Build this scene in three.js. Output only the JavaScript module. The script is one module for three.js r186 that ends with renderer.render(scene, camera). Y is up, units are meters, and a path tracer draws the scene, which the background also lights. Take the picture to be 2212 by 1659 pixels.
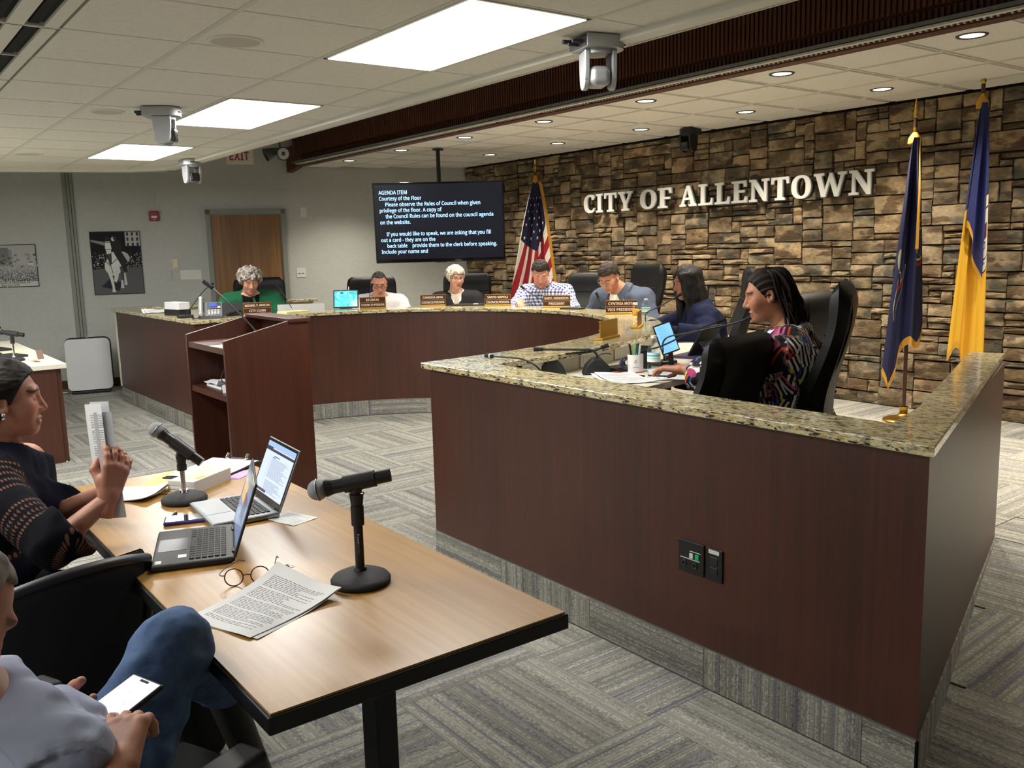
import * as THREE from 'three';
import { RoundedBoxGeometry } from 'three/addons/geometries/RoundedBoxGeometry.js';
import { mergeGeometries, toCreasedNormals } from 'three/addons/utils/BufferGeometryUtils.js';
import { RectAreaLightUniformsLib } from 'three/addons/lights/RectAreaLightUniformsLib.js';
import { FontLoader } from 'three/addons/loaders/FontLoader.js';
import { TextGeometry } from 'three/addons/geometries/TextGeometry.js';

// ---------------------------------------------------------------- camera, lights, exposure
const scene = new THREE.Scene();
scene.background = new THREE.Color(0x000000);
const camera = new THREE.PerspectiveCamera(46.68, 4 / 3, 0.05, 60);
camera.position.set(0, 1.57, 0);
camera.rotation.order = 'YXZ';
camera.rotation.set(-0.15234, 0.92525, -0.02581);
const renderer = new THREE.WebGLRenderer({ antialias: true });
renderer.toneMapping = THREE.LinearToneMapping;
renderer.toneMappingExposure = 2.8;
renderer.shadowMap.enabled = true;
RectAreaLightUniformsLib.init();
const TROFFER_RADIANCE = 7.0, DOWNLIGHT_CANDELA = 6.0;
const TROFFER_COLOR = new THREE.Color(1.0, 0.99, 0.955), DOWN_COLOR = new THREE.Color(1.0, 0.9, 0.76);
const CEIL = 2.46, DAIS_CEIL = 2.665, DAIS = 0.15, DECK = 3.05;
const TILE = 0.6096;
// back wall is turned 17 degrees: from the stone corner to the far left
const BW0 = new THREE.Vector2(-10.36, -7.05), BW1 = new THREE.Vector2(-12.59, 0.2);
const bwX = z => BW0.x + (BW1.x - BW0.x) * (z - BW0.y) / (BW1.y - BW0.y);
const BW_TURN = Math.atan2(BW0.x - BW1.x, BW1.y - BW0.y);   // about +0.298

// ---------------------------------------------------------------- helpers
let seed = 12345;
const rnd = () => { seed = (seed * 1664525 + 1013904223) >>> 0; return seed / 4294967296; };
const rr = (a, b) => a + (b - a) * rnd();
const V3 = (x, y, z) => new THREE.Vector3(x, y, z);
const clamp = (x, a = 0, b = 1) => Math.min(b, Math.max(a, x));
const lerp = (a, b, t) => a + (b - a) * t;
const sstep = (a, b, x) => { const t = clamp((x - a) / (b - a)); return t * t * (3 - 2 * t); };
function hash(x, y, s) { let h = (x * 374761393 + y * 668265263 + s * 2147483647) | 0; h = Math.imul(h ^ (h >>> 13), 1274126177); h ^= h >>> 16; return (h >>> 0) / 4294967296; }
function vnoise(x, y, px, py, s = 0) {     // value noise with period px, py
  const x0 = Math.floor(x), y0 = Math.floor(y); let fx = x - x0, fy = y - y0; fx = fx * fx * (3 - 2 * fx); fy = fy * fy * (3 - 2 * fy);
  const X0 = ((x0 % px) + px) % px, X1 = (X0 + 1) % px, Y0 = ((y0 % py) + py) % py, Y1 = (Y0 + 1) % py;
  return lerp(lerp(hash(X0, Y0, s), hash(X1, Y0, s), fx), lerp(hash(X0, Y1, s), hash(X1, Y1, s), fx), fy);
}
function fbm(u, v, fx, fy, oct = 4, s = 0) { let a = 0, k = 0.5, t = 0; for (let i = 0; i < oct; i++) { a += k * vnoise(u * fx, v * fy, fx, fy, s + i); t += k; fx *= 2; fy *= 2; k *= 0.5; } return a / t; }
function tex(w, h, fn, srgb = true) {      // computed texture, fn(u, v) -> [r, g, b] 0..255
  const d = new Uint8Array(w * h * 4);
  for (let y = 0; y < h; y++) for (let x = 0; x < w; x++) { const c = fn((x + 0.5) / w, (y + 0.5) / h), i = 4 * (y * w + x); d[i] = clamp(c[0], 0, 255); d[i + 1] = clamp(c[1], 0, 255); d[i + 2] = clamp(c[2], 0, 255); d[i + 3] = 255; }
  const t = new THREE.DataTexture(d, w, h); t.wrapS = t.wrapT = THREE.RepeatWrapping; t.magFilter = THREE.LinearFilter; t.minFilter = THREE.LinearMipmapLinearFilter; t.generateMipmaps = true;
  if (srgb) t.colorSpace = THREE.SRGBColorSpace; t.needsUpdate = true; return t;
}
function canvasTex(w, h, draw) {
  const c = document.createElement('canvas'); c.width = w; c.height = h; draw(c.getContext('2d'), w, h);
  const t = new THREE.CanvasTexture(c); t.colorSpace = THREE.SRGBColorSpace; t.anisotropy = 8; return t;
}
function rep(t, sx, sy = sx) { const c = t.clone(); c.repeat.set(1 / sx, 1 / sy); c.needsUpdate = true; return c; }   // size of one repeat in metres
const mix3 = (a, b, t) => [lerp(a[0], b[0], t), lerp(a[1], b[1], t), lerp(a[2], b[2], t)];
const std = o => new THREE.MeshStandardMaterial(o);
const phy = o => new THREE.MeshPhysicalMaterial(o);
// geometry
function uvm(g) {          // box-mapped uv in metres
  g = g.index ? g.toNonIndexed() : g; const p = g.attributes.position, n = g.attributes.normal, uv = new Float32Array(p.count * 2);
  for (let i = 0; i < p.count; i++) { const ax = Math.abs(n.getX(i)), ay = Math.abs(n.getY(i)), az = Math.abs(n.getZ(i)); let u, v;
    if (ay >= ax && ay >= az) { u = p.getX(i); v = p.getZ(i); } else if (ax >= az) { u = p.getZ(i); v = p.getY(i); } else { u = p.getX(i); v = p.getY(i); }
    uv[2 * i] = u; uv[2 * i + 1] = v; }
  g.setAttribute('uv', new THREE.BufferAttribute(uv, 2)); return g;
}
const tr = (g, x = 0, y = 0, z = 0, rx = 0, ry = 0, rz = 0, s = 1) => { if (s !== 1) g.scale(s, s, s); if (rx) g.rotateX(rx); if (rz) g.rotateZ(rz); if (ry) g.rotateY(ry); g.translate(x, y, z); return g; };
const box = (w, h, d, x = 0, y = 0, z = 0) => tr(new THREE.BoxGeometry(w, h, d), x, y, z);
const rbox = (w, h, d, r = 0.004, x = 0, y = 0, z = 0, seg = 2) => tr(new RoundedBoxGeometry(w, h, d, seg, Math.min(r, w / 2.01, h / 2.01, d / 2.01)), x, y, z);
const cyl = (r0, r1, h, x = 0, y = 0, z = 0, n = 20) => tr(new THREE.CylinderGeometry(r1, r0, h, n), x, y + h / 2, z);      // r0 at the base
const sph = (r, x = 0, y = 0, z = 0, n = 16) => tr(new THREE.SphereGeometry(r, n, Math.max(8, n * 0.6 | 0)), x, y, z);
const lathe = (pts, n = 28) => new THREE.LatheGeometry(pts.map(p => new THREE.Vector2(p[0], p[1])), n);
function tube(pts, r, n = 8, seg, closed = false) { const c = new THREE.CatmullRomCurve3(pts.map(p => Array.isArray(p) ? V3(...p) : p), closed, 'centripetal'); return new THREE.TubeGeometry(c, seg || pts.length * 6, r, n, closed); }
function rod(a, b, r0, r1 = r0, n = 10) { const A = Array.isArray(a) ? V3(...a) : a, B = Array.isArray(b) ? V3(...b) : b, d = B.clone().sub(A), L = d.length(); const g = new THREE.CylinderGeometry(r1, r0, L, n); g.translate(0, L / 2, 0); g.applyQuaternion(new THREE.Quaternion().setFromUnitVectors(V3(0, 1, 0), d.normalize())); g.translate(A.x, A.y, A.z); return g; }
function ext(pts, depth, bevel = 0, opts = {}) { const s = pts instanceof THREE.Shape ? pts : new THREE.Shape(pts.map(p => new THREE.Vector2(p[0], p[1]))); return new THREE.ExtrudeGeometry(s, { depth, bevelEnabled: bevel > 0, bevelSize: bevel, bevelThickness: bevel, bevelSegments: 2, curveSegments: 10, ...opts }); }
function plan(pts, y0, y1, bevel = 0) {      // extrude a plan outline [x, z] between two heights
  const g = ext(pts.map(p => [p[0], -p[1]]), y1 - y0 - 2 * bevel, bevel, { bevelOffset: -bevel }); g.rotateX(-Math.PI / 2); g.translate(0, y0 + bevel, 0); return g;
}
function mg(list) { return mergeGeometries(list.map(g => { const q = g.index ? g.toNonIndexed() : g.clone(); for (const k of Object.keys(q.attributes)) if (!['position', 'normal', 'uv'].includes(k)) q.deleteAttribute(k); if (!q.attributes.uv) q.setAttribute('uv', new THREE.BufferAttribute(new Float32Array(q.attributes.position.count * 2), 2)); return q; })); }
// scene graph
const taken = {};
function numbered(n) { if (!(n in taken)) { taken[n] = 0; return n; } taken[n]++; return n + '_' + String(taken[n]).padStart(3, '0'); }
function tag(o, label, category, group, kind) { o.userData.label = label; if (category) o.userData.category = category; if (group) o.userData.group = group; if (kind) o.userData.kind = kind; return o; }
function thing(name, label, category, pos = [0, 0, 0], turn = 0, group) { const o = new THREE.Group(); o.name = numbered(name); o.position.set(...pos); o.rotation.y = turn; scene.add(o); return tag(o, label, category, group); }
function M(name, geo, mat, parent = scene) { const m = new THREE.Mesh(Array.isArray(geo) ? mg(geo) : geo, mat); m.name = parent === scene ? numbered(name) : name; m.castShadow = m.receiveShadow = true; parent.add(m); return m; }
function struct(name, geo, mat, label) { const m = M(name, geo, mat); m.userData.kind = 'structure'; if (label) m.userData.label = label; return m; }
function sgroup(name, label) { const o = new THREE.Group(); o.name = numbered(name); o.userData.kind = 'structure'; if (label) o.userData.label = label; scene.add(o); return o; }
function copy(o, pos, turn, label) { const c = o.clone(); c.userData = { ...o.userData }; c.name = numbered(o.name.replace(/_\d{3}$/, '')); scene.add(c); c.position.set(...pos); c.rotation.y = turn; if (label) c.userData.label = label; return c; }

// ---------------------------------------------------------------- textures and materials
const T = {};
T.carpet = [0, 1, 2].map(k => tex(512, 512, (u, v) => {
  const row = Math.floor(v * 96), band = vnoise(v * 26, 0.5, 26, 1, 31 + k), thin = hash(row, 7, 50 + k);
  const dash = vnoise(u * 70, row * 1.7, 70, 997, 9 + k);
  let t = 0.56 + 0.4 * (band - 0.5) + 0.5 * (thin - 0.5);
  if (thin > 0.55 && dash > 0.5) t -= 0.32;
  t += 0.22 * (hash(Math.floor(u * 256), Math.floor(v * 256), 3 + k) - 0.5) + 0.1 * (fbm(u, v, 9, 9, 3, 5) - 0.5);
  const blue = hash(Math.floor(v * 48), 3, 71 + k) > 0.86 ? 1 : 0;
  const c = mix3([98, 97, 92], [184, 182, 168], clamp(t)); return blue ? [c[0] * 0.86, c[1] * 0.86, c[2] * 0.95] : c;
}));
T.carpetBump = tex(256, 256, (u, v) => { const t = 255 * (0.5 * hash(Math.floor(v * 96), 7, 50) + 0.5 * hash(Math.floor(u * 256), Math.floor(v * 256), 3)); return [t, t, t]; }, false);
T.ceil = tex(512, 512, (u, v) => { const n = hash(Math.floor(u * 300), Math.floor(v * 300), 2), f = fbm(u, v, 40, 40, 3, 4); const t = n > 0.985 ? 0.78 : 0.96 + 0.05 * (f - 0.5); return [228 * t, 225 * t, 214 * t]; });
T.plaster = tex(512, 512, (u, v) => { const f = fbm(u, v, 60, 60, 3, 8), t = 1 + 0.05 * (f - 0.5) + 0.05 * (fbm(u, v, 4, 4, 3, 2) - 0.5); return [188 * t, 190 * t, 184 * t]; });
T.fine = tex(512, 512, (u, v) => { const t = 255 * fbm(u, v, 80, 80, 3, 11); return [t, t, t]; }, false);
T.cherry = tex(512, 1024, (u, v) => {
  const g = fbm(u, v, 48, 3, 4, 3), f = fbm(u, v, 160, 9, 3, 6), p = fbm(u, v, 5, 3, 3, 9), fleck = fbm(u, v, 200, 24, 2, 12);
  const t = 0.5 + 0.55 * (g - 0.5) + 0.4 * (f - 0.5) + 0.7 * (p - 0.5) + (fleck > 0.72 ? 0.1 : 0);
  return mix3([52, 23, 11], [84, 40, 22], clamp(t));
});
T.maple = tex(1024, 1024, (u, v) => {
  const w = fbm(u, v, 3, 4, 3, 2), g = fbm(u + 0.02 * w, v, 4, 90, 4, 5), ring = Math.abs(((fbm(u, v, 2, 4, 4, 7) * 9) % 1) - 0.5), vein = ring < 0.012 ? 0.16 * vnoise(u * 5, v * 9, 5, 9, 3) : 0;
  const t = 0.5 + 0.7 * (g - 0.5) + 0.5 * (fbm(u, v, 6, 12, 3, 21) - 0.5) - vein;
  return mix3([144, 102, 48], [180, 138, 73], clamp(t));
});
T.granite = tex(1024, 1024, (u, v) => {
  const a = fbm(u, v, 10, 14, 4, 2), b = fbm(u + 0.03 * a, v, 22, 60, 4, 5), c = fbm(u, v, 60, 70, 3, 8), e = fbm(u, v + 0.02 * a, 14, 46, 4, 15);
  let col = mix3([212, 197, 142], [200, 191, 160], sstep(0.42, 0.6, a)); col = mix3(col, [228, 220, 182], sstep(0.5, 0.62, c) * 0.7);
  col = mix3(col, [132, 122, 98], sstep(0.57, 0.64, e) * 0.6); col = mix3(col, [54, 49, 44], sstep(0.62, 0.67, b)); col = mix3(col, [150, 110, 70], sstep(0.68, 0.75, fbm(u, v, 34, 40, 2, 33)) * 0.6);
  return col;
});
T.stone = tex(1024, 1024, (u, v) => {
  const a = fbm(u, v, 6, 10, 5, 4), b = fbm(u, v, 40, 50, 3, 7), c = fbm(u + 0.05 * a, v, 9, 22, 4, 19), d = fbm(u, v, 4, 5, 3, 27);
  let col = mix3([112, 94, 68], [168, 147, 114], sstep(0.32, 0.68, a)); col = mix3(col, [86, 84, 72], sstep(0.52, 0.66, d) * 0.75); col = mix3(col, [62, 44, 28], sstep(0.56, 0.68, c) * 0.55); const k = 0.86 + 0.28 * b;
  return [col[0] * k, col[1] * k, col[2] * k];
});
T.stoneBump = tex(512, 512, (u, v) => { const t = 255 * (0.65 * fbm(u, v, 8, 14, 5, 4) + 0.35 * fbm(u, v, 40, 60, 3, 7)); return [t, t, t]; }, false);
T.oak = tex(512, 1024, (u, v) => { const g = fbm(u, v, 90, 4, 4, 3), p = fbm(u, v, 7, 2, 3, 9); return mix3([98, 66, 34], [150, 108, 62], clamp(0.5 + 0.8 * (g - 0.5) + 0.7 * (p - 0.5))); });
T.weave = tex(256, 256, (u, v) => { const t = 128 + 60 * Math.sin(u * Math.PI * 128) * Math.sin(v * Math.PI * 128) + 60 * (hash(Math.floor(u * 256), Math.floor(v * 256), 1) - 0.5); return [t, t, t]; }, false);
T.leather = tex(512, 512, (u, v) => { const t = 255 * (0.6 * fbm(u, v, 60, 60, 3, 5) + 0.4 * fbm(u, v, 16, 16, 2, 9)); return [t, t, t]; }, false);
const mat = {
  ceil: std({ map: rep(T.ceil, 0.6), roughness: 0.95 }), grid: std({ color: 0xc9c6ba, roughness: 0.6 }), white: std({ color: 0xd6d3c8, roughness: 0.55 }),
  wall: std({ map: rep(T.plaster, 1.6), roughness: 0.85, bumpMap: rep(T.fine, 0.5), bumpScale: 0.0006 }), wallTrim: std({ color: 0x85887f, roughness: 0.55 }),
  cherry: phy({ map: rep(T.cherry, 0.9, 1.9), roughness: 0.46, clearcoat: 0.2, clearcoatRoughness: 0.3 }),

  maple: phy({ map: rep(T.maple, 1.6, 1.1), roughness: 0.36, clearcoat: 0.35, clearcoatRoughness: 0.22 }),
  granite: phy({ map: rep(T.granite, 0.4, 0.34), roughness: 0.16, clearcoat: 0.4, clearcoatRoughness: 0.06 }),
  stone: std({ map: rep(T.stone, 1.1), vertexColors: true, roughness: 0.9, bumpMap: rep(T.stoneBump, 0.55), bumpScale: 0.009 }), stoneBack: std({ color: 0x2b231a, roughness: 1 }),
  oak: phy({ map: rep(T.oak, 0.8, 1.6), roughness: 0.45, clearcoat: 0.15 }), baseboard: std({ map: rep(T.cherry, 0.6, 1.2), roughness: 0.5 }),
  laminate: phy({ color: 0xd9d3c2, roughness: 0.42 }), cream: std({ color: 0xe2dcc8, roughness: 0.45 }),
  black: std({ color: 0x101010, roughness: 0.5 }), blackMatte: std({ color: 0x0d0d0e, roughness: 0.85 }), blackGloss: phy({ color: 0x08080a, roughness: 0.12, clearcoat: 0.6 }), plastic: std({ color: 0x1c1c1e, roughness: 0.45 }),
  greyPlastic: std({ color: 0x55575a, roughness: 0.5 }), lightPlastic: std({ color: 0xd9d8d2, roughness: 0.45 }), ivory: std({ color: 0xd8cfae, roughness: 0.5 }),
  leather: phy({ color: 0x0c0c0c, roughness: 0.45, specularIntensity: 0.55, bumpMap: rep(T.leather, 0.12), bumpScale: 0.0004 }), leatherCloth: std({ color: 0x0e0e0f, roughness: 0.9, bumpMap: rep(T.weave, 0.06), bumpScale: 0.0006 }),
  chrome: std({ color: 0xc8c8c8, metalness: 1, roughness: 0.18 }), steel: std({ color: 0x9a9a9a, metalness: 1, roughness: 0.35 }), brass: std({ color: 0xc9a04a, metalness: 1, roughness: 0.28 }), gold: std({ color: 0xc09a4c, metalness: 1, roughness: 0.45 }),
  silver: std({ color: 0xa9abad, metalness: 0.55, roughness: 0.4 }), aluminium: std({ color: 0x8d9094, metalness: 0.8, roughness: 0.42 }), paper: std({ color: 0xdcdcda, roughness: 0.9 }), yellowPaper: std({ color: 0xe6dfa6, roughness: 0.9 }), manila: std({ color: 0xd9b87c, roughness: 0.85 }),
  rubber: std({ color: 0x0a0a0a, roughness: 0.95 }), darkWoodPole: phy({ color: 0x3a1c10, roughness: 0.35, clearcoat: 0.3 }), rosewood: phy({ color: 0x4a2416, roughness: 0.4, clearcoat: 0.3 }),
  glass: phy({ color: 0xffffff, roughness: 0.03, transmission: 1, thickness: 0, ior: 1.45 }), red: std({ color: 0x8e1420, roughness: 0.45 }),
};
// ---------------------------------------------------------------- plan of the dais
const PUBPTS = [[-3.75, -2.316], [-3.785, -2.6], [-3.84, -2.98], [-3.96, -3.42], [-4.12, -3.8], [-4.38, -4.18], [-4.72, -4.53], [-5.12, -4.8], [-5.6, -4.98], [-6.13, -5.02], [-6.72, -4.87], [-7.2, -4.56], [-7.55, -4.08], [-7.73, -3.55], [-7.78, -3.0], [-7.75, -2.43]];
const pubCurve = new THREE.CatmullRomCurve3(PUBPTS.map(p => V3(p[0], 0, p[1])), false, 'centripetal');
const PUB = pubCurve.getSpacedPoints(84).map(p => [p.x, p.z]);
const PUBLEN = pubCurve.getLength();
function offsetLine(L, d) {      // d > 0: away from the public side
  return L.map((p, i) => { const a = L[Math.max(0, i - 1)], b = L[Math.min(L.length - 1, i + 1)]; let tx = b[0] - a[0], tz = b[1] - a[1]; const l = Math.hypot(tx, tz); tx /= l; tz /= l; return [p[0] - tz * d, p[1] + tx * d]; });
}
const off = offsetLine;
const RC = [-1.2, -2.316], RE = [-1.88, -4.27];      // near right corner of the bench and end of its right wing
// ---------------------------------------------------------------- structure
// floor
{
  const fl = sgroup('floor', 'carpeted floor of grey striped tiles laid in quarter turns');
  M('subfloor', uvm(box(20, 0.2, 16, -4, -0.106, -1)), std({ color: 0x6d6c66, roughness: 1 }), fl);
  const g = uvm(box(TILE - 0.0015, 0.006, TILE - 0.0015)); { const uv = g.attributes.uv; for (let i = 0; i < uv.count; i++) uv.setXY(i, uv.getX(i) / TILE + 0.5, uv.getY(i) / TILE + 0.5); }
  const cm = T.carpet.map(t => std({ map: t, roughness: 1, bumpMap: T.carpetBump, bumpScale: 0.004 }));
  mat.carpet = cm;
  const X0 = -2.5616, Z0 = -2.02;
  const inDais = (x, z) => z < -2.7 && x < -7.9 || z < -5.2 || (x > -3.6 && z < -2.75 && x < -1.9);
  for (let i = -16; i <= 6; i++) for (let j = -6; j <= 3; j++) {
    const x = X0 + TILE * (i + 0.5), z = Z0 + TILE * (j + 0.5); if (inDais(x, z) || x < bwX(z) - 0.2 || x > 1.3 && z > 0 || z > 0 && x > -0.5 || z > 0.7 && x > -3) continue;
    const t = M('carpet_tile', g, cm[Math.floor(hash(i, j, 5) * 3)], fl); t.position.set(x, -0.003, z); t.rotation.y = ((i + j) & 1 ? Math.PI / 2 : 0) + (hash(i, j, 9) > 0.5 ? Math.PI : 0);
  }
  // dais platform
  const wz = -3.0;
  const outline = [[-1.2, -2.316], ...PUB, [-10.4, -2.43], [-10.45, wz], [bwX(wz) - 0.1, wz], [BW0.x - 0.1, -7.15], [3, -7.15], [3, -4.27], RE];
  const pf = sgroup('floor_dais', 'raised dais floor covered in the same striped carpet tiles');
  M('platform', uvm(plan(outline, 0, DAIS - 0.006)), std({ color: 0x55544f, roughness: 1 }), pf);
  const inside = (x, z) => { let c = false; for (let i = 0, j = outline.length - 1; i < outline.length; j = i++) { const [xi, zi] = outline[i], [xj, zj] = outline[j]; if ((zi > z) !== (zj > z) && x < (xj - xi) * (z - zi) / (zj - zi) + xi) c = !c; } return c; };
  for (let i = -17; i <= 8; i++) for (let j = -9; j <= 0; j++) {
    const x = X0 + TILE * (i + 0.5), z = Z0 - 0.2 + TILE * (j + 0.5), q = TILE / 2;
    if (![[q, q], [q, -q], [-q, q], [-q, -q]].every(([a, b]) => inside(x + a, z + b))) { if (!inside(x, z) || z > -6.6) continue; }
    if (x < bwX(z) + 0.1 || z < -7.2) continue;
    const t = M('carpet_tile', g, cm[Math.floor(hash(i, j, 8) * 3)], pf); t.position.set(x, DAIS - 0.003, z); t.rotation.y = ((i + j) & 1 ? Math.PI / 2 : 0);
  }
  // carpet along edges where whole tiles do not fit
  M('carpet_edge', uvm(plan(outline, DAIS - 0.006, DAIS - 0.0035)), std({ map: rep(T.carpet[0], TILE), roughness: 1 }), pf);
  // ramp beside the right wing
  const rp = sgroup('floor_ramp', 'carpeted ramp rising beside the end of the council bench');
  const rampY = z => DAIS * clamp((-2.316 - z) / (4.27 - 2.316));
  const rg = new THREE.BufferGeometry(); { const pos = [], idx = []; const L = [[-1.2, -2.316], [3, -2.316], [3, -4.27], [-1.88, -4.27]]; for (const [x, z] of L) pos.push(x, rampY(z) - 0.006, z); for (const [x, z] of L) pos.push(x, -0.02, z); idx.push(0, 1, 2, 0, 2, 3, 6, 5, 4, 7, 6, 4, 0, 4, 5, 0, 5, 1, 2, 1, 5, 2, 5, 6, 3, 2, 6, 3, 6, 7, 0, 3, 7, 0, 7, 4); rg.setAttribute('position', new THREE.Float32BufferAttribute(pos, 3)); rg.setIndex(idx); }
  { const q = rg.toNonIndexed(); q.computeVertexNormals(); M('ramp', uvm(q), std({ map: rep(T.carpet[1], TILE), roughness: 1 }), rp); }
  const slope = Math.atan2(DAIS, 4.27 - 2.316), TL = TILE;
  for (let i = 0; i < 7; i++) for (let j = 0; j < 3; j++) {
    const z = -2.316 - TL * (j + 0.5) * Math.cos(slope), x = -1.35 - 0.212 * j * 1.05 + TL * (i + 0.5); if (z < -4.2) continue;
    const t = M('carpet_tile', g, cm[(i + j) % 3], rp); t.position.set(x, rampY(z) - 0.003, z); t.rotation.set(slope, ((i + j) & 1) ? Math.PI / 2 : 0, 0, 'XYZ');
  }
  // carpet cladding on the riser: one piece after another, grain turned in turn
  const strip = (L, k, name) => {       // L: polyline [x,z]
    const n = L.length, pos = [], uv = [], idx = []; let s = 0;
    const O2 = off(L, -0.006), rows = [[0.006, O2], [DAIS - 0.002, O2], [DAIS - 0.002, L], [0.006, L]];
    for (let i = 0; i < n; i++) { if (i) s += Math.hypot(L[i][0] - L[i - 1][0], L[i][1] - L[i - 1][1]); rows.forEach(([y, Q]) => { pos.push(Q[i][0], y, Q[i][1]); const a = s / TILE, b = y / TILE + 0.2 * k; uv.push(k & 1 ? b : a, k & 1 ? a : b); }); }
    for (let i = 0; i < n - 1; i++) for (let r = 0; r < 4; r++) { const a = 4 * i + r, b = 4 * i + (r + 1) % 4, c = a + 4, d = b + 4; idx.push(a, c, b, b, c, d); }
    const q = new THREE.BufferGeometry(); q.setAttribute('position', new THREE.Float32BufferAttribute(pos, 3)); q.setAttribute('uv', new THREE.Float32BufferAttribute(uv, 2)); q.setIndex(idx); const w = q.toNonIndexed(); w.computeVertexNormals();
    const cmk = std({ map: T.carpet[k % 3], roughness: 1, side: THREE.DoubleSide, bumpMap: T.carpetBump, bumpScale: 0.004 }); M(name, w, cmk, pf);
  };
  const fx = [-1.2, -1.366, -1.98, -2.58, -3.19, -3.75]; for (let i = 0; i < 5; i++) strip([[fx[i] - 0.001, -2.316], [fx[i + 1] + 0.001, -2.316]].map(p => p), i, 'riser_carpet');
  const per = Math.floor(TILE / PUBLEN * 84); for (let i = 0, k = 0; i < 84; i += per, k++) strip(PUB.slice(i, Math.min(85, i + per + 1)), k, 'riser_carpet');
  const lx = [-7.75, -8.2, -8.81, -9.42, -10.03, -10.4]; for (let i = 0; i < 5; i++) strip([[lx[i], -2.43], [lx[i + 1] + 0.002, -2.43]], i, 'riser_carpet');
  strip([RE, [-1.54, -3.29], RC], 1, 'riser_carpet');
}
// walls
{
  const H = DECK;
  // back wall, turned
  const L = Math.hypot(BW1.x - BW0.x, BW1.y - BW0.y) + 6;
  const wg = uvm(box(0.2, H, L)); const w = struct('wall_back', wg, mat.wall, 'grey painted back wall with the wooden door');
  const dx = (BW1.x - BW0.x), dz = (BW1.y - BW0.y), l = Math.hypot(dx, dz), ux = dx / l, uz = dz / l, nx = uz, nz = -ux;   // n faces the room (+x)
  const cx = BW0.x + ux * (L / 2 - 0.6), cz = BW0.y + uz * (L / 2 - 0.6);
  w.position.set(cx - nx * 0.1, H / 2, cz - nz * 0.1); w.rotation.y = Math.atan2(ux, uz);
  struct('wall_stone_backing', box(14.5, H, 0.2, -4.2, H / 2, -7.2), mat.stoneBack, 'dark wall carrying the stacked stone veneer');
  struct('wall_right', uvm(box(0.2, H, 16, 3.1, H / 2, -1)), mat.wall, 'plain grey side wall');
  struct('wall_rear', uvm(box(17, H, 0.2, -5, H / 2, 4.1)), mat.wall, 'plain grey wall behind the public seats');
  // baseboard on the back wall
  const bb = struct('baseboard_back', uvm(box(0.018, 0.1, 6)), mat.baseboard, 'dark wooden baseboard along the grey back wall');
  const b0 = BW0.clone(); const t = 7.2; bb.position.set(b0.x + ux * t + nx * 0.009, 0.05, b0.y + uz * t + nz * 0.009); bb.rotation.y = Math.atan2(ux, uz);
}
// frame on the back wall: local x runs to the stone corner (right in view), y up, z into the room
const backWall = new THREE.Matrix4();
{
  const dx = (BW0.x - BW1.x), dz = (BW0.y - BW1.y), l = Math.hypot(dx, dz), ux = dx / l, uz = dz / l;
  backWall.makeBasis(V3(ux, 0, uz), V3(0, 1, 0), V3(-uz, 0, ux)); backWall.setPosition(BW0.x, 0, BW0.y);
}
function onBack(o, s, y, d = 0) { const p = V3(-s, y, d).applyMatrix4(backWall); o.position.copy(p); o.quaternion.setFromRotationMatrix(backWall); return o; }   // s: distance from the stone corner

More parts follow.
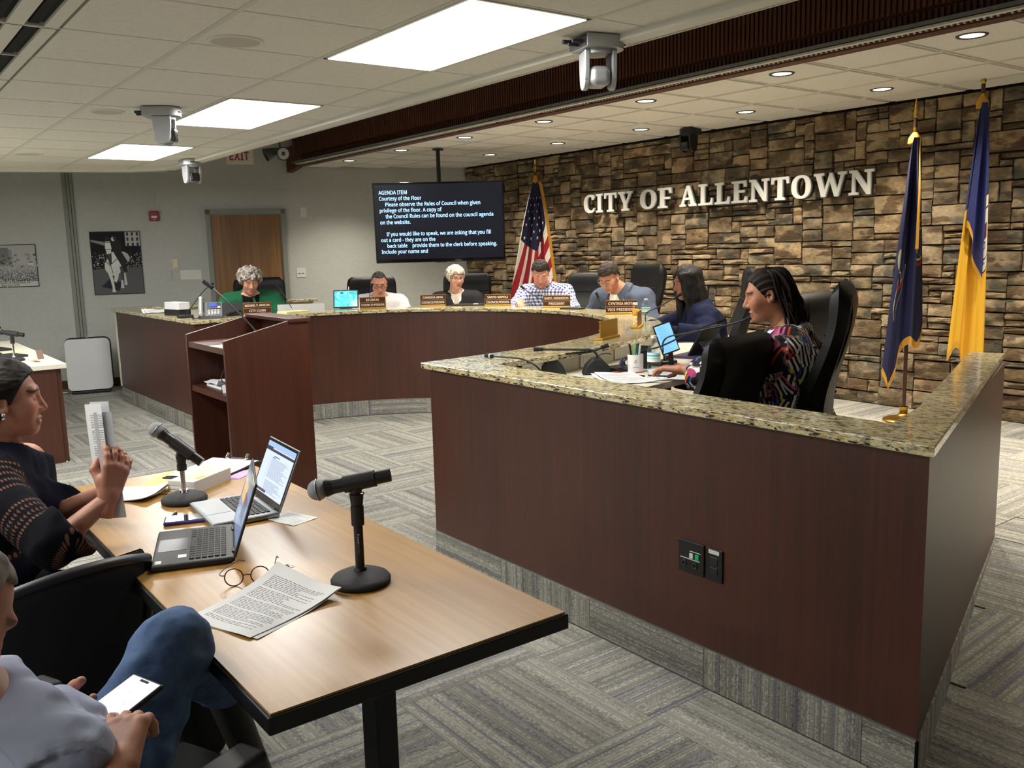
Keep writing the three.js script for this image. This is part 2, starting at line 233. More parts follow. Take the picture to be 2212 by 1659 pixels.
// ceilings
{
  struct('ceiling_deck', box(20, 0.2, 16, -4, DECK + 0.1, -1), std({ color: 0x8a897f, roughness: 1 }), 'upper ceiling above the suspended panels');
  // public side: suspended tile ceiling; its far edge runs parallel to the back wall
  const ce = sgroup('ceiling', 'suspended ceiling of white mineral tiles with metal grid');
  const X0 = -3.965, Z0 = -1.918;     // a grid crossing
  const farX = z => -10.2 + (z + 1.85) * -0.307;
  const lights = []; for (let i = -2; i <= 0; i++) for (const zc of [-2.228, 0.21, 2.648]) lights.push([-3.36 + 4 * TILE * i + 0.0, zc]);
  lights.push([-3.36 + 4 * TILE, 2.648]); const isLight = (x, z) => lights.some(([a, b]) => Math.abs(x - a) < 0.62 && Math.abs(z - b) < 0.31);
  const slots = z => Math.abs(z - (-0.66)) < 0.17;
  const tg = (w, d) => uvm(box(w, 0.012, d)); const cache = {}; const G = (w, d) => cache[w.toFixed(3) + d.toFixed(3)] ||= tg(w, d);
  const zl = []; for (let z = Z0; z > -3.0; z -= TILE) zl.push(z); zl.push(-3.0); zl.reverse(); for (let k = 1; k <= 9; k++) zl.push(Z0 + TILE * k); // grid lines in z
  const zs = zl.filter(z => z < 3.6);
  for (let k = 0; k < zs.length - 1; k++) for (let i = -11; i < 11; i++) {
    const xa = X0 + TILE * i, xb = xa + TILE; let za = zs[k], zb = zs[k + 1]; const x = (xa + xb) / 2; let z = (za + zb) / 2;
    if (isLight(x, z)) continue;
    if (za > -1.4 && za < -1.2) zb = -0.82; else if (za > -0.8 && za < -0.6) za = -0.5;   // beside the slot diffuser
    z = (za + zb) / 2; const lim = farX(z) + 0.1; let x0 = xa; if (xb < lim + 0.05) continue; if (x0 < lim) x0 = lim;
    const t = M('ceiling_tile', G(xb - x0 - 0.012, zb - za - 0.012), mat.ceil, ce); t.position.set((x0 + xb) / 2, CEIL + 0.008, z);
  }
  for (const z of zs) { if (z > -0.8 && z < -0.6) continue; const x0 = farX(z) + 0.08; M('main_runner', box(2.8 - x0, 0.018, z > -2.9 ? 0.024 : 0.012, (2.8 + x0) / 2, CEIL + 0.0085, z), mat.grid, ce); }
  for (let i = -10; i < 11; i++) { const x = X0 + TILE * i; M('cross_runner', box(0.013, 0.016, 6.0, x, CEIL + 0.0085, -0.0), mat.grid, ce); }
  // panel closing the plenum
  M('plenum_board', plan([[farX(-3.0) + 0.03, -3.2], [2.9, -3.2], [2.9, 3.9], [farX(3.6) + 0.03, 3.9]], CEIL + 0.06, CEIL + 0.08), std({ color: 0x77766e, roughness: 1 }), ce);
  // white edge trim: stepped lip along the dais side and along the far edge
  const edge = [[2.95, -3.0], [-9.45, -3.0], [-9.72, -2.85], [farX(-2.6), -2.6], [farX(3.9), 3.9]];
  const tm = sgroup('trim_1', 'white stepped edge trim around the suspended ceiling');
  const sweepTrim = (d0, d1, y0, y1) => { const A = offsetLine(edge, -d0), B = offsetLine(edge, -d1); return plan([...A, ...B.reverse()], y0, y1); };
  M('inner_strip', sweepTrim(0.0, 0.12, CEIL + 0.002, CEIL + 0.03), mat.white, tm);
  M('outer_lip', sweepTrim(0.115, 0.2, CEIL - 0.028, CEIL + 0.1), mat.white, tm);
  // fluted wood bulkhead between the two ceilings
  const bh = sgroup('trim_2', 'fluted dark wood bulkhead above the edge of the dais');
  const wood = phy({ map: rep(T.oak, 0.5, 1.2), color: 0xa87e6a, roughness: 0.5 });
  M('bulkhead_body', [box(13.9, 0.4, 0.1, -3.9, DAIS_CEIL + 0.19, -4.91), box(13.9, 0.3, 0.06, -3.9, DAIS_CEIL + 0.262, -4.83)], wood, bh);
  const fl = []; for (let x = -10.75; x < 1.2; x += 0.034) { fl.push(box(0.02, 0.105, 0.02, x, DAIS_CEIL + 0.0525, -4.855)); fl.push(box(0.02, 0.27, 0.02, x, DAIS_CEIL + 0.112 + 0.135, -4.795)); }
  const ff = M('fluting', fl, wood, bh); ff.userData.kind = 'stuff';
  M('end_bracket', [tr(ext([[0, 0], [0.34, 0.1], [0.34, 0.36], [0, 0.3]], 0.09), -11.02, DAIS_CEIL - 0.08, -4.86, 0, 0.25)], wood, bh);
  // dais ceiling
  const dc = sgroup('ceiling_dais', 'dais ceiling of recessed-edge white tiles');
  const XD = -3.77 + TILE / 2, ZD = -4.83; const tz = [-4.83, -5.44, -6.04, -6.645, -7.05];
  const DX = 0.619;
  for (let i = -12; i < 6; i++) for (let k = 0; k < 4; k++) {
    const xa = -3.77 - DX / 2 + DX * i, xb = xa + DX, za = tz[k + 1], zb = tz[k]; const lim = bwX((za + zb) / 2) + 0.02; if (xb < lim + 0.1) continue; const x0 = Math.max(xa, lim);
    const w = xb - x0 - 0.036, d = zb - za - 0.036;
    const t = M('ceiling_tile', uvm(mg([box(w, 0.01, d, 0, 0.005, 0), box(w - 0.03, 0.01, d - 0.03, 0, -0.004, 0)])), mat.ceil, dc); t.position.set((x0 + xb) / 2, DAIS_CEIL, (za + zb) / 2);
  }
  const gridD = mat.grid;
  for (const z of tz) M('main_runner', box(13, 0.012, 0.05, -4.3, DAIS_CEIL + 0.012, z), gridD, dc);
  for (let i = -12; i < 7; i++) M('cross_runner', box(0.05, 0.012, 2.18, -3.77 - DX / 2 + DX * i, DAIS_CEIL + 0.0125, -5.945), gridD, dc);
  M('plenum_board', box(14, 0.02, 2.4, -4, DAIS_CEIL + 0.035, -6.0), std({ color: 0x77766e, roughness: 1 }), dc);

  // troffers
  const glow = std({ color: 0xffffff, emissive: TROFFER_COLOR, emissiveIntensity: 1.6, roughness: 0.6 });
  const names = ['first ceiling light panel, nearest the camera', 'middle light panel of the three in a row', 'far light panel closest to the back wall'];
  for (const [x, z] of lights) {
    const vis = z < -1 ? Math.round((-3.36 - x) / (4 * TILE)) : -9;
    const t = thing('ceiling_light_panel', vis === 0 ? 'large white light panel above the two desk microphones' : vis === 1 ? 'white light panel between the other two in the ceiling row' : vis === 2 ? 'smallest-looking white light panel nearest the grey back wall' : 'white light panel in the ceiling over the public seats', 'ceiling light', [x, CEIL, z], 0, 'ceiling light panels');
    M('frame', [box(2 * TILE - 0.014, 0.02, 0.02, 0, 0.008, TILE / 2 - 0.02), box(2 * TILE - 0.014, 0.02, 0.02, 0, 0.008, -TILE / 2 + 0.02), box(0.02, 0.02, TILE - 0.02, TILE - 0.02, 0.008, 0), box(0.02, 0.02, TILE - 0.02, -TILE + 0.02, 0.008, 0), box(2 * TILE - 0.014, 0.01, TILE - 0.02, 0, 0.03, 0)], mat.white, t);
    M('diffuser', box(2 * TILE - 0.05, 0.012, TILE - 0.05, 0, 0.002, 0), glow, t);
    const a = new THREE.RectAreaLight(TROFFER_COLOR, TROFFER_RADIANCE, 2 * TILE - 0.06, TILE - 0.06); a.position.set(0, -0.012, 0); a.rotation.x = -Math.PI / 2; t.add(a);
  }
  // downlights over the dais
  const dl = std({ color: 0xffffff, emissive: new THREE.Color(1, 0.93, 0.82), emissiveIntensity: 1.5, roughness: 0.5 });
  const ring = lathe([[0.062, 0.006], [0.066, -0.004], [0.078, -0.006], [0.084, 0.001], [0.084, 0.004]], 28);
  const spots = []; for (let i = -5; i <= 3; i++) { spots.push([-3.77 + 2 * DX * i, -5.13, 'front']); if (i > -5) spots.push([-3.77 + 2 * DX * i, -6.33, 'wall']); }
  const nth = ['nearest', 'second', 'third', 'fourth', 'fifth', 'sixth', 'seventh', 'eighth', 'ninth'];
  for (const [x, z, row] of spots) {
    const i = Math.round((x + 3.77) / (2 * DX)); const seen = row === 'front' ? i <= 1 : i <= 0; const ord = row === 'front' ? 1 - i : -i;
    const t = thing('downlight', seen ? `round recessed downlight, ${nth[ord]} from the near end of the ${row === 'front' ? 'row beside the wood bulkhead' : 'row beside the stone wall'}` : 'round recessed downlight past the city flag', 'ceiling light', [x, DAIS_CEIL - 0.01, z], 0, 'round downlights over the dais');
    M('trim_ring', ring, std({ color: 0x3a3530, roughness: 0.5 }), t); M('lens', cyl(0.062, 0.062, 0.003, 0, -0.001, 0, 24), dl, t);
    const s = new THREE.SpotLight(DOWN_COLOR, DOWNLIGHT_CANDELA, 0, 1.05, 0.85, 2); s.position.set(0, -0.012, 0); s.target.position.set(0, -2, 0); s.shadow.radius = 3; s.castShadow = true; t.add(s); t.add(s.target);
  }
}
// stone veneer: individual stones proud of a dark backing
{
  const grp = sgroup('wall_stone', 'wall of stacked brown ledge stones behind the council seats');
  const U = 0.052, CW = 0.1, XA = -10.33, XB = -0.4, YA = DAIS, YB = DAIS_CEIL + 0.02;
  const nx = Math.round((XB - XA) / CW), ny = Math.floor((YB - YA) / U); const used = new Uint8Array(nx * ny); const stones = [];
  for (let y = 0; y < ny; y++) for (let x = 0; x < nx; x++) {
    if (used[y * nx + x]) continue;
    const upper = y / ny > 0.55; let hh = rnd() < (upper ? 0.2 : 0.45) ? 1 : rnd() < (upper ? 0.5 : 0.7) ? 2 : 3; let w = 2 + Math.floor(rnd() * rnd() * 4.6) + (hh === 1 && rnd() < 0.5 ? 1 : 0); if (hh === 3 && w < 3) w = 3;
    let ww = 0; while (ww < w && x + ww < nx && !used[y * nx + x + ww]) ww++; if (nx - x - ww === 1) ww = Math.min(ww + 1, nx - x);
    let ok = 1; for (; ok < hh && y + ok < ny; ok++) { let free = true; for (let k = 0; k < ww; k++) if (used[(y + ok) * nx + x + k]) free = false; if (!free) break; }
    if (ww < 2) { // widen a sliver into the gap above by taking it as one small stone
    }
    for (let a = 0; a < ok; a++) for (let k = 0; k < ww; k++) used[(y + a) * nx + x + k] = 1;
    stones.push([XA + x * CW, YA + y * U, ww * CW, ok * U]);
  }
  function stone([x, y, w, h], k) {
    const nxv = Math.max(3, Math.min(6, Math.round(w / 0.09))), nyv = 3, pos = [], col = [], idx = [], uv = []; const dep = 0.04 + 0.026 * hash(k, 1, 3), gx = 0.0025, gy = 0.0025;
    const tone = 0.7 + 0.34 * hash(k, 2, 5), warm = hash(k, 3, 9) - 0.5, ou = hash(k, 5, 5) * 5, ov = hash(k, 6, 6) * 5, slant = (hash(k, 8, 8) - 0.5) * 0.03;
    const W = nxv + 2, Hh = nyv + 2;
    for (let j = 0; j <= Hh; j++) for (let i = 0; i <= W; i++) {
      const ei = i === 0 || i === W, ej = j === 0 || j === Hh; let fx = i === 0 ? 0 : i === W ? 1 : (i - 1) / (W - 2), fy = j === 0 ? 0 : j === Hh ? 1 : (j - 1) / (Hh - 2);
      const jx = (hash(i * 7 + k * 13, j, 1) - 0.5) * 0.012, jy = (hash(i * 5 + k * 11, j, 2) - 0.5) * 0.012; const rim = fx === 0 || fx === 1 || fy === 0 || fy === 1;
      const px = x + gx + fx * (w - 2 * gx) + (rim && !ei ? (fx === 0 ? 0.004 : fx === 1 ? -0.004 : 0) + jx * 0.5 : jx), py = y + gy + fy * (h - 2 * gy) + (rim && !ej ? (fy === 0 ? 0.004 : fy === 1 ? -0.004 : 0) + jy * 0.5 : jy);
      const pz = ei || ej ? 0 : dep * (rim ? 0.82 : 1) + slant * (fx - 0.5) + (hash(i + k * 3, j + k, 7) - 0.5) * 0.014;
      pos.push(px, py, pz); uv.push(px + ou, py + ov); const q = tone * (0.9 + 0.2 * hash(i + k, j, 17)); col.push(q * (1 + 0.12 * warm), q, q * (1 - 0.14 * warm));
    }
    for (let j = 0; j < Hh; j++) for (let i = 0; i < W; i++) { const a = j * (W + 1) + i, b = a + 1, c = a + W + 1, d = c + 1; idx.push(a, b, d, a, d, c); }
    let g = new THREE.BufferGeometry(); g.setAttribute('position', new THREE.Float32BufferAttribute(pos, 3)); g.setAttribute('uv', new THREE.Float32BufferAttribute(uv, 2)); g.setAttribute('color', new THREE.Float32BufferAttribute(col, 3)); g.setIndex(idx); g.translate(0, 0, -7.1); g = toCreasedNormals(g, 0.7); return g;
  }
  const order = stones.map((s, k) => { const cx = s[0] + s[2] / 2, cy = s[1] + s[3] / 2, d2 = cx * cx + 49 + (cy - 1.57) ** 2; const vis = cx < -2.95; const hid = cy < 0.75 && cx > -9 && cx < -4.6 || cy < 0.95 && cx < -7; return [vis && !hid ? s[2] * s[3] / d2 : 0, k]; }).sort((a, b) => b[0] - a[0]);
  const rest = []; order.forEach(([v, k], n) => { const g = stone(stones[k], k); if (n < 300) M('stone', g, mat.stone, grp); else rest.push(g); });
  const m = new THREE.Mesh(mergeGeometries(rest), mat.stone); m.name = 'stones'; m.userData.kind = 'stuff'; m.castShadow = m.receiveShadow = true; grp.add(m);
  console.log('stones', stones.length);
}
// ---------------------------------------------------------------- council bench
const LEDGE0 = 0.985, LEDGE1 = 1.015, WT = 0.903;
{
  const bench = thing('council_bench', 'horseshoe council bench with dark cherry panels on a carpeted riser', 'bench');
  const inner = off(PUB, 0.09);
  const seg = (a, b, name) => M(name, uvm(plan([...PUB.slice(a, b + 1), ...inner.slice(a, b + 1).reverse()], DAIS, LEDGE0)), mat.cherry, bench);
  // cherry with uv running along the curve
  const curved = (a, b) => { const L = PUB.slice(a, b + 1), I = inner.slice(a, b + 1), pos = [], uv = [], idx = []; let s = a / 84 * PUBLEN; const n = L.length;
    for (let i = 0; i < n; i++) { if (i) s += Math.hypot(L[i][0] - L[i - 1][0], L[i][1] - L[i - 1][1]); [[L, DAIS], [L, LEDGE0], [I, LEDGE0], [I, DAIS]].forEach(([Q, y]) => { pos.push(Q[i][0], y, Q[i][1]); uv.push(s, y); }); }
    for (let i = 0; i < n - 1; i++) for (let r = 0; r < 4; r++) { const A = 4 * i + r, B = 4 * i + (r + 1) % 4; idx.push(A, B, A + 4, B, B + 4, A + 4); }
    idx.push(0, 2, 1, 0, 3, 2); const e = 4 * (n - 1); idx.push(e, e + 1, e + 2, e, e + 2, e + 3);
    let q = new THREE.BufferGeometry(); q.setAttribute('position', new THREE.Float32BufferAttribute(pos, 3)); q.setAttribute('uv', new THREE.Float32BufferAttribute(uv, 2)); q.setIndex(idx); q = toCreasedNormals(q, 0.6); return q; };
  const inward = std({ map: rep(T.cherry, 0.9, 1.9), side: THREE.DoubleSide });
  mat.cherry2 = phy({ map: rep(T.cherry, 0.9, 1.9), roughness: 0.46, clearcoat: 0.2, clearcoatRoughness: 0.3, side: THREE.DoubleSide });
  for (const [a, b] of [[0, 14], [14, 28], [28, 42], [42, 56], [56, 70], [70, 84]]) M('curved_panel', curved(a, b), mat.cherry2, bench);
  M('front_panel', uvm(plan([RC, [-3.75, -2.316], [-3.68, -2.43], [-1.27, -2.43]], DAIS, LEDGE0)), mat.cherry, bench);
  { const g = uvm(plan([RC, [-1.27, -2.43], [-1.99, -4.25], RE], DAIS, LEDGE0)); M('wing_panel', g, mat.cherry, bench); }
  M('station_panel', uvm(plan([[-7.75, -2.43], [-10.4, -2.43], [-10.4, -2.52], [-7.85, -2.52]], DAIS, LEDGE0)), mat.cherry, bench);
  M('station_back_panel', uvm(plan([[-10.52, -2.44], [-10.25, -4.66], [-10.17, -4.65], [-10.42, -2.52]], DAIS, LEDGE0)), mat.laminate, bench);
  // pale lining behind the ledge
  const lin = off(PUB, 0.24), lin2 = off(PUB, 0.25); M('lining', plan([...lin.slice(5, 80), ...lin2.slice(5, 80).reverse()], WT - 0.3, LEDGE0), mat.laminate, bench);
  // thin metal strip between panel and riser
  const so = offsetLine(PUB, 0.004).map(p => p); M('edge_strip', [plan([[-1.2, -2.313], [-3.752, -2.313], [-3.75, -2.318], [-1.2, -2.318]], DAIS - 0.003, DAIS + 0.003)], mat.steel, bench);

  // granite ledge
  const ledge = thing('granite_ledge', 'speckled beige granite ledge running along the top of the bench', 'countertop');
  const O = off(PUB, -0.028), I = off(PUB, 0.31);
  const i0 = I.findIndex(p => p[1] < -2.52), i1 = I.length - 1 - [...I].reverse().findIndex(p => p[1] < -2.63);
  const outline = [[-1.935, -4.38], [-1.172, -2.286], [-3.785, -2.286], ...O.slice(3, 82), [-7.72, -2.402], [-10.55, -2.402], [-10.66, -2.5], [-10.25, -4.7], [-10.07, -4.66], [-10.38, -2.64], ...I.slice(i0, i1 + 1).reverse(), [-3.43, -2.505], [-1.42, -2.505], [-1.5, -2.8], [-2.075, -4.33]];
  const sg = plan(outline, LEDGE0, LEDGE1, 0.004); M('slab', uvm(sg), mat.granite, ledge);

  // worktop behind the ledge
  const wt = thing('council_worktop', 'cream laminate worktop behind the granite ledge', 'worktop');
  const wi = off(PUB, 0.252), wo = off(PUB, 0.9); const A = wi.slice(4, 80), B = wo.slice(4, 80);
  M('worktop_surface', uvm(plan([...A, ...B.reverse()], WT - 0.03, WT)), mat.laminate, wt);
  M('support_panel', uvm(plan([[wo[6][0] - 0.06, wo[6][1] + 0.02], [wo[6][0] - 0.06, wo[6][1]], [wi[8][0] + 0.05, wi[8][1]], [wi[8][0] + 0.05, wi[8][1] + 0.02]], DAIS, WT - 0.03)), mat.laminate, wt);
  const st = thing('clerk_worktop', 'pale laminate desk of the clerk station', 'worktop'); M('worktop_surface', uvm(plan([[-7.9, -2.54], [-9.0, -2.54], [-9.0, -2.95], [-8.3, -3.9], [-7.9, -3.9]], WT - 0.03, WT)), mat.laminate, st); M('support_panel', box(0.03, WT - 0.03 - DAIS, 0.3, -8.8, (WT - 0.03 + DAIS) / 2, -2.72), mat.laminate, st);

  // power plates on the front panel
  const pw = thing('data_plate', 'black data wall plate with a green socket on the bench front', 'wall plate', [-2.04, 0.468, -2.314]);
  M('plate', rbox(0.118, 0.116, 0.007, 0.002, 0, 0, 0.002), mat.black, pw); M('green_jack', box(0.017, 0.019, 0.006, 0.03, 0.008, 0.006), std({ color: 0x1fae63, roughness: 0.5 }), pw); M('white_jack', box(0.016, 0.018, 0.006, 0.004, 0.008, 0.006), mat.lightPlastic, pw);
  for (const x of [-0.03, 0.02]) { M('audio_jack', [tr(new THREE.TorusGeometry(0.009, 0.003, 8, 16), x, -0.026, 0.006)], mat.plastic, pw); }
  M('print', box(0.09, 0.003, 0.0005, -0.004, -0.006, 0.0058), mat.lightPlastic, pw); M('print', box(0.05, 0.0025, 0.0005, 0.02, 0.024, 0.0058), mat.lightPlastic, pw);
  const po = thing('power_outlet', 'black power outlet with a white label beside the data plate', 'outlet', [-1.936, 0.468, -2.314]);
  M('plate', rbox(0.072, 0.116, 0.007, 0.002, 0, 0, 0.002), mat.black, po); M('socket', rbox(0.034, 0.028, 0.006, 0.002, 0, 0.015, 0.005), mat.plastic, po); M('socket', rbox(0.034, 0.028, 0.006, 0.002, 0, -0.022, 0.005), mat.plastic, po); M('label_sticker', box(0.046, 0.014, 0.001, 0, 0.047, 0.006), mat.lightPlastic, po);
}
// ---------------------------------------------------------------- podium
{
  const p = thing('podium', 'dark cherry podium with open shelves in front of the bench', 'podium', [-4.955, 0, -1.84]);
  const sideShape = [[0.24, 0], [0.24, 1.118], [-0.132, 1.203], [-0.24, 1.203], [-0.24, 0]];     // [z, y]
  const side = x => { const g = ext(sideShape, 0.022, 0); g.rotateY(-Math.PI / 2); g.translate(x + 0.011, 0, 0); return uvm(g); };
  M('side_panel', side(-0.31), mat.cherry, p); M('side_panel', side(0.31), mat.cherry, p);
  M('front_panel', uvm(box(0.6, 1.19, 0.02, 0, 0.595, -0.225)), mat.cherry, p);
  M('top_board', uvm(rbox(0.67, 0.022, 0.125, 0.004, 0, 1.203, -0.19)), mat.cherry, p);
  M('reading_shelf', uvm(box(0.596, 0.032, 0.44, 0, 1.061, 0.012)), mat.cherry, p); M('shelf', uvm(box(0.596, 0.034, 0.44, 0, 0.805, 0.012)), mat.cherry, p); M('shelf', uvm(box(0.596, 0.03, 0.44, 0, 0.12, 0.012)), mat.cherry, p); M('inner_back', uvm(box(0.596, 0.23, 0.018, 0, 0.937, -0.2)), mat.cherry, p);
  M('shelf_edge', uvm(box(0.596, 0.032, 0.003, 0, 1.061, 0.2335)), mat.cherry, p);
  const m = thing('podium_microphone', 'long gooseneck microphone rising from the podium', 'microphone', [-4.75, 1.077, -1.86]);
  M('base_plate', lathe([[0, 0.012], [0.018, 0.012], [0.03, 0.005], [0.032, 0], [0, 0]], 20), mat.black, m);
  M('gooseneck', tube([[0, 0, 0], [-0.03, 0.075, 0.03], [-0.2, 0.24, 0.12], [-0.31, 0.315, 0.16]], 0.0045, 8, 40), mat.plastic, m);
  M('capsule', rod([-0.3, 0.31, 0.157], [-0.36, 0.345, 0.18], 0.011, 0.014, 12), mat.blackMatte, m);
  // papers in the podium
  const sheet = (n, lab, x, y, z, w, d, t, ry, mm = mat.paper) => { const o = thing(n, lab, 'papers', [x, y, z], ry); const g = box(w, t, d, 0, t / 2, 0); M('sheets', g, mm, o); return o; };
  sheet('paper_sheet', 'single white sheet on the podium reading shelf', -4.78, 1.077, -1.66, 0.2, 0.1, 0.002, 0.1);
  const rum = new THREE.PlaneGeometry(0.26, 0.2, 12, 9); rum.rotateX(-Math.PI / 2); { const q = rum.attributes.position; for (let i = 0; i < q.count; i++) q.setY(i, 0.012 + 0.05 * vnoise(q.getX(i) * 22 + 9, q.getZ(i) * 22 + 7, 64, 64, 3) * (0.6 + 1.8 * (q.getX(i) + 0.13))); rum.computeVertexNormals(); }
  const cr = thing('crumpled_papers', 'crumpled white papers on the lower podium shelf', 'papers', [-5.04, 0.822, -1.75]); M('sheets', [rum, box(0.24, 0.014, 0.17, 0, 0.007, 0)], std({ color: 0xe4e6ea, roughness: 0.9, side: THREE.DoubleSide }), cr);
  const bxx = thing('small_paper_box', 'small white card box on the lower podium shelf', 'box', [-4.76, 0.822, -1.7], 0.55); M('carton', rbox(0.13, 0.045, 0.09, 0.002, 0, 0.0225, 0), mat.paper, bxx); M('end_label', box(0.002, 0.03, 0.07, 0.0655, 0.022, 0), mat.black, bxx);
  const cb = thing('loose_cable', 'thin black cable looped over papers inside the podium', 'cable', [-4.86, 0.822, -1.68]); M('wire', tube([[0.07, 0.12, -0.02], [0.0, 0.13, 0.0], [-0.02, 0.08, 0.02], [0.02, 0.055, 0.03], [0.1, 0.055, 0.0]], 0.0035, 6, 30), mat.black, cb);
}
// ---------------------------------------------------------------- front table
{
  const t = thing('conference_table', 'long maple-topped conference table with black edge in the foreground', 'table', [-2.5, 0, -0.9]);
  M('tabletop', uvm(box(2.03, 0.006, 0.706, 0, 0.737, 0)), mat.maple, t);
  M('edge_band', uvm(rbox(2.044, 0.036, 0.72, 0.004, 0, 0.7175, 0)), mat.black, t);
  for (const x of [0.76, -0.76]) { M('leg', [rbox(0.075, 0.66, 0.055, 0.006, x, 0.37, 0)], mat.black, t); M('foot', [rbox(0.07, 0.035, 0.56, 0.01, x, 0.02, 0)], mat.black, t); M('bracket', [box(0.06, 0.03, 0.5, x, 0.69, 0)], mat.black, t); }
}
// ---------------------------------------------------------------- left desk with white top
{
  const t = thing('staff_desk', 'cherry desk with thick cream top by the back wall', 'desk', [-8.8, 0, 0]);
  M('desktop', uvm(rbox(2.6, 0.04, 2.76, 0.006, 0, 0.757, 0.02)), mat.cream, t);
  M('end_panel', uvm(box(0.03, 0.735, 2.62, 1.255, 0.3685, 0.02)), mat.cherry, t); M('side_panel', uvm(box(2.5, 0.735, 0.03, 0, 0.3685, -1.31)), mat.cherry, t); M('rear_panel', uvm(box(0.03, 0.735, 2.62, -1.22, 0.3685, 0.02)), mat.cherry, t);
  M('foot_glide', box(0.02, 0.006, 0.012, 1.262, 0.004, -1.3), mat.lightPlastic, t);
}
// ---------------------------------------------------------------- leather chairs
function pad(H, hw, zc, th, nu = 18, nv = 22) {      // padded closed shell: hw(v) half width, zc(u,v) centre depth, th(u,v) half thickness
  const pos = [], idx = [], uv = []; const W = nu + 1;
  for (let s = 0; s < 2; s++) for (let j = 0; j <= nv; j++) for (let i = 0; i <= nu; i++) { const u = -1 + 2 * i / nu, v = j / nv; const [x, y] = hw(u, v); const z = zc(u, v) + (s ? -1 : 1) * th(u, v); pos.push(x, y * H, z); uv.push(x, y * H); }
  const N = W * (nv + 1); for (let j = 0; j < nv; j++) for (let i = 0; i < nu; i++) { const a = j * W + i, b = a + 1, c = a + W, d = c + 1; idx.push(a, b, d, a, d, c, N + a, N + d, N + b, N + a, N + c, N + d); }
  let g = new THREE.BufferGeometry(); g.setAttribute('position', new THREE.Float32BufferAttribute(pos, 3)); g.setAttribute('uv', new THREE.Float32BufferAttribute(uv, 2)); g.setIndex(idx); return toCreasedNormals(g, 0.9);
}
function leatherChair(label, x, z, turn, ky = 1, y0 = DAIS) {      // faces local +z
  const c = thing('leather_chair', label, 'chair', [x, y0, z], turn, 'black leather council chairs');
  const sup = (u, p) => Math.pow(Math.max(0, 1 - Math.pow(Math.abs(u), p)), 1 / p);
  const bh = 0.74 * ky;
  const zb = (u, v) => -0.02 + 0.032 * Math.sin(v * 5.9 + 0.2) - 0.07 * v * v + 0.03 * u * u * (1 - 0.3 * v);
  const back = pad(bh, (u, v) => { const w = lerp(0.25, 0.275, sstep(0, 0.5, v)) * (v > 0.82 ? 0.8 + 0.2 * sup((v - 0.82) / 0.18, 2.2) : 1) * (v < 0.08 ? 0.92 + 0.08 * sup(1 - v / 0.08, 2) : 1); return [u * w, v]; },
    zb, (u, v) => 0.001 + (0.05 + 0.01 * Math.sin(v * 6 + 0.4)) * Math.sqrt(sup(u, 7)) * (v < 0.06 ? Math.sqrt(v / 0.06) : 1) * (v > 0.88 ? Math.sqrt(Math.max(0, (1 - v) / 0.12)) : 1), 24, 30);
  back.translate(0, 0.5, -0.2); M('backrest', back, mat.leather, c);
  for (const q of [-1, 1]) M('back_piping', tube([0.06, 0.2, 0.4, 0.6, 0.8, 0.93].map(v => [q * 0.215, 0.5 + bh * v, -0.2 + zb(0.8, v) - 0.046 * (v > 0.9 ? 0.8 : 1)]), 0.004, 6, 30), mat.leather, c);
  M('head_seam', tube([-1, -0.8, -0.5, 0, 0.5, 0.8, 1].map(u => [u * 0.235, 0.5 + bh * 0.7, -0.2 + zb(u * 0.9, 0.7) + 0.042 * Math.sqrt(sup(u * 0.9, 7))]), 0.005, 6, 24), mat.leather, c);
  const seat = pad(0.5, (u, v) => [u * 0.255 * (v > 0.85 ? 0.94 + 0.06 * sup((v - 0.85) / 0.15, 2) : 1), v], (u, v) => 0.012 * u * u - 0.03 * Math.pow(v, 6), (u, v) => 0.004 + 0.05 * Math.pow(sup(u, 5), 0.7) * Math.sqrt(sup(2 * v - 1, 6)), 14, 14);
  seat.rotateX(Math.PI / 2); seat.translate(0, 0.45, -0.23); M('seat', seat, mat.leather, c);
  for (const s of [-1, 1]) M('armrest', [tube([[s * 0.27, 0.42, 0.1], [s * 0.31, 0.5, 0.12], [s * 0.315, 0.64, 0.1], [s * 0.315, 0.66, 0.0], [s * 0.31, 0.65, -0.12], [s * 0.28, 0.58, -0.22]], 0.016, 8, 30), rbox(0.055, 0.03, 0.26, 0.012, s * 0.315, 0.675, 0.0)], mat.black, c);
  M('column', [cyl(0.028, 0.028, 0.3, 0, 0.1, 0, 14), cyl(0.05, 0.03, 0.05, 0, 0.36, 0, 14), box(0.2, 0.02, 0.3, 0, 0.39, -0.02)], mat.black, c);
  for (let k = 0; k < 5; k++) { const a = k * Math.PI * 0.4 + 0.3, dx = Math.sin(a), dz = Math.cos(a); M('base_leg', [rod([0, 0.12, 0], [dx * 0.29, 0.075, dz * 0.29], 0.026, 0.015, 8)], mat.black, c); const cs = [tr(new THREE.CylinderGeometry(0.028, 0.028, 0.04, 14), dx * 0.29, 0.03, dz * 0.29, 0, a, Math.PI / 2)]; M('caster', cs, mat.rubber, c); }
  return c;
}
const face = (dx, dz) => Math.atan2(dx, dz);
leatherChair('black leather chair turned sideways under the woman in patterned blouse', -2.5, -3.4, face(-0.87, 0.5), 1.0);
leatherChair('empty black leather chair with its back to the camera behind the near ledge', -2.6, -2.86, face(-0.97, 0.23), 0.74);
leatherChair('empty leather chair farther back behind the woman in patterned blouse', -3.0, -4.05, face(-0.97, 0.1), 0.88);
leatherChair('tall black leather chair behind the woman in navy blazer', -4.22, -4.95, face(-0.75, 0.66), 1.0);
leatherChair('tall black leather chair behind the man in grey suit', -5.95, -5.78, face(-0.25, 0.97), 1.0);
leatherChair('black leather chair behind the man in checked shirt', -6.85, -6.05, face(0.35, 0.9), 0.86);
leatherChair('black leather chair behind the woman with white hair', -8.2, -5.55, face(0.75, 0.66), 0.87);
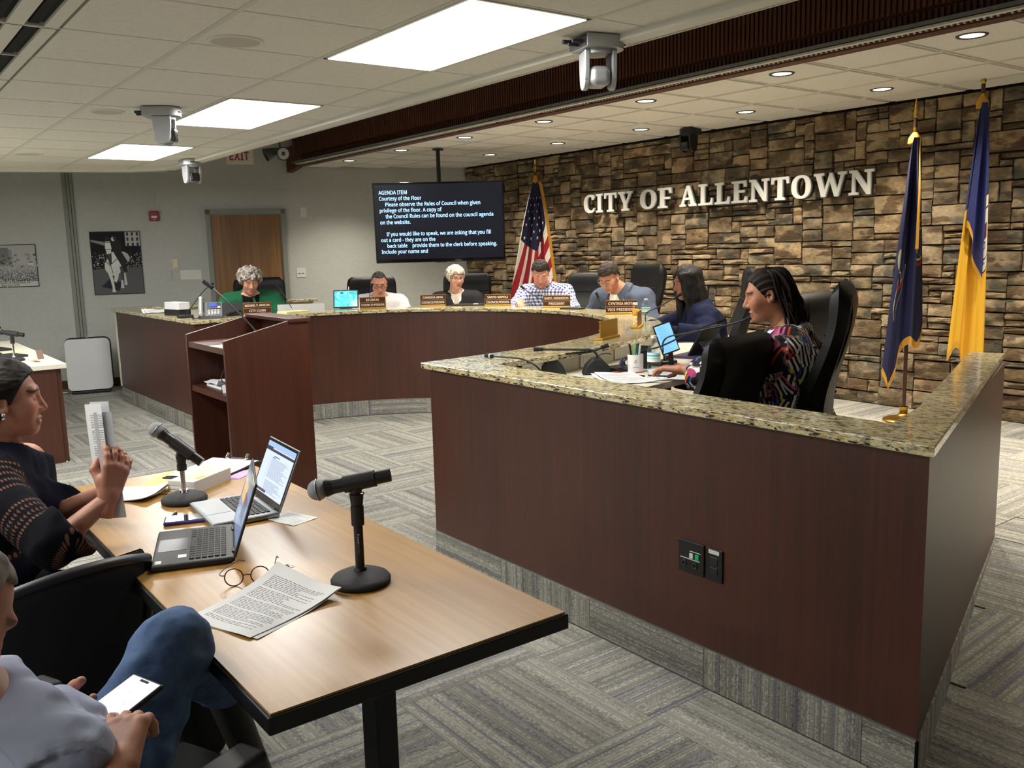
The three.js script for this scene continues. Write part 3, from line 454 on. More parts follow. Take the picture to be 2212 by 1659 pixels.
leatherChair('black leather chair behind the man in white shirt', -8.72, -4.72, face(0.93, 0.37), 0.86);
leatherChair('dark chair behind the clerk in the green jacket', -9.2, -3.62, face(0.93, 0.3), 0.9);

// ---------------------------------------------------------------- television
const SANS = 'sans-serif';
{
  const tv = thing('television', 'large black television hanging from a ceiling pole showing agenda text', 'television', [-8.245, 1.858, -5.285], Math.atan2(0.799, 0.601));
  const inner = new THREE.Group(); // screen unit tilted down a little
  const W = 1.41, H = 0.855, tilt = 0.06;
  const t = canvasTex(1600, 960, (g, w, h) => {
    const gr = g.createLinearGradient(0, 0, 0, h); g.fillStyle = '#05070f'; g.fillRect(0, 0, w, h);
    g.fillStyle = '#cfe6ff'; g.strokeStyle = '#7fb4e6'; g.lineWidth = 2.4; g.font = `62px ${SANS}`;
    const L = ['AGENDA ITEM', 'Courtesy of the Floor', '     Please observe the Rules of Council when given', 'privilege of the floor. A copy of', '     the Council Rules can be found on the council agenda', 'on the website.', '', '     If you would like to speak, we are asking that you fill', 'out a card - they are on the', '     back table    provide them to the clerk before speaking.', 'Include your name and'];
    const kx = 1470 / Math.max(...L.map(s => g.measureText(s).width)); L.forEach((s, i) => { g.save(); g.translate(52, 122 + i * 76); g.scale(kx, 1.05); g.fillText(s, 0, 0); g.strokeText(s, 0, 0); g.restore(); });
  });
  const scr = phy({ color: 0x05060a, roughness: 0.22, clearcoat: 0.3, clearcoatRoughness: 0.2, emissive: 0xffffff, emissiveMap: t, emissiveIntensity: 0.85 });
  const T2 = (g) => { g.rotateX(tilt); return g; };
  M('casing', T2(rbox(W, H, 0.045, 0.008, 0, 0, -0.03)), mat.blackGloss, tv); M('screen', T2(tr(new THREE.PlaneGeometry(W - 0.04, H - 0.06), 0, 0.01, -0.0065)), scr, tv);
  M('sensor_bar', T2(box(0.12, 0.008, 0.01, 0.0, -H / 2 - 0.003, -0.02)), mat.greyPlastic, tv); M('pole', cyl(0.022, 0.022, 0.785, 0, 0, -0.16, 16), mat.black, tv); M('bracket', [box(0.36, 0.3, 0.03, 0, 0, -0.09), box(0.06, 0.06, 0.1, 0, 0.05, -0.12), cyl(0.06, 0.06, 0.015, 0, 0.772, -0.16)], mat.black, tv);
  const sl = new THREE.RectAreaLight(0x6f8fc0, 0.12, W - 0.1, H - 0.1); sl.position.set(0, 0, 0.02); sl.lookAt(0, 0, 5); sl.rotation.set(0, Math.PI, 0); tv.add(sl);
}
// ---------------------------------------------------------------- wall letters
{
  const font = await new FontLoader().loadAsync('fonts/droid/droid_serif_bold.typeface.json');
  const words = [['CITY', -7.765, -6.985], ['OF', -6.87, -6.42], ['ALLENTOWN', -6.31, -4.18]];
  const sign = thing('wall_lettering', 'white block letters reading CITY OF ALLENTOWN on the stone wall', 'sign', [0, 0, -6.985]);
  const face = std({ color: 0xd8d8d2, roughness: 0.45 }), side = std({ color: 0x2a2a2c, roughness: 0.6 });
  for (const [w, x0, x1] of words) {
    const gs = [...w].map(ch => { const g = new TextGeometry(ch, { font, size: 0.2, depth: 0.018, curveSegments: 6, bevelEnabled: true, bevelSize: 0.004, bevelThickness: 0.003, bevelSegments: 1 }); g.computeBoundingBox(); return g; });
    const wd = gs.map(g => g.boundingBox.max.x - g.boundingBox.min.x), gap = 0.022, tot = wd.reduce((a, b) => a + b, 0) + gap * (w.length - 1), k = (x1 - x0) / tot; let x = x0;
    gs.forEach((g, i) => { const b = g.boundingBox; g.translate(-b.min.x, -b.min.y, 0); g.scale(k, 0.207 / (b.max.y - b.min.y), 1); const l = M('letter', g, face, sign); l.position.set(x, 1.93, 0.025); const back = g.clone(); back.scale(1, 1, 1.3); const s = M('return', back, side, l); s.position.set(0.004, -0.004, -0.03); x += (wd[i] + gap) * k; });
  }
}
// ---------------------------------------------------------------- flags
function flagPole(name, label, x, z, H, fin, y0 = DAIS) {
  const f = thing(name, label, 'flag', [x, y0, z]);
  M('base', lathe([[0, 0.06], [0.03, 0.06], [0.032, 0.115], [0.028, 0.115], [0.03, 0.06], [0.05, 0.045], [0.075, 0.035], [0.12, 0.028], [0.15, 0.015], [0.155, 0], [0, 0]], 32), mat.brass, f);
  M('pole', cyl(0.014, 0.014, H - 0.2, 0, 0.05, 0, 12), mat.darkWoodPole, f);
  M('finial', fin(H), mat.brass, f); return f;
}
const spear = H => mg([lathe([[0, 0.16], [0.016, 0.04], [0.02, 0.02], [0.008, 0], [0, 0]], 10), cyl(0.016, 0.012, 0.13, 0, -0.13, 0, 12)].map(g => tr(g, 0, H - 0.15, 0)));
const eagle = H => mg([sph(0.022, 0, H - 0.1, 0, 12), tr(ext([[0, -0.01], [0.05, 0.05], [0.02, 0.045], [0.008, 0.02], [0.0, 0.055], [-0.008, 0.02], [-0.02, 0.045], [-0.05, 0.05]], 0.01, 0.002), 0, H - 0.065, -0.005, 0, -0.7), cyl(0.013, 0.01, 0.08, 0, H - 0.2, 0, 10)]);
function cloth(fn, nu, nv) { const pos = [], uv = [], idx = []; for (let j = 0; j <= nv; j++) for (let i = 0; i <= nu; i++) { const u = i / nu, v = j / nv; pos.push(...fn(u, v)); uv.push(u, 1 - v); } for (let j = 0; j < nv; j++) for (let i = 0; i < nu; i++) { const a = j * (nu + 1) + i; idx.push(a, a + nu + 1, a + 1, a + 1, a + nu + 1, a + nu + 2); } const g = new THREE.BufferGeometry(); g.setAttribute('position', new THREE.Float32BufferAttribute(pos, 3)); g.setAttribute('uv', new THREE.Float32BufferAttribute(uv, 2)); g.setIndex(idx); g.computeVertexNormals(); return g; }
const VT = 0.595, VR = 0.8; // view-right direction in plan: (0.6, -0.8)
{
  // national flag
  const f = flagPole('national_flag', 'red, white and blue striped flag with stars by the television', -8.36, -6.72, 2.44, eagle);
  const t = canvasTex(512, 1024, (g, w, h) => {
    g.fillStyle = '#e4ddd0'; g.fillRect(0, 0, w, h); g.fillStyle = '#9c1b2a';
    // draped stripes: run down and outward
    for (let k = 0; k < 4; k++) { const a = k * 0.29 - 0.08; g.beginPath(); g.moveTo(w * (0.62 + 0.0 * a), h * 0.3); g.moveTo(w * (0.30 + a * 0.55), h * 0.3); g.lineTo(w * (0.40 + a * 0.55), h * 0.3); g.quadraticCurveTo(w * (0.25 + a * 0.8), h * 0.65, w * (a * 0.72 + 0.14), h); g.lineTo(w * (a * 0.72 - 0.03), h); g.quadraticCurveTo(w * (0.12 + a * 0.8), h * 0.65, w * (0.30 + a * 0.55), h * 0.3); g.fill(); }
    for (let k = 0; k < 4; k++) { const y = 0.42 + k * 0.17; g.beginPath(); g.moveTo(w * 1.02, h * (y)); g.lineTo(w * 1.02, h * (y + 0.085)); g.lineTo(w * 0.63, h * (y + 0.25)); g.lineTo(w * 0.63, h * (y + 0.155)); g.fill(); }
    g.fillStyle = '#191a3c'; g.beginPath(); g.moveTo(0, 0); g.lineTo(w, 0); g.lineTo(w * 0.98, h * 0.33); g.lineTo(w * 0.6, h * 0.52); g.lineTo(w * 0.02, h * 0.44); g.closePath(); g.fill();
    g.fillStyle = '#e8e6e0'; const star = (x, y, r) => { g.beginPath(); for (let i = 0; i < 10; i++) { const a = i * Math.PI / 5 - Math.PI / 2, q = i & 1 ? r * 0.42 : r; g.lineTo(x + Math.cos(a) * q * 1.3, y + Math.sin(a) * q); } g.fill(); };
    for (let r = 0; r < 8; r++) for (let c = 0; c < 4; c++) { const x = w * (0.14 + 0.24 * c + (r & 1 ? 0.1 : 0)), y = h * (0.12 + r * 0.05); if (x < w * 0.95 && y < h * (0.44 + 0.06 * x / w) && hash(r, c, 4) > 0.15) star(x, y, 12 + r * 0.9); }
  });
  const R = [0.62, 0, -0.785], Fv = [0.785, 0, 0.62];
  const g = cloth((u, v) => { const W = 0.06 + 0.52 * Math.pow(v, 0.8), a = (u - 0.5 + 0.12 * v * 0) * W - 0.07 * v, d = 0.035 * Math.sin(u * 15 + 1.5 * v) * sstep(0, 0.3, v) + 0.02 * Math.sin(u * 31 + v * 3) * sstep(0, 0.4, v); const y = 2.17 - 1.5 * v - 0.06 * Math.sin(u * 4) * v; return [R[0] * a + Fv[0] * (d + 0.03), y, R[2] * a + Fv[2] * (d + 0.03)]; }, 48, 40);
  M('flag_cloth', g, std({ map: t, roughness: 0.85, side: THREE.DoubleSide }), f);
  M('fringe', cloth((u, v) => { const vv = u, W = 0.06 + 0.52 * Math.pow(vv, 0.8), a = (0.5) * W - 0.07 * vv + v * 0.035, d = 0.035 * Math.sin(15 + 1.5 * vv) * sstep(0, 0.3, vv); return [R[0] * a + Fv[0] * (d + 0.03), 2.17 - 1.5 * vv - 0.06 * Math.sin(4) * vv, R[2] * a + Fv[2] * (d + 0.03)]; }, 30, 1), std({ color: 0xc08a24, roughness: 0.8, side: THREE.DoubleSide }), f);
  M('tie', [lathe([[0.016, 0.1], [0.035, 0.03], [0.03, 0]], 12)].map(q => tr(q, 0, 2.15, 0)), std({ color: 0xc08a24, roughness: 0.8, side: THREE.DoubleSide }), f);
}
const fringeMat = std({ color: 0xc8932c, roughness: 0.75, side: THREE.DoubleSide });
{
  // blue state flag with gold fringe
  const f = flagPole('state_flag', 'navy blue flag with gold fringe and coat of arms by the stone wall', -3.62, -6.55, 2.44, spear);
  const t = canvasTex(512, 1024, (g, w, h) => {
    g.fillStyle = '#15183f'; g.fillRect(0, 0, w, h);
    g.lineWidth = 5; g.strokeStyle = '#b9b6ac'; g.fillStyle = '#17161a';
    // fragments of the coat of arms visible in the folds
    g.save(); g.beginPath(); g.moveTo(w * 0.1, h * 0.58); g.quadraticCurveTo(w * 0.3, h * 0.5, w * 0.28, h * 0.6); g.quadraticCurveTo(w * 0.5, h * 0.56, w * 0.46, h * 0.63); g.quadraticCurveTo(w * 0.2, h * 0.66, w * 0.2, h * 0.72); g.quadraticCurveTo(w * 0.04, h * 0.78, w * 0.06, h * 0.68); g.closePath(); g.fill(); g.stroke(); g.restore();
    g.fillStyle = '#7c1e22'; g.fillRect(w * 0.14, h * 0.6, w * 0.2, h * 0.025);
    g.fillStyle = '#16151a'; g.beginPath(); g.moveTo(w * 0.72, h * 0.38); g.lineTo(w * 0.95, h * 0.34); g.lineTo(w * 0.98, h * 0.45); g.lineTo(w * 0.7, h * 0.43); g.fill(); g.stroke();
    g.fillStyle = '#8f2a2c'; g.fillRect(w * 0.78, h * 0.395, w * 0.14, h * 0.014);
    g.fillStyle = '#2f6a55'; for (let i = 0; i < 16; i++) g.fillRect(w * (0.74 + 0.22 * hash(i, 1, 1)), h * (0.48 + 0.12 * hash(i, 2, 1)), 16, 9);
    g.fillStyle = '#b59a3a'; g.beginPath(); g.ellipse(w * 0.76, h * 0.535, 14, 26, 0, 0, 7); g.fill(); g.fillRect(w * 0.74, h * 0.585, w * 0.2, 10); g.fillStyle = '#8d8f6a'; g.beginPath(); g.ellipse(w * 0.08, h * 0.5, 26, 46, 0, 0, 7); g.fill(); g.fillStyle = '#7c1e22'; g.fillRect(w * 0.74, h * 0.605, w * 0.24, 18);
  });
  const R = [0.62, 0, -0.785], Fv = [0.785, 0, 0.62];
  const W = v => 0.05 + 0.27 * Math.pow(v, 0.75), P = (u, v, e = 0) => { const a = (u - 0.55) * W(v) - 0.03 * v + e, d = (0.03 * Math.sin(u * 11 + 0.6) + 0.02 * Math.sin(u * 23)) * sstep(0, 0.3, v); const low = 1.72 - 0.36 * sstep(0.3, 1, u) + 0.12 * Math.sin(u * 9); const y = 2.15 - low * v; return [R[0] * a + Fv[0] * (d + 0.05), y, R[2] * a + Fv[2] * (d + 0.05)]; };
  M('flag_cloth', cloth((u, v) => P(u, v), 48, 40), std({ map: t, roughness: 0.8, side: THREE.DoubleSide }), f);
  M('fringe', cloth((u, v) => { const p = P(u, 1); return [p[0], p[1] - v * 0.06 + 0.01, p[2]]; }, 48, 1), fringeMat, f);
  M('fringe', cloth((u, v) => { const p = P(0.62 + 0.1 * (v - 0.5), u * 0.55); return [p[0] + Fv[0] * 0.035, p[1], p[2] + Fv[2] * 0.035]; }, 30, 2), fringeMat, f);
  M('tie', [tr(lathe([[0.016, 0.06], [0.045, 0.02], [0.05, -0.02], [0.03, -0.03]], 12), 0, 2.13, 0)], fringeMat, f);
}
{
  // city flag, blue over yellow
  const f = flagPole('city_flag', 'blue and yellow city flag with a seal behind the bench wing', -3.16, -6.6, 2.62, spear);
  const R = [0.62, 0, -0.785], Fv = [0.785, 0, 0.62];
  const t = canvasTex(512, 1024, (g, w, h) => {
    g.fillStyle = '#d9a526'; g.fillRect(0, 0, w, h); g.fillStyle = '#222860'; g.fillRect(0, 0, w, h * 0.42);
    g.fillStyle = '#cfcabd'; g.beginPath(); g.ellipse(w * 0.86, h * 0.5, w * 0.22, h * 0.15, 0, 0, 7); g.fill(); g.strokeStyle = '#1c1a1a'; g.lineWidth = 7; g.stroke(); g.beginPath(); g.ellipse(w * 0.86, h * 0.5, w * 0.15, h * 0.1, 0, 0, 7); g.stroke();
    g.fillStyle = '#5a2630'; g.fillRect(w * 0.8, h * 0.46, w * 0.08, h * 0.06); g.fillStyle = '#1c1a1a'; g.font = `bold 46px ${SANS}`; g.fillText('TO', w * 0.74, h * 0.56); g.fillText('PA.', w * 0.72, h * 0.62);
  });
  const W = v => 0.04 + 0.24 * Math.pow(v, 0.7), P = (u, v) => { const a = (u - 0.62) * W(v) - 0.02 * v, d = (0.03 * Math.sin(u * 10) + 0.015 * Math.sin(u * 21 + 1)) * sstep(0, 0.3, v); const y = 2.34 - (1.78 - 0.1 * Math.sin(u * 7)) * v; return [R[0] * a + Fv[0] * (d + 0.05), y, R[2] * a + Fv[2] * (d + 0.05)]; };
  M('flag_cloth', cloth((u, v) => P(u, v), 40, 40), std({ map: t, roughness: 0.8, side: THREE.DoubleSide }), f);
  // outer blue fold hanging in front
  M('blue_fold', cloth((u, v) => { const p = P(u * 0.72, v * lerp(0.46, 0.66, u)); return [p[0] + Fv[0] * 0.04 * sstep(0, 0.2, v), p[1], p[2] + Fv[2] * 0.04 * sstep(0, 0.2, v)]; }, 30, 30), std({ color: 0x222860, roughness: 0.8, side: THREE.DoubleSide }), f);
  M('fringe', cloth((u, v) => { const p = P(u * 0.72, lerp(0.46, 0.66, u)); return [p[0] + Fv[0] * 0.045, p[1] - v * 0.05 + 0.005, p[2] + Fv[2] * 0.045]; }, 30, 1), fringeMat, f);
  M('fringe', cloth((u, v) => { const p = P(u, 1); return [p[0], p[1] - v * 0.05 + 0.005, p[2]]; }, 40, 1), fringeMat, f);
  M('fringe', cloth((u, v) => { const p = P(0.98 + 0.02 * v, u); return [p[0] + Fv[0] * 0.01, p[1], p[2] + Fv[2] * 0.01]; }, 30, 1), fringeMat, f);
  M('tie', [tr(lathe([[0.016, 0.06], [0.04, 0.02], [0.042, -0.02], [0.03, -0.03]], 12), 0, 2.33, 0)], fringeMat, f);
}
// ---------------------------------------------------------------- back wall: door, raceway, pictures, plates
{
  const d = new THREE.Group(); d.name = 'door_1'; d.userData = { kind: 'structure', label: 'brown wooden door in a grey metal frame' }; scene.add(d); onBack(d, 2.905, 0, 0);
  const W = 0.866, H = 2.075;
  M('leaf', uvm(box(W, H, 0.012, 0, H / 2, 0.012)), mat.oak, d);
  for (const s of [-1, 1]) { M('jamb', [box(0.055, H + 0.055, 0.05, s * (W / 2 + 0.0275), (H + 0.055) / 2, 0.025), box(0.012, H, 0.03, s * (W / 2 - 0.004), H / 2, 0.015)], mat.wallTrim, d); }
  M('head', [box(W + 0.11, 0.055, 0.05, 0, H + 0.0275, 0.025), box(W, 0.012, 0.03, 0, H - 0.004, 0.015)], mat.wallTrim, d);
  const h = M('door_handle', [rod([-0.37, 1.02, 0.018], [-0.37, 1.02, 0.07], 0.012), rod([-0.37, 1.02, 0.068], [-0.26, 1.02, 0.068], 0.009)], mat.steel, d);
  const r = new THREE.Group(); r.name = 'trim_3'; r.userData = { kind: 'structure', label: 'grey vertical cable raceway on the back wall' }; scene.add(r); onBack(r, 4.92, 0, 0);
  M('cover', rbox(0.044, 2.98, 0.028, 0.004, -0.036, 1.5, 0.014), mat.wallTrim, r); M('cover', rbox(0.03, 2.98, 0.022, 0.004, 0.004, 1.5, 0.011), mat.wallTrim, r); M('cover', rbox(0.03, 2.98, 0.03, 0.004, 0.04, 1.5, 0.015), mat.wallTrim, r);
}
function wallThing(name, label, cat, s, y, group) { const o = thing(name, label, cat, [0, 0, 0], 0, group); return onBack(o, s, y, 0); }
{
  // photographs
  const horse = canvasTex(480, 640, (g, w, h) => {
    g.fillStyle = '#17171a'; g.fillRect(0, 0, w, h); g.fillStyle = '#5c5d60'; g.beginPath(); g.moveTo(0, h * 0.6); g.lineTo(w, h * 0.52); g.lineTo(w, h); g.lineTo(0, h); g.fill();
    for (let i = 0; i < 900; i++) { const a = hash(i, 1, 2), b = hash(i, 2, 2); const x = a * w, y = h * (0.33 + 0.24 * b); const v = hash(i, 3, 2) > 0.8 ? 200 : 10 + 40 * hash(i, 4, 2); if (x > w * 0.3 && x < w * 0.62) continue; g.fillStyle = `rgb(${v},${v},${v})`; g.fillRect(x, y, 7, 11); }
    g.fillStyle = '#b4b4b0'; g.fillRect(w * 0.7, 0, w * 0.3, h * 0.23); g.fillStyle = '#33343a'; for (let r = 0; r < 3; r++) for (let c = 0; c < 3; c++) g.fillRect(w * (0.73 + 0.1 * c), h * (0.01 + r * 0.085), w * 0.04, h * 0.055);
    g.fillStyle = '#8d8d8b'; g.beginPath(); g.moveTo(0, h * 0.12); g.lineTo(w * 0.28, h * 0.16); g.lineTo(w * 0.28, h * 0.22); g.lineTo(0, h * 0.15); g.fill();
    g.fillStyle = '#2a2a2c'; g.beginPath(); g.moveTo(w * 0.14, h * 0.88); g.lineTo(w * 0.34, h * 0.74); g.lineTo(w * 0.56, h * 0.82); g.lineTo(w * 0.5, h * 0.95); g.fill();     // cast on the street
    const ell = (c, x, y, a, b, r = 0) => { g.fillStyle = c; g.beginPath(); g.ellipse(w * x, h * y, w * a, h * b, r, 0, 7); g.fill(); };
    const poly = (c, L) => { g.fillStyle = c; g.beginPath(); L.forEach(p => g.lineTo(w * p[0], h * p[1])); g.fill(); };
    ell('#b9b9b4', 0.62, 0.42, 0.14, 0.1, 0.6); ell('#d9d9d3', 0.42, 0.55, 0.18, 0.15, 0.15); ell('#dededa', 0.44, 0.44, 0.12, 0.12);
    poly('#d4d4ce', [[0.28, 0.62], [0.36, 0.64], [0.4, 0.8], [0.41, 0.93], [0.43, 0.97], [0.35, 0.97], [0.36, 0.9], [0.33, 0.76]]); poly('#d0d0ca', [[0.43, 0.62], [0.53, 0.6], [0.5, 0.73], [0.45, 0.82], [0.4, 0.79], [0.42, 0.72]]); poly('#4a4a4c', [[0.54, 0.56], [0.64, 0.55], [0.64, 0.84], [0.58, 0.84]]); poly('#c4c4bf', [[0.55, 0.78], [0.59, 0.78], [0.6, 0.91], [0.53, 0.91]]); poly('#c4c4bf', [[0.62, 0.66], [0.65, 0.66], [0.67, 0.86], [0.61, 0.86]]);
    poly('#2a2b2e', [[0.42, 0.2], [0.46, 0.13], [0.56, 0.13], [0.62, 0.2], [0.61, 0.33], [0.72, 0.49], [0.66, 0.52], [0.7, 0.64], [0.64, 0.66], [0.54, 0.48], [0.45, 0.34]]); ell('#c8c8c4', 0.455, 0.115, 0.04, 0.035); ell('#3a3a3c', 0.49, 0.1, 0.03, 0.03);
    poly('#e2e2dd', [[0.29, 0.14], [0.39, 0.14], [0.41, 0.26], [0.38, 0.37], [0.32, 0.38], [0.28, 0.26]]); poly('#2b2b2d', [[0.31, 0.07], [0.37, 0.07], [0.39, 0.15], [0.29, 0.15]]); poly('#444', [[0.3, 0.36], [0.4, 0.34], [0.39, 0.52], [0.34, 0.52]]);
    g.strokeStyle = '#2a2a2c'; g.lineWidth = 6; g.beginPath(); g.moveTo(w * 0.28, h * 0.165); g.lineTo(w * 0.4, h * 0.165); g.moveTo(w * 0.28, h * 0.28); g.lineTo(w * 0.4, h * 0.28); g.moveTo(w * 0.26, h * 0.46); g.lineTo(w * 0.35, h * 0.54); g.lineTo(w * 0.52, h * 0.42); g.moveTo(w * 0.36, h * 0.54); g.lineTo(w * 0.4, h * 0.67); g.stroke();
  });
  const parade = canvasTex(640, 480, (g, w, h) => {
    g.fillStyle = '#b3b4b0'; g.fillRect(0, 0, w, h); g.fillStyle = '#8f908e'; g.fillRect(0, h * 0.1, w * 0.62, h * 0.4); g.fillStyle = '#7b7c7b'; g.fillRect(w * 0.3, h * 0.06, w * 0.27, h * 0.4);
    for (let i = 0; i < 60; i++) { const v = 80 + 90 * hash(i, 5, 6); g.fillStyle = `rgb(${v},${v},${v})`; g.fillRect(w * hash(i, 1, 6), h * (0.2 + 0.3 * hash(i, 2, 6)), 30, 22); }
    for (let i = 0; i < 3200; i++) { const t = Math.sqrt(hash(i, 2, 9)); const v = 20 + 200 * hash(i, 3, 9), s = 3 + 9 * t; g.fillStyle = `rgb(${v},${v},${v})`; g.fillRect(w * hash(i, 1, 9), h * (0.42 + 0.45 * t), s * 0.6, s); }
    g.fillStyle = '#c9c9c3'; g.fillRect(w * 0.86, h * 0.43, w * 0.1, h * 0.07); g.fillRect(0, h * 0.88, w, h * 0.12); g.fillStyle = '#1c1c1e'; g.font = `italic bold 27px ${'serif'}`; g.fillText('ed War - Pride of Allentown, Pa.', w * 0.2, h * 0.93); g.fillText('May 21st 1916', w * 0.4, h * 0.985);
  });
  const picture = (name, label, s0, s1, y0, y1, t) => { const W = s1 - s0, H = y1 - y0, o = wallThing(name, label, 'picture', (s0 + s1) / 2, (y0 + y1) / 2);
    M('backing', box(W - 0.004, H - 0.004, 0.008, 0, 0, 0.005), mat.black, o); M('print', tr(new THREE.PlaneGeometry(W - 0.014, H - 0.014), 0, 0, 0.0095), std({ map: t, roughness: 0.85 }), o); M('frame', [box(W, 0.008, 0.014, 0, H / 2 - 0.004, 0.007), box(W, 0.008, 0.014, 0, -H / 2 + 0.004, 0.007), box(0.008, H, 0.014, W / 2 - 0.004, 0, 0.007), box(0.008, H, 0.014, -W / 2 + 0.004, 0, 0.007)], mat.black, o); for (const [a, b] of [[W / 2 + 0.004, 0], [-W / 2 - 0.004, 0], [0, -H / 2 - 0.004]]) M('clip', box(0.014, 0.014, 0.016, a, b, 0.008), mat.steel, o); };
  picture('framed_photograph', 'framed black and white photo of a rider on a white horse', 4.168, 4.735, 1.123, 1.886, horse); picture('framed_photograph', 'framed black and white photo of a street crowd with handwritten caption', 5.325, 6.0, 1.254, 1.752, parade);
  // plates
  const fa = wallThing('fire_alarm_strobe', 'small red fire alarm strobe on the grey wall', 'fire alarm', 3.985, 2.062); M('housing', rbox(0.118, 0.118, 0.05, 0.012, 0, 0, 0.025), mat.red, fa); M('strobe_lens', rbox(0.07, 0.03, 0.03, 0.008, 0, -0.012, 0.05), phy({ color: 0xe6e6ee, roughness: 0.15, transmission: 0.3 }), fa);
  M('lettering', tr(new THREE.PlaneGeometry(0.07, 0.018), 0, -0.042, 0.0505), std({ map: canvasTex(128, 32, (g, w, h) => { g.fillStyle = '#8e1420'; g.fillRect(0, 0, w, h); g.fillStyle = '#e9d6d4'; g.font = `bold 26px ${SANS}`; g.textAlign = 'center'; g.fillText('FIRE', w / 2, 26); }), roughness: 0.5 }), fa);
  const pl = (name, label, s, y, w, h, mm, extra) => { const o = wallThing(name, label, 'wall plate', s, y); M('plate', rbox(w, h, 0.008, 0.002, 0, 0, 0.005), mm, o); if (extra) extra(o); return o; };
  pl('blank_plate', 'painted square cover plate high on the grey wall', 4.0, 2.255, 0.08, 0.115, mat.wall); pl('blank_plate', 'painted blank cover plate beside the dimmer panel', 3.863, 1.333, 0.055, 0.117, mat.wall);
  pl('thermostat', 'cream wall thermostat above the dimmer panel', 3.785, 1.47, 0.074, 0.122, mat.ivory, o => M('dial_cover', rbox(0.056, 0.1, 0.016, 0.004, 0, 0, 0.014), mat.ivory, o));
  pl('dimmer_panel', 'wide white four-gang dimmer plate beside the door', 3.615, 1.332, 0.25, 0.12, mat.lightPlastic, o => { for (let i = 0; i < 4; i++) M('dimmer', rbox(0.036, 0.068, 0.01, 0.003, -0.078 + i * 0.044, 0, 0.01), mat.lightPlastic, o); for (const i of [1, 2]) M('indicator', box(0.014, 0.014, 0.004, -0.078 + i * 0.044, -0.014, 0.016), mat.white, o); });
  pl('light_switch', 'white rocker light switch high beside the door', 2.18, 2.09, 0.078, 0.124, mat.lightPlastic, o => M('rocker', rbox(0.034, 0.066, 0.01, 0.003, 0, 0, 0.01), mat.white, o));
  pl('data_outlet', 'white data outlet plate right of the door at counter height', 2.255, 1.315, 0.118, 0.12, mat.lightPlastic, o => { for (const x of [-0.024, 0.024]) M('jack', box(0.03, 0.01, 0.004, x, -0.012, 0.01), mat.greyPlastic, o); });
  // exit sign and emergency lamps, hung from the upper ceiling
  const ex = thing('exit_sign', 'red EXIT sign half hidden by the ceiling edge', 'sign', [-10.55, 2.72, -4.0], BW_TURN + Math.PI / 2 - 0.596);
  ex.rotation.y = Math.atan2(0.93, 0.36);
  M('housing', rbox(0.31, 0.19, 0.045, 0.004, 0, 0, 0), mat.lightPlastic, ex); M('legend', tr(new THREE.PlaneGeometry(0.3, 0.18), 0, 0, 0.0235), std({ map: canvasTex(300, 180, (g, w, h) => { g.fillStyle = '#d9d6c8'; g.fillRect(0, 0, w, h); g.fillStyle = '#a31f26'; g.font = `bold 140px ${SANS}`; g.save(); g.translate(24, 142); g.scale(0.78, 1.02); g.fillText('EXIT', 0, 0); g.restore(); }), roughness: 0.5 }), ex); M('stem', cyl(0.01, 0.01, 0.24, 0, 0.09, 0), mat.white, ex);
  const em = thing('emergency_lamp', 'grey twin-head emergency lamp beside the EXIT sign', 'lamp', [-10.3, 2.74, -4.4], Math.atan2(0.85, 0.5));
  M('stem', [cyl(0.011, 0.011, 0.3, 0, 0.02, 0), rod([-0.12, 0.03, 0], [0.03, 0.05, 0], 0.022)], mat.greyPlastic, em);
  const head = (x, ry, rx) => { const g = lathe([[0, -0.1], [0.035, -0.1], [0.06, -0.03], [0.075, 0.03], [0.08, 0.045], [0.07, 0.045]], 24); g.rotateX(Math.PI / 2); return tr(g, x, 0, 0, rx, ry); };
  M('lamp_head', head(-0.13, -1.2, 0.4), mat.greyPlastic, em); const h2 = M('lamp_head', head(0.03, 0.25, 0.15), mat.greyPlastic, em); M('reflector', tr(new THREE.CylinderGeometry(0.066, 0.066, 0.006, 24), 0, 0, 0).rotateX(Math.PI / 2).translate(0.041, -0.006, 0.04), mat.lightPlastic, h2); M('bulb', sph(0.024, 0.043, -0.008, 0.045), mat.greyPlastic, h2);
}
// ---------------------------------------------------------------- air purifier
{
  const p = thing('air_purifier', 'white and black air purifier standing by the grey wall', 'air purifier', [-11.32, 0, -2.3], Math.atan2(0.93, 0.2));
  M('body', rbox(0.5, 0.62, 0.17, 0.075, 0, 0.345, 0, 5), mat.blackMatte, p);
  const s = new THREE.Shape(); const w = 0.235, h = 0.295, r = 0.06; s.moveTo(-w + r, -h); s.lineTo(w - r, -h); s.quadraticCurveTo(w, -h, w, -h + r); s.lineTo(w, h - r); s.quadraticCurveTo(w, h, w - r, h); s.lineTo(-w + r, h); s.quadraticCurveTo(-w, h, -w, h - r); s.lineTo(-w, -h + r); s.quadraticCurveTo(-w, -h, -w + r, -h);
  M('front_cover', tr(ext(s, 0.018, 0.006), -0.005, 0.345, 0.088), std({ color: 0xc9cbcb, roughness: 0.6 }), p); M('foot', rbox(0.42, 0.035, 0.2, 0.01, 0, 0.018, 0), mat.black, p); M('indicator', box(0.03, 0.004, 0.01, 0, 0.656, 0.03), std({ color: 0x9fd6d2, roughness: 0.4 }), p);
  const c = thing('white_power_cord', 'white power cord lying along the baseboard', 'cord', [0, 0, 0]); M('cord', tube([[-11.42, 0.012, -2.06], [-11.55, 0.01, -1.9], [-11.66, 0.012, -1.72], [-11.72, 0.01, -1.5], [-11.85, 0.01, -1.1]], 0.008, 6, 30), mat.lightPlastic, c); M('connector', rbox(0.05, 0.022, 0.03, 0.006, -11.66, 0.014, -1.74), mat.lightPlastic, c);
}
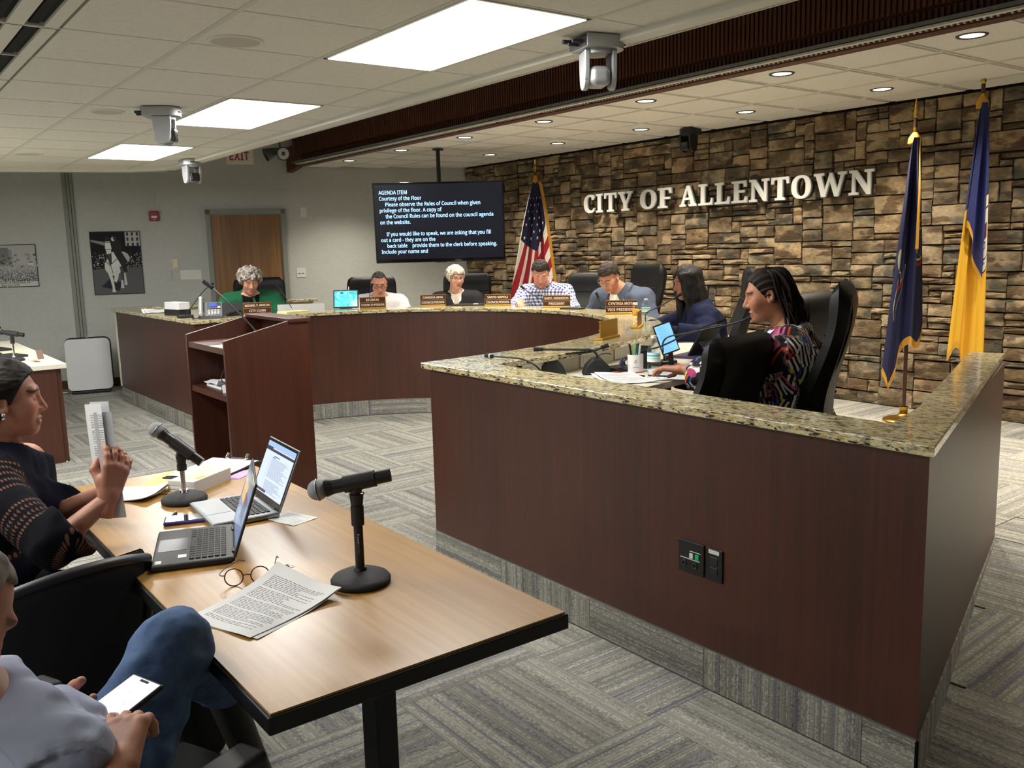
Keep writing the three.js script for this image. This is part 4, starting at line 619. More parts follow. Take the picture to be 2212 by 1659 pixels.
// ---------------------------------------------------------------- ceiling fittings
function ptz(label, x, y, z, turn, m = mat.silver, pan = 0) {
  const c = thing('ceiling_camera', label, 'camera', [x, y, z], turn, 'pan and tilt cameras');
  const s = new THREE.Shape(); s.moveTo(-0.08, -0.09); s.lineTo(0.08, -0.09); s.lineTo(0.08, 0.03); s.absarc(0, 0.03, 0.08, 0, Math.PI, false); s.lineTo(-0.08, -0.09);
  const bg = ext(s, 0.045, 0.005); bg.rotateX(Math.PI / 2); M('base', tr(bg, 0, -0.006, 0), m, c); M('rear_panel', box(0.15, 0.045, 0.004, 0, -0.03, -0.098), mat.black, c);
  M('connector', [tr(new THREE.CylinderGeometry(0.008, 0.008, 0.05, 10), -0.04, -0.03, -0.12, Math.PI / 2), tr(new THREE.CylinderGeometry(0.01, 0.01, 0.06, 10), 0.03, -0.022, -0.125, Math.PI / 2), tr(new THREE.CylinderGeometry(0.007, 0.007, 0.05, 10), 0.0, -0.038, -0.12, Math.PI / 2)], mat.plastic, c);
  M('front_slot', box(0.07, 0.008, 0.004, 0, -0.03, 0.114), mat.black, c);
  const Y = M('yoke', [cyl(0.066, 0.07, 0.02, 0, -0.072, 0.012, 28)], m, c); Y.rotation.y = pan;
  const arm = sgn => { const a = new THREE.Shape(); a.moveTo(-0.05, 0); a.lineTo(0.05, 0); a.quadraticCurveTo(0.052, -0.08, 0.04, -0.12); a.absarc(0, -0.115, 0.04, 0, -Math.PI, true); a.quadraticCurveTo(-0.052, -0.06, -0.05, 0); const g = ext(a, 0.014, 0.004); g.rotateY(Math.PI / 2); g.translate(sgn > 0 ? 0.052 : -0.07, -0.062, 0.012); return g; };
  M('arm', arm(1), m, Y); M('arm', arm(-1), m, Y); const hd = M('camera_head', [rbox(0.095, 0.085, 0.12, 0.03, 0, -0.165, 0.012, 4)], m, Y); M('lens_cover', [rbox(0.088, 0.078, 0.03, 0.014, 0, -0.165, 0.065, 3)], mat.blackGloss, hd); M('inner_lining', [box(0.004, 0.1, 0.07, 0.05, -0.11, 0.012), box(0.004, 0.1, 0.07, -0.05, -0.11, 0.012)], mat.plastic, Y);
  return c;
}
ptz('silver ceiling camera in front of the wood bulkhead', -2.98, CEIL, -2.76, face(0.25, -0.97), mat.silver, 1.35);
ptz('silver ceiling camera seen from its side near the light panels', -5.72, CEIL, -1.7, face(0.5, -0.86), mat.silver, 0);
ptz('small silver ceiling camera closest to the back wall', -8.64, CEIL, -2.8, face(0.95, 0.05), mat.silver, 0.2);
ptz('dark ceiling camera against the top of the stone wall', -5.98, DAIS_CEIL - 0.012, -6.72, face(0.35, 0.94), std({ color: 0x2c2b29, roughness: 0.35, metalness: 0.4 }), -0.4);
for (const [x, z, r, lab] of [[-3.83, -1.47, 0.115, 'round ceiling speaker grille nearest the camera'], [-6.02, -1.465, 0.1, 'round ceiling speaker grille beside the second camera'], [-8.31, -2.03, 0.06, 'small round ceiling vent next to the far light panel'], [-8.67, -1.45, 0.11, 'faint round ceiling speaker nearest the back wall']]) {
  const s = thing('ceiling_speaker', lab, 'speaker', [x, CEIL + 0.002, z], 0, 'round ceiling speakers'); M('rim', lathe([[r * 0.86, -0.002], [r * 0.9, -0.008], [r, -0.006], [r * 1.02, 0]], 32), mat.white, s); M('grille', cyl(r * 0.88, r * 0.88, 0.003, 0, -0.004, 0, 32), std({ color: 0xb9b4a6, roughness: 0.8 }), s);
}
{
  const s = thing('slot_diffuser', 'white linear air diffuser with two black slots in the ceiling', 'air vent', [0, CEIL, -0.66]);
  for (let k = 0; k < 7; k++) { const x = -9.45 + 4 * 0.3048 + 1.2192 * k + 1.2192 * 0 - 0.0; const seg = 1.2192;
    M('frame', [box(seg - 0.008, 0.012, 0.05, x, 0.004, 0.125), box(seg - 0.008, 0.012, 0.06, x, 0.004, 0.0), box(seg - 0.008, 0.012, 0.05, x, 0.004, -0.125), box(0.012, 0.012, 0.3, x + seg / 2 - 0.006, 0.004, 0)], mat.white, s); }
  M('slot', box(8.6, 0.01, 0.036, -4.6, 0.014, 0.065), mat.rubber, s); M('slot', box(8.6, 0.01, 0.036, -4.6, 0.014, -0.065), mat.rubber, s);
}
// ---------------------------------------------------------------- things on the bench
function namePlate(label, a, b, x, z, dx, dz) {
  const o = thing('name_plate', label, 'name plate', [x, LEDGE1, z], face(dx, dz), 'name plates on the granite ledge');
  M('holder', [rbox(0.252, 0.014, 0.06, 0.003, 0, 0.007, 0), box(0.252, 0.1, 0.004, 0, 0.06, -0.012), box(0.252, 0.004, 0.008, 0, 0.06, -0.006), box(0.252, 0.005, 0.008, 0, 0.11, -0.008)], mat.gold, o);
  const strip = (txt, y) => { if (!txt) return; const t = canvasTex(384, 72, (g, w, h) => { g.fillStyle = '#4a2617'; g.fillRect(0, 0, w, h); g.fillStyle = '#efe6da'; g.font = `bold 44px ${SANS}`; g.textAlign = 'center'; const m = g.measureText(txt).width, k = Math.min(1, 350 / m); g.save(); g.translate(w / 2, 52); g.scale(k, 1); g.fillText(txt, 0, 0); g.restore(); }); M('engraved_strip', [tr(new THREE.PlaneGeometry(0.247, 0.049), 0, y, -0.0055)], phy({ map: t, roughness: 0.35 }), o); };
  strip(a, 0.085); strip(b, 0.036); return o;
}
namePlate('name plate reading MICHAEL P. HANLON, CITY CLERK', 'MICHAEL P. HANLON', 'CITY CLERK', -8.0, -3.1, 0.96, 0.28);
namePlate('name plate reading ED ZUCAL, COUNCILPERSON', 'ED ZUCAL', 'COUNCILPERSON', -7.74, -4.16, 0.92, 0.4);
namePlate('name plate reading CANDIDA AFFA, COUNCILPERSON', 'CANDIDA AFFA', 'COUNCILPERSON', -7.52, -4.71, 0.8, 0.6);
namePlate('name plate reading SANTO NAPOLI, COUNCILPERSON', 'SANTO NAPOLI', 'COUNCILPERSON', -6.94, -5.08, 0.7, 0.71);
namePlate('name plate reading DARYL HENDRICKS, PRESIDENT', 'DARYL HENDRICKS', 'PRESIDENT', -6.25, -5.24, 0.66, 0.75);
namePlate('name plate reading CYNTHIA MOTA, VICE PRESIDENT', 'CYNTHIA MOTA', 'VICE PRESIDENT', -5.2, -5.04, 0.72, 0.69);
namePlate('brass name plate turned away, seen from its gold back', '', '', -3.9, -3.66, -0.92, 0.38);
namePlate('clear and brass plate turned away near the bend of the ledge', '', '', -4.28, -4.3, -0.78, 0.62);
function gooseneck(label, base, pts, basePlate = true) { const o = thing('gooseneck_microphone', label, 'microphone', base, 0, 'gooseneck microphones'); if (basePlate) M('base', [rbox(0.09, 0.028, 0.13, 0.01, 0, 0.014, 0), cyl(0.02, 0.012, 0.025, 0, 0.026, -0.02)], mat.plastic, o); const L = pts.map(p => [p[0] - base[0], p[1] - base[1], p[2] - base[2]]); M('stalk', tube([[0, 0.03, -0.0], ...L], 0.0045, 6, 40), mat.plastic, o); const a = V3(...L[L.length - 1]), b = V3(...L[L.length - 2]); const d = a.clone().sub(b).normalize(); M('capsule', rod(a.clone().addScaledVector(d, -0.02), a.clone().addScaledVector(d, 0.03), 0.009, 0.013, 12), mat.blackMatte, o); return o; }
gooseneck('thin black microphone beside the desk phone', [-8.2, LEDGE1, -2.5], [[-8.07, 1.149, -2.549], [-8.03, 1.257, -2.628], [-7.998, 1.305, -2.683]]);
gooseneck('silver gooseneck microphone beside the yellow pad', [-8.15, LEDGE1, -3.5], [[-8.24, 1.222, -3.435], [-8.28, 1.28, -3.39]], false);
gooseneck('short microphone in front of the man in white shirt', [-8.1, WT, -4.2], [[-7.99, 1.077, -4.246], [-7.981, 1.168, -4.268], [-7.978, 1.218, -4.285]]);
gooseneck('microphone pointing at the man in checked shirt', [-6.5, WT, -5.6], [[-6.62, 1.07, -5.36], [-6.713, 1.148, -5.273], [-6.744, 1.184, -5.242]]);
gooseneck('thin microphone in front of the man in grey suit', [-5.47, LEDGE1, -5.12], [[-5.492, 1.06, -5.1], [-5.524, 1.151, -5.08]], false);
gooseneck('gooseneck microphone pointing at the woman in navy', [-4.62, WT, -4.75], [[-4.541, 1.073, -4.65], [-4.444, 1.123, -4.68], [-4.329, 1.201, -4.753]]);
gooseneck('long microphone crossing in front of the upright tablet', [-3.42, WT, -3.3], [[-3.38, 0.99, -3.36], [-3.295, 1.026, -3.475], [-3.201, 1.098, -3.617], [-3.114, 1.154, -3.748]]);
gooseneck('microphone bent toward the woman in patterned blouse', [-3.4, WT, -3.62], [[-3.2, 1.08, -3.42], [-2.994, 1.129, -3.396], [-2.816, 1.174, -3.476], [-2.729, 1.205, -3.5]]);
{
  const tri = (x, z, ry) => { const o = thing('table_microphone', x > -3.5 ? 'triangular base microphone beside the coffee mug' : 'black bent microphone half hidden behind the near ledge', 'microphone', [x, WT, z], ry, 'gooseneck microphones'); M('base', tr(ext([[-0.07, 0], [0.07, 0], [0.055, 0.035], [0.02, 0.07], [-0.02, 0.07], [-0.055, 0.035]], 0.1, 0.006), 0, 0.006, -0.05), mat.plastic, o); return o; };
  const a = tri(-3.43, -3.144, face(0.8, 0.6)); M('stalk', tube([[0, 0.07, 0], [0, 0.1, 0], [-0.03, 0.125, 0], [-0.08, 0.128, 0], [-0.29, 0.135, 0.0]], 0.006, 8, 40), mat.plastic, a); M('capsule', rod([-0.28, 0.135, 0], [-0.33, 0.137, 0], 0.009, 0.012), mat.blackMatte, a); M('stalk', tube([[0, 0.08, 0], [0.02, 0.1, 0], [0.06, 0.105, 0], [0.075, 0.1, 0]], 0.003, 6, 20), mat.plastic, a);
  const b = tri(-3.58, -2.96, face(0.8, 0.6)); M('stalk', tube([[0, 0.06, 0], [0.01, 0.09, 0], [0.06, 0.105, 0], [0.2, 0.115, 0], [0.28, 0.14, 0]], 0.006, 8, 40), mat.plastic, b); M('capsule', rod([0.26, 0.134, 0], [0.3, 0.148, 0], 0.009, 0.012), mat.blackMatte, b);
  const c = thing('loose_microphone', 'thin microphone with white band lying over the ledge', 'microphone', [-3.66, LEDGE1, -2.6]); M('capsule', rod([-0.01, 0.014, 0], [0.04, 0.014, -0.01], 0.01, 0.01), mat.blackMatte, c); M('band', rod([0.02, 0.014, -0.006], [0.026, 0.014, -0.007], 0.0115, 0.0115), mat.lightPlastic, c); M('cable', tube([[0.04, 0.014, -0.01], [0.14, 0.016, -0.02], [0.26, 0.012, -0.04], [0.32, -0.02, -0.07], [0.34, -0.08, -0.1], [0.3, -0.1, -0.13]], 0.0045, 6, 40), mat.plastic, c);
  // white socket plates on the lining
  for (const [k, lab] of [[10, 'white socket plate behind the two bent microphones'], [14, 'white socket plate behind the coffee mug'], [5, 'low white socket plate near the tip of the bench']]) { const P = off(PUB, 0.251)[k], N = off(PUB, 0.35)[k]; const o = thing('socket_plate', lab, 'wall plate', [P[0], 0.945, P[1]], face(N[0] - P[0], N[1] - P[1])); M('plate', rbox(0.115, 0.07, 0.008, 0.002, 0, -0.002, 0.004), mat.lightPlastic, o); M('socket', rbox(0.03, 0.034, 0.006, 0.002, -0.02, 0, 0.008), mat.cream, o); M('socket', rbox(0.03, 0.034, 0.006, 0.002, 0.02, 0, 0.008), mat.cream, o); }
}
// desk phone
{
  const p = thing('desk_phone', 'grey and black desk phone with blue screen on the ledge', 'telephone', [-7.96, LEDGE1, -2.63], face(0.9, 0.35));
  const wedge = ext([[0.09, 0], [0.09, 0.02], [-0.05, 0.13], [-0.08, 0.13], [-0.08, 0]], 0.2, 0.003); wedge.rotateY(-Math.PI / 2); wedge.translate(0.12, 0.004, 0); M('body', wedge, mat.greyPlastic, p);
  const an = Math.atan2(0.11, 0.14); const P = (x, t, d = 0.006) => [x, 0.024 + t * 0.11 + d * 0.7, 0.09 - 0.14 * t + d * 0.6];
  const face2 = (w, h, x, t, mm, name, d = 0.006, th = 0.004) => { const q = P(x, t, d); const g = box(w, th, h); g.rotateX(an); g.translate(...q); return M(name, g, mm, p); };
  face2(0.115, 0.08, 0.05, 0.72, mat.black, 'display_panel'); face2(0.06, 0.042, 0.045, 0.78, std({ color: 0x0a1a50, emissive: 0x2348b8, emissiveIntensity: 0.55, roughness: 0.3 }), 'screen', 0.009); face2(0.022, 0.022, 0.095, 0.58, mat.lightPlastic, 'badge', 0.0095);
  for (let r = 0; r < 4; r++) for (let c = 0; c < 4; c++) face2(0.016, 0.009, 0.012 + c * 0.026, 0.1 + r * 0.1, mat.lightPlastic, 'key', 0.008);
  M('handset', [tube([[-0.055, 0.045, 0.1], [-0.055, 0.1, 0.06], [-0.055, 0.16, -0.03], [-0.055, 0.175, -0.07]], 0.019, 10, 24), sph(0.026, -0.055, 0.045, 0.09), sph(0.026, -0.055, 0.168, -0.06)], mat.silver, p); M('coiled_cord', tube([[-0.06, 0.03, 0.1], [-0.09, 0.01, 0.12], [-0.13, 0.008, 0.08], [-0.12, 0.01, 0.02]], 0.005, 6, 24), mat.black, p);
}
function screenTex(w, h, kind) {
  return canvasTex(w, h, (g) => {
    if (kind === 'sea') { const gr = g.createLinearGradient(0, 0, w, h); gr.addColorStop(0, '#0f7f9a'); gr.addColorStop(0.45, '#2fb8b4'); gr.addColorStop(0.7, '#1d8f8a'); gr.addColorStop(1, '#d6eef0'); g.fillStyle = gr; g.fillRect(0, 0, w, h); for (let i = 0; i < 60; i++) { g.fillStyle = `rgba(${180 + 70 * hash(i, 1, 1)},${230},${225},0.25)`; g.beginPath(); g.ellipse(w * hash(i, 2, 1), h * hash(i, 3, 1), 40 * hash(i, 4, 1) + 5, 8, 0.6, 0, 7); g.fill(); } g.fillStyle = '#123a52'; g.fillRect(w * 0.28, h * 0.06, w * 0.1, h * 0.12); g.fillStyle = '#e9f4f5'; g.beginPath(); g.arc(w * 0.17, h * 0.14, h * 0.06, 0, 7); g.fill(); g.beginPath(); g.arc(w * 0.48, h * 0.13, h * 0.05, 0, 7); g.fill(); g.fillStyle = '#2a6fd0'; g.fillRect(w * 0.64, h * 0.07, w * 0.24, h * 0.1); }
    if (kind === 'doc') { g.fillStyle = '#6a9fe0'; g.fillRect(0, 0, w, h); g.fillStyle = '#4878b8'; for (let i = 0; i < 22; i++) g.fillRect(w * 0.12, h * (0.06 + i * 0.042), w * (0.3 + 0.45 * hash(i, 2, 3)), 3); g.fillStyle = '#5b8fd2'; g.fillRect(0, h * 0.42, w, 5); }
    if (kind === 'web') { g.fillStyle = '#b9c4d8'; g.fillRect(0, 0, w, h); g.fillStyle = '#8fa6cf'; g.fillRect(0, 0, w, h * 0.11); g.fillStyle = '#2d2b3c'; g.fillRect(0, h * 0.13, w, h * 0.05); g.fillRect(0, h * 0.1, w * 0.22, h * 0.08); g.fillStyle = '#8b93a6'; g.fillRect(w * 0.22, h * 0.22, 3, h * 0.5); for (let i = 0; i < 14; i++) { g.fillStyle = '#7a8294'; g.fillRect(w * 0.28, h * (0.3 + i * 0.028), w * (0.45 + 0.22 * hash(i, 1, 2)), 3); } for (let i = 0; i < 9; i++) { g.fillStyle = '#7f879a'; g.fillRect(w * 0.28, h * (0.74 + i * 0.025), w * (0.3 + 0.35 * hash(i, 5, 2)), 3); } g.fillStyle = '#3a3c48'; g.fillRect(w * 0.02, h * 0.93, w * 0.4, h * 0.05); g.fillStyle = '#5b6070'; g.fillRect(w * 0.34, h * 0.24, w * 0.2, 6); g.fillRect(w * 0.3, h * 0.27, w * 0.12, 5); }
    if (kind === 'mail') { g.fillStyle = '#5a6f8f'; g.fillRect(0, 0, w, h); g.fillStyle = '#c9a06a'; g.fillRect(w * 0.1, h * 0.2, w * 0.45, h * 0.35); g.fillStyle = '#31486b'; g.fillRect(0, 0, w, h * 0.12); g.fillStyle = '#2a3f66'; g.fillRect(w * 0.5, h * 0.3, w * 0.35, h * 0.4); g.fillStyle = '#9db3cf'; for (let i = 0; i < 12; i++) g.fillRect(w * 0.12, h * (0.62 + i * 0.025), w * 0.3, 3); }
  });
}
const lit = (t, k = 0.75, r = 0.25) => phy({ color: 0x0c0d10, roughness: r, emissive: 0xffffff, emissiveMap: t, emissiveIntensity: k, clearcoat: 0.4, clearcoatRoughness: 0.1 });
{
  const tb = thing('tablet', 'upright tablet with teal wallpaper beside the man in white shirt', 'tablet', [-7.98, LEDGE1, -3.99], face(0.78, 0.62)); const g = T => { T.rotateX(-0.18); T.translate(0, 0.006, 0); return T; };
  M('case', g(rbox(0.25, 0.18, 0.012, 0.005, 0, 0.09, -0.008)), mat.black, tb); M('screen', g(tr(new THREE.PlaneGeometry(0.226, 0.155), 0, 0.092, -0.0015)), lit(screenTex(320, 220, 'sea'), 0.9), tb); M('stand', rbox(0.12, 0.01, 0.1, 0.003, 0, 0.005, -0.03), mat.black, tb); M('pen_clip', [rod([0.03, 0.18, -0.04], [0.03, 0.215, -0.045], 0.006)], mat.chrome, tb);
  const nt = thing('tablet', 'tall tablet with blue document page on a black stand', 'tablet', [-3.32, WT, -3.56], face(0.88, 0.47)); const q = T => { T.rotateX(-0.2); T.rotateZ(0.3); T.translate(0.02, 0.08, 0); return T; };
  M('case', q(rbox(0.092, 0.152, 0.01, 0.006, 0, 0.066, -0.006)), mat.black, nt); M('screen', q(tr(new THREE.PlaneGeometry(0.08, 0.136), 0, 0.066, -0.0005)), lit(screenTex(160, 280, 'doc'), 0.8), nt); M('stand', [cyl(0.05, 0.045, 0.012, 0.03, 0, -0.02, 20), rod([0.03, 0.01, -0.02], [0.02, 0.11, -0.025], 0.012)], mat.black, nt);
  nt.scale.setScalar(1.12);
  const ft = thing('folio_tablet', 'tablet in a dark folded folio case by the navy sleeves', 'tablet', [-3.5, WT, -4.05], face(-0.75, 0.2)); M('cover', [tr(box(0.26, 0.19, 0.01), 0, 0.1, -0.02, -0.5), tr(box(0.26, 0.12, 0.008), 0, 0.055, -0.085, 0.75)], mat.blackMatte, ft); M('folder', rbox(0.3, 0.016, 0.24, 0.003, 0, 0.008, 0.0), std({ color: 0x3b3150, roughness: 0.7 }), ft);
  // mug with pens
  const mg2 = thing('coffee_mug', 'white mug with a blue crest holding pens', 'mug', [-3.32, WT, -3.318], face(0.75, 0.66));
  M('cup', lathe([[0, 0.004], [0.036, 0.004], [0.04, 0], [0.041, 0.006], [0.042, 0.095], [0.0395, 0.095], [0.0385, 0.01], [0, 0.009]], 28), phy({ color: 0xe3e2dd, roughness: 0.2 }), mg2); M('handle', tube([[-0.04, 0.078, 0], [-0.065, 0.075, 0], [-0.07, 0.045, 0], [-0.06, 0.02, 0], [-0.04, 0.02, 0]], 0.006, 8, 24), std({ color: 0x2a2550, roughness: 0.4 }), mg2);
  { const cg = new THREE.CylinderGeometry(0.0423, 0.0423, 0.055, 16, 1, true, -0.5, 1.0); cg.translate(0, 0.05, 0); M('crest', cg, std({ map: canvasTex(128, 160, (g, w, h) => { g.fillStyle = '#e3e2dd'; g.fillRect(0, 0, w, h); g.strokeStyle = '#44406a'; g.lineWidth = 5; g.beginPath(); g.moveTo(64, 14); g.lineTo(64, 112); g.moveTo(64, 26); g.quadraticCurveTo(34, 40, 46, 78); g.moveTo(64, 26); g.quadraticCurveTo(94, 40, 82, 78); g.moveTo(40, 60); g.lineTo(88, 60); g.stroke(); g.fillStyle = '#44406a'; g.fillRect(20, 132, 88, 6); }), roughness: 0.25 }), mg2); }
  for (const [x, z, a, b, c] of [[-0.015, 0, 0.1, -0.1, 0x111111], [0.0, 0.012, -0.05, 0.06, 0x2fa84a], [0.016, 0, 0.02, 0.16, 0xbfc0c2], [-0.004, -0.014, -0.1, -0.02, 0x1a1a1c], [0.01, -0.01, 0.1, 0.06, 0x3a3a40]]) { const p = thing('pen', { 0x111111: 'thick black marker standing in the mug', 0x2fa84a: 'green pen standing in the mug', 0xbfc0c2: 'grey pen standing in the mug', 0x1a1a1c: 'black pen at the back of the mug', 0x3a3a40: 'dark grey pen at the back of the mug' }[c], 'pen', [-3.32 + x, WT + 0.012, -3.318 + z], 0, 'pens in the mug'); M('barrel', rod([0, 0, 0], [b * 0.12, 0.115, a * 0.12], 0.0055, 0.0055, 8), std({ color: c, roughness: 0.4 }), p); M('cap', rod([b * 0.12, 0.115, a * 0.12], [b * 0.145, 0.138, a * 0.145], 0.0065, 0.005, 8), std({ color: c, roughness: 0.4 }), p); }
  const hold = thing('black_organizer', 'small black caddy behind the coffee mug', 'caddy', [-3.4, WT, -3.46], 0.5); M('box', [rbox(0.07, 0.08, 0.004, 0.001, 0, 0.04, 0.03), rbox(0.07, 0.12, 0.004, 0.001, 0, 0.06, -0.03), rbox(0.004, 0.1, 0.06, 0.001, 0.034, 0.05, 0), rbox(0.004, 0.1, 0.06, 0.001, -0.034, 0.05, 0)], mat.blackMatte, hold);
  const bottle = (label, x, y, z, H, R) => { const o = thing('water_bottle', label, 'bottle', [x, y, z], 0, 'clear plastic water bottles'); const k = H / 0.2, prof = [[0, 0.004], [0.028, 0], [0.031, 0.008], [0.029, 0.03], [0.031, 0.035], [0.029, 0.06], [0.0315, 0.066], [0.0315, 0.12], [0.026, 0.15], [0.013, 0.178], [0.012, 0.19]].map(p => [p[0] * R / 0.0315, p[1] * k]); M('plastic', lathe(prof, 24), phy({ color: 0xf4f8fa, roughness: 0.06, transmission: 1, thickness: 0, ior: 1.4 }), o); M('wrap_label', lathe([[0.0322, 0.07], [0.0322, 0.115]].map(p => [p[0] * R / 0.0315, p[1] * k]), 24), std({ map: canvasTex(256, 64, (g, w, h) => { g.fillStyle = '#dfe9e6'; g.fillRect(0, 0, w, h); g.fillStyle = '#58b7d6'; g.fillRect(0, 12, w, 14); g.fillStyle = '#b9d98a'; g.fillRect(0, 34, w, 10); }), roughness: 0.4, side: THREE.DoubleSide }), o); M('cap', cyl(0.0145 * R / 0.0315, 0.0145 * R / 0.0315, 0.014 * k, 0, 0.186 * k, 0), mat.lightPlastic, o); return o; };
  bottle('clear water bottle standing in front of the coffee mug', -3.17, WT, -3.3, 0.205, 0.033); bottle('water bottle on the ledge beside the navy sleeves', -4.72, LEDGE1, -4.83, 0.15, 0.033);
  const j = thing('juice_bottle', 'small orange juice bottle with white cap', 'bottle', [-5.02, LEDGE1, -5.02]); M('juice', lathe([[0, 0.003], [0.024, 0.003], [0.025, 0.01], [0.025, 0.05], [0, 0.05]], 20), phy({ color: 0xe39a1e, roughness: 0.2 }), j); M('plastic', lathe([[0, 0], [0.026, 0], [0.027, 0.01], [0.027, 0.055], [0.022, 0.075], [0.015, 0.084]], 20), phy({ color: 0xffffff, roughness: 0.08, transmission: 1, thickness: 0 }), j); M('cap', cyl(0.017, 0.017, 0.018, 0, 0.082, 0), mat.lightPlastic, j);
}
// papers
const textPage = k => canvasTex(512, 660, (g, w, h) => { g.fillStyle = '#dcdcda'; g.fillRect(0, 0, w, h); for (let i = 0; i < 40; i++) { const para = i % 9 === 0; if (para) continue; const dark = k === 1 && i > 19 ? 72 : 92; g.fillStyle = `rgb(${dark},${dark},${dark + 4})`; let x = 56; const end = w * (hash(i, k, 4) > 0.75 ? 0.6 : 0.87); while (x < end) { const l = 8 + 34 * hash(i, Math.floor(x), 5 + k); g.fillRect(x, 70 + i * 13.2, l, 4.6); x += l + 6; } } });
const pageMat = [0, 1, 2].map(k => std({ map: textPage(k), roughness: 0.9, side: THREE.DoubleSide }));
function page(parent, w, d, mm, curl = 0, y = 0.002) { const g = new THREE.PlaneGeometry(w, d, 10, 12); g.rotateX(-Math.PI / 2); const p = g.attributes.position; for (let i = 0; i < p.count; i++) { const u = p.getX(i) / w + 0.5, v = -p.getZ(i) / d + 0.5; p.setY(i, y + curl * (Math.pow(v, 4) * 0.6 + Math.pow(v * (1 - u), 2)) + 0.0015 * Math.sin(u * 9 + v * 5) * (curl ? 1 : 0.4)); } g.computeVertexNormals(); return M('sheet', g, mm, parent); }
function papers(label, x, y, z, turn, n = 1, curl = 0.01, k = 0, w = 0.216, d = 0.279, grp) { const o = thing('paper_stack', label, 'papers', [x, y, z], turn, grp); for (let i = 0; i < n; i++) { const s = page(o, w, d, pageMat[(k + i) % 3], curl, 0.0015 + 0.0025 * i); s.rotation.y = (hash(i, k, 7) - 0.5) * 0.12 * (n > 1 ? 1 : 0); s.position.x = (hash(i, k, 8) - 0.5) * 0.02 * (n - 1); } return o; }
papers('printed sheets spread near the inner edge of the worktop', -3.16, WT, -3.08, 1.2, 3, 0.016, 0); papers('loose printed pages beside the water bottle', -3.06, WT, -3.34, 0.9, 3, 0.012, 1); papers('white papers in front of the woman in patterned blouse', -3.2, WT, -3.82, 1.3, 3, 0.008, 2); papers('white papers under the hands of the woman in navy', -4.22, WT, -4.62, 0.7, 2, 0.006, 0); papers('papers on the far left end of the clerk ledge', -9.3, LEDGE1, -2.54, 1.4, 3, 0.02, 1, 0.2, 0.26);
{
  const cut = thing('eyeglasses_case_strap', 'black strap and red cord lying by the mug', 'strap', [-3.25, WT, -3.2], 0.3); M('strap', tube([[-0.09, 0.004, 0.03], [-0.04, 0.006, 0.01], [0.03, 0.005, 0.02], [0.09, 0.004, 0.0]], 0.005, 6, 24), mat.blackMatte, cut); M('cord', tube([[-0.13, 0.004, 0.0], [-0.1, 0.01, -0.02], [-0.05, 0.008, -0.03], [0.05, 0.015, -0.05]], 0.004, 6, 24), std({ color: 0xb5382a, roughness: 0.6 }), cut);
  const pn = thing('ballpoint_pen', 'black pen lying on the printed pages', 'pen', [-3.02, WT + 0.018, -3.2], 0.5); M('barrel', rod([-0.07, 0.004, 0], [0.05, 0.004, 0], 0.0045, 0.0045, 8), mat.black, pn); M('tip', rod([0.05, 0.004, 0], [0.068, 0.004, 0], 0.004, 0.001, 8), mat.brass, pn);
  const yp = thing('legal_pad', 'pale yellow paper pad lying on the clerk ledge', 'notepad', [-8.0, LEDGE1, -3.45], 0.2); M('pages', rbox(0.16, 0.012, 0.26, 0.002, 0, 0.006, 0), mat.yellowPaper, yp);
  const st = thing('stapler', 'black stapler on the clerk ledge beside the name plate', 'stapler', [-8.05, LEDGE1, -2.9], 0.3); M('base', rbox(0.05, 0.012, 0.15, 0.004, 0, 0.006, 0), mat.black, st); M('top', tr(rbox(0.04, 0.022, 0.15, 0.01, 0, 0.03, 0), 0, 0, 0, 0.12), mat.plastic, st);
  const lb = thing('laptop', 'dark open laptop seen from behind beside the clerk', 'laptop', [-8.3, WT, -2.98], face(-0.9, -0.2)); M('lid', tr(rbox(0.32, 0.21, 0.008, 0.003), 0, 0.11, 0.1, 0.2), mat.plastic, lb); M('keyboard_base', rbox(0.32, 0.014, 0.22, 0.004, 0, 0.007, -0.0), mat.plastic, lb);
  const wb = thing('document_tray', 'white and black document box on the clerk station', 'box', [-8.62, LEDGE1, -2.56], 0.2); M('tray', [rbox(0.28, 0.06, 0.12, 0.004, 0, 0.03, 0)], mat.black, wb); M('papers', rbox(0.27, 0.07, 0.11, 0.003, 0, 0.09, 0), std({ color: 0xcfd0d6, roughness: 0.8 }), wb);
  const pp = thing('white_privacy_board', 'white board standing behind the yellow pad', 'board', [-8.45, WT, -3.62], face(0.9, 0.45)); M('panel', rbox(0.46, 0.16, 0.012, 0.002, 0.1, 0.08, 0), mat.lightPlastic, pp); M('foot', rbox(0.4, 0.008, 0.06, 0.002, 0.1, 0.004, 0), mat.lightPlastic, pp);
  const cap = thing('black_folder', 'black folder lying on the ledge before the white-haired woman', 'folder', [-7.3, LEDGE1, -4.98], 0.6); M('cover', rbox(0.3, 0.012, 0.2, 0.004, 0, 0.006, 0), mat.blackMatte, cap); M('tab', box(0.04, 0.014, 0.03, 0.1, 0.014, 0.05), mat.paper, cap);
  const rem = thing('remote_tray', 'thin black tablet lying by the president name plate', 'tablet', [-5.98, LEDGE1, -5.2], 0.3); M('slab', rbox(0.2, 0.014, 0.12, 0.005, 0, 0.007, 0), mat.black, rem);
}
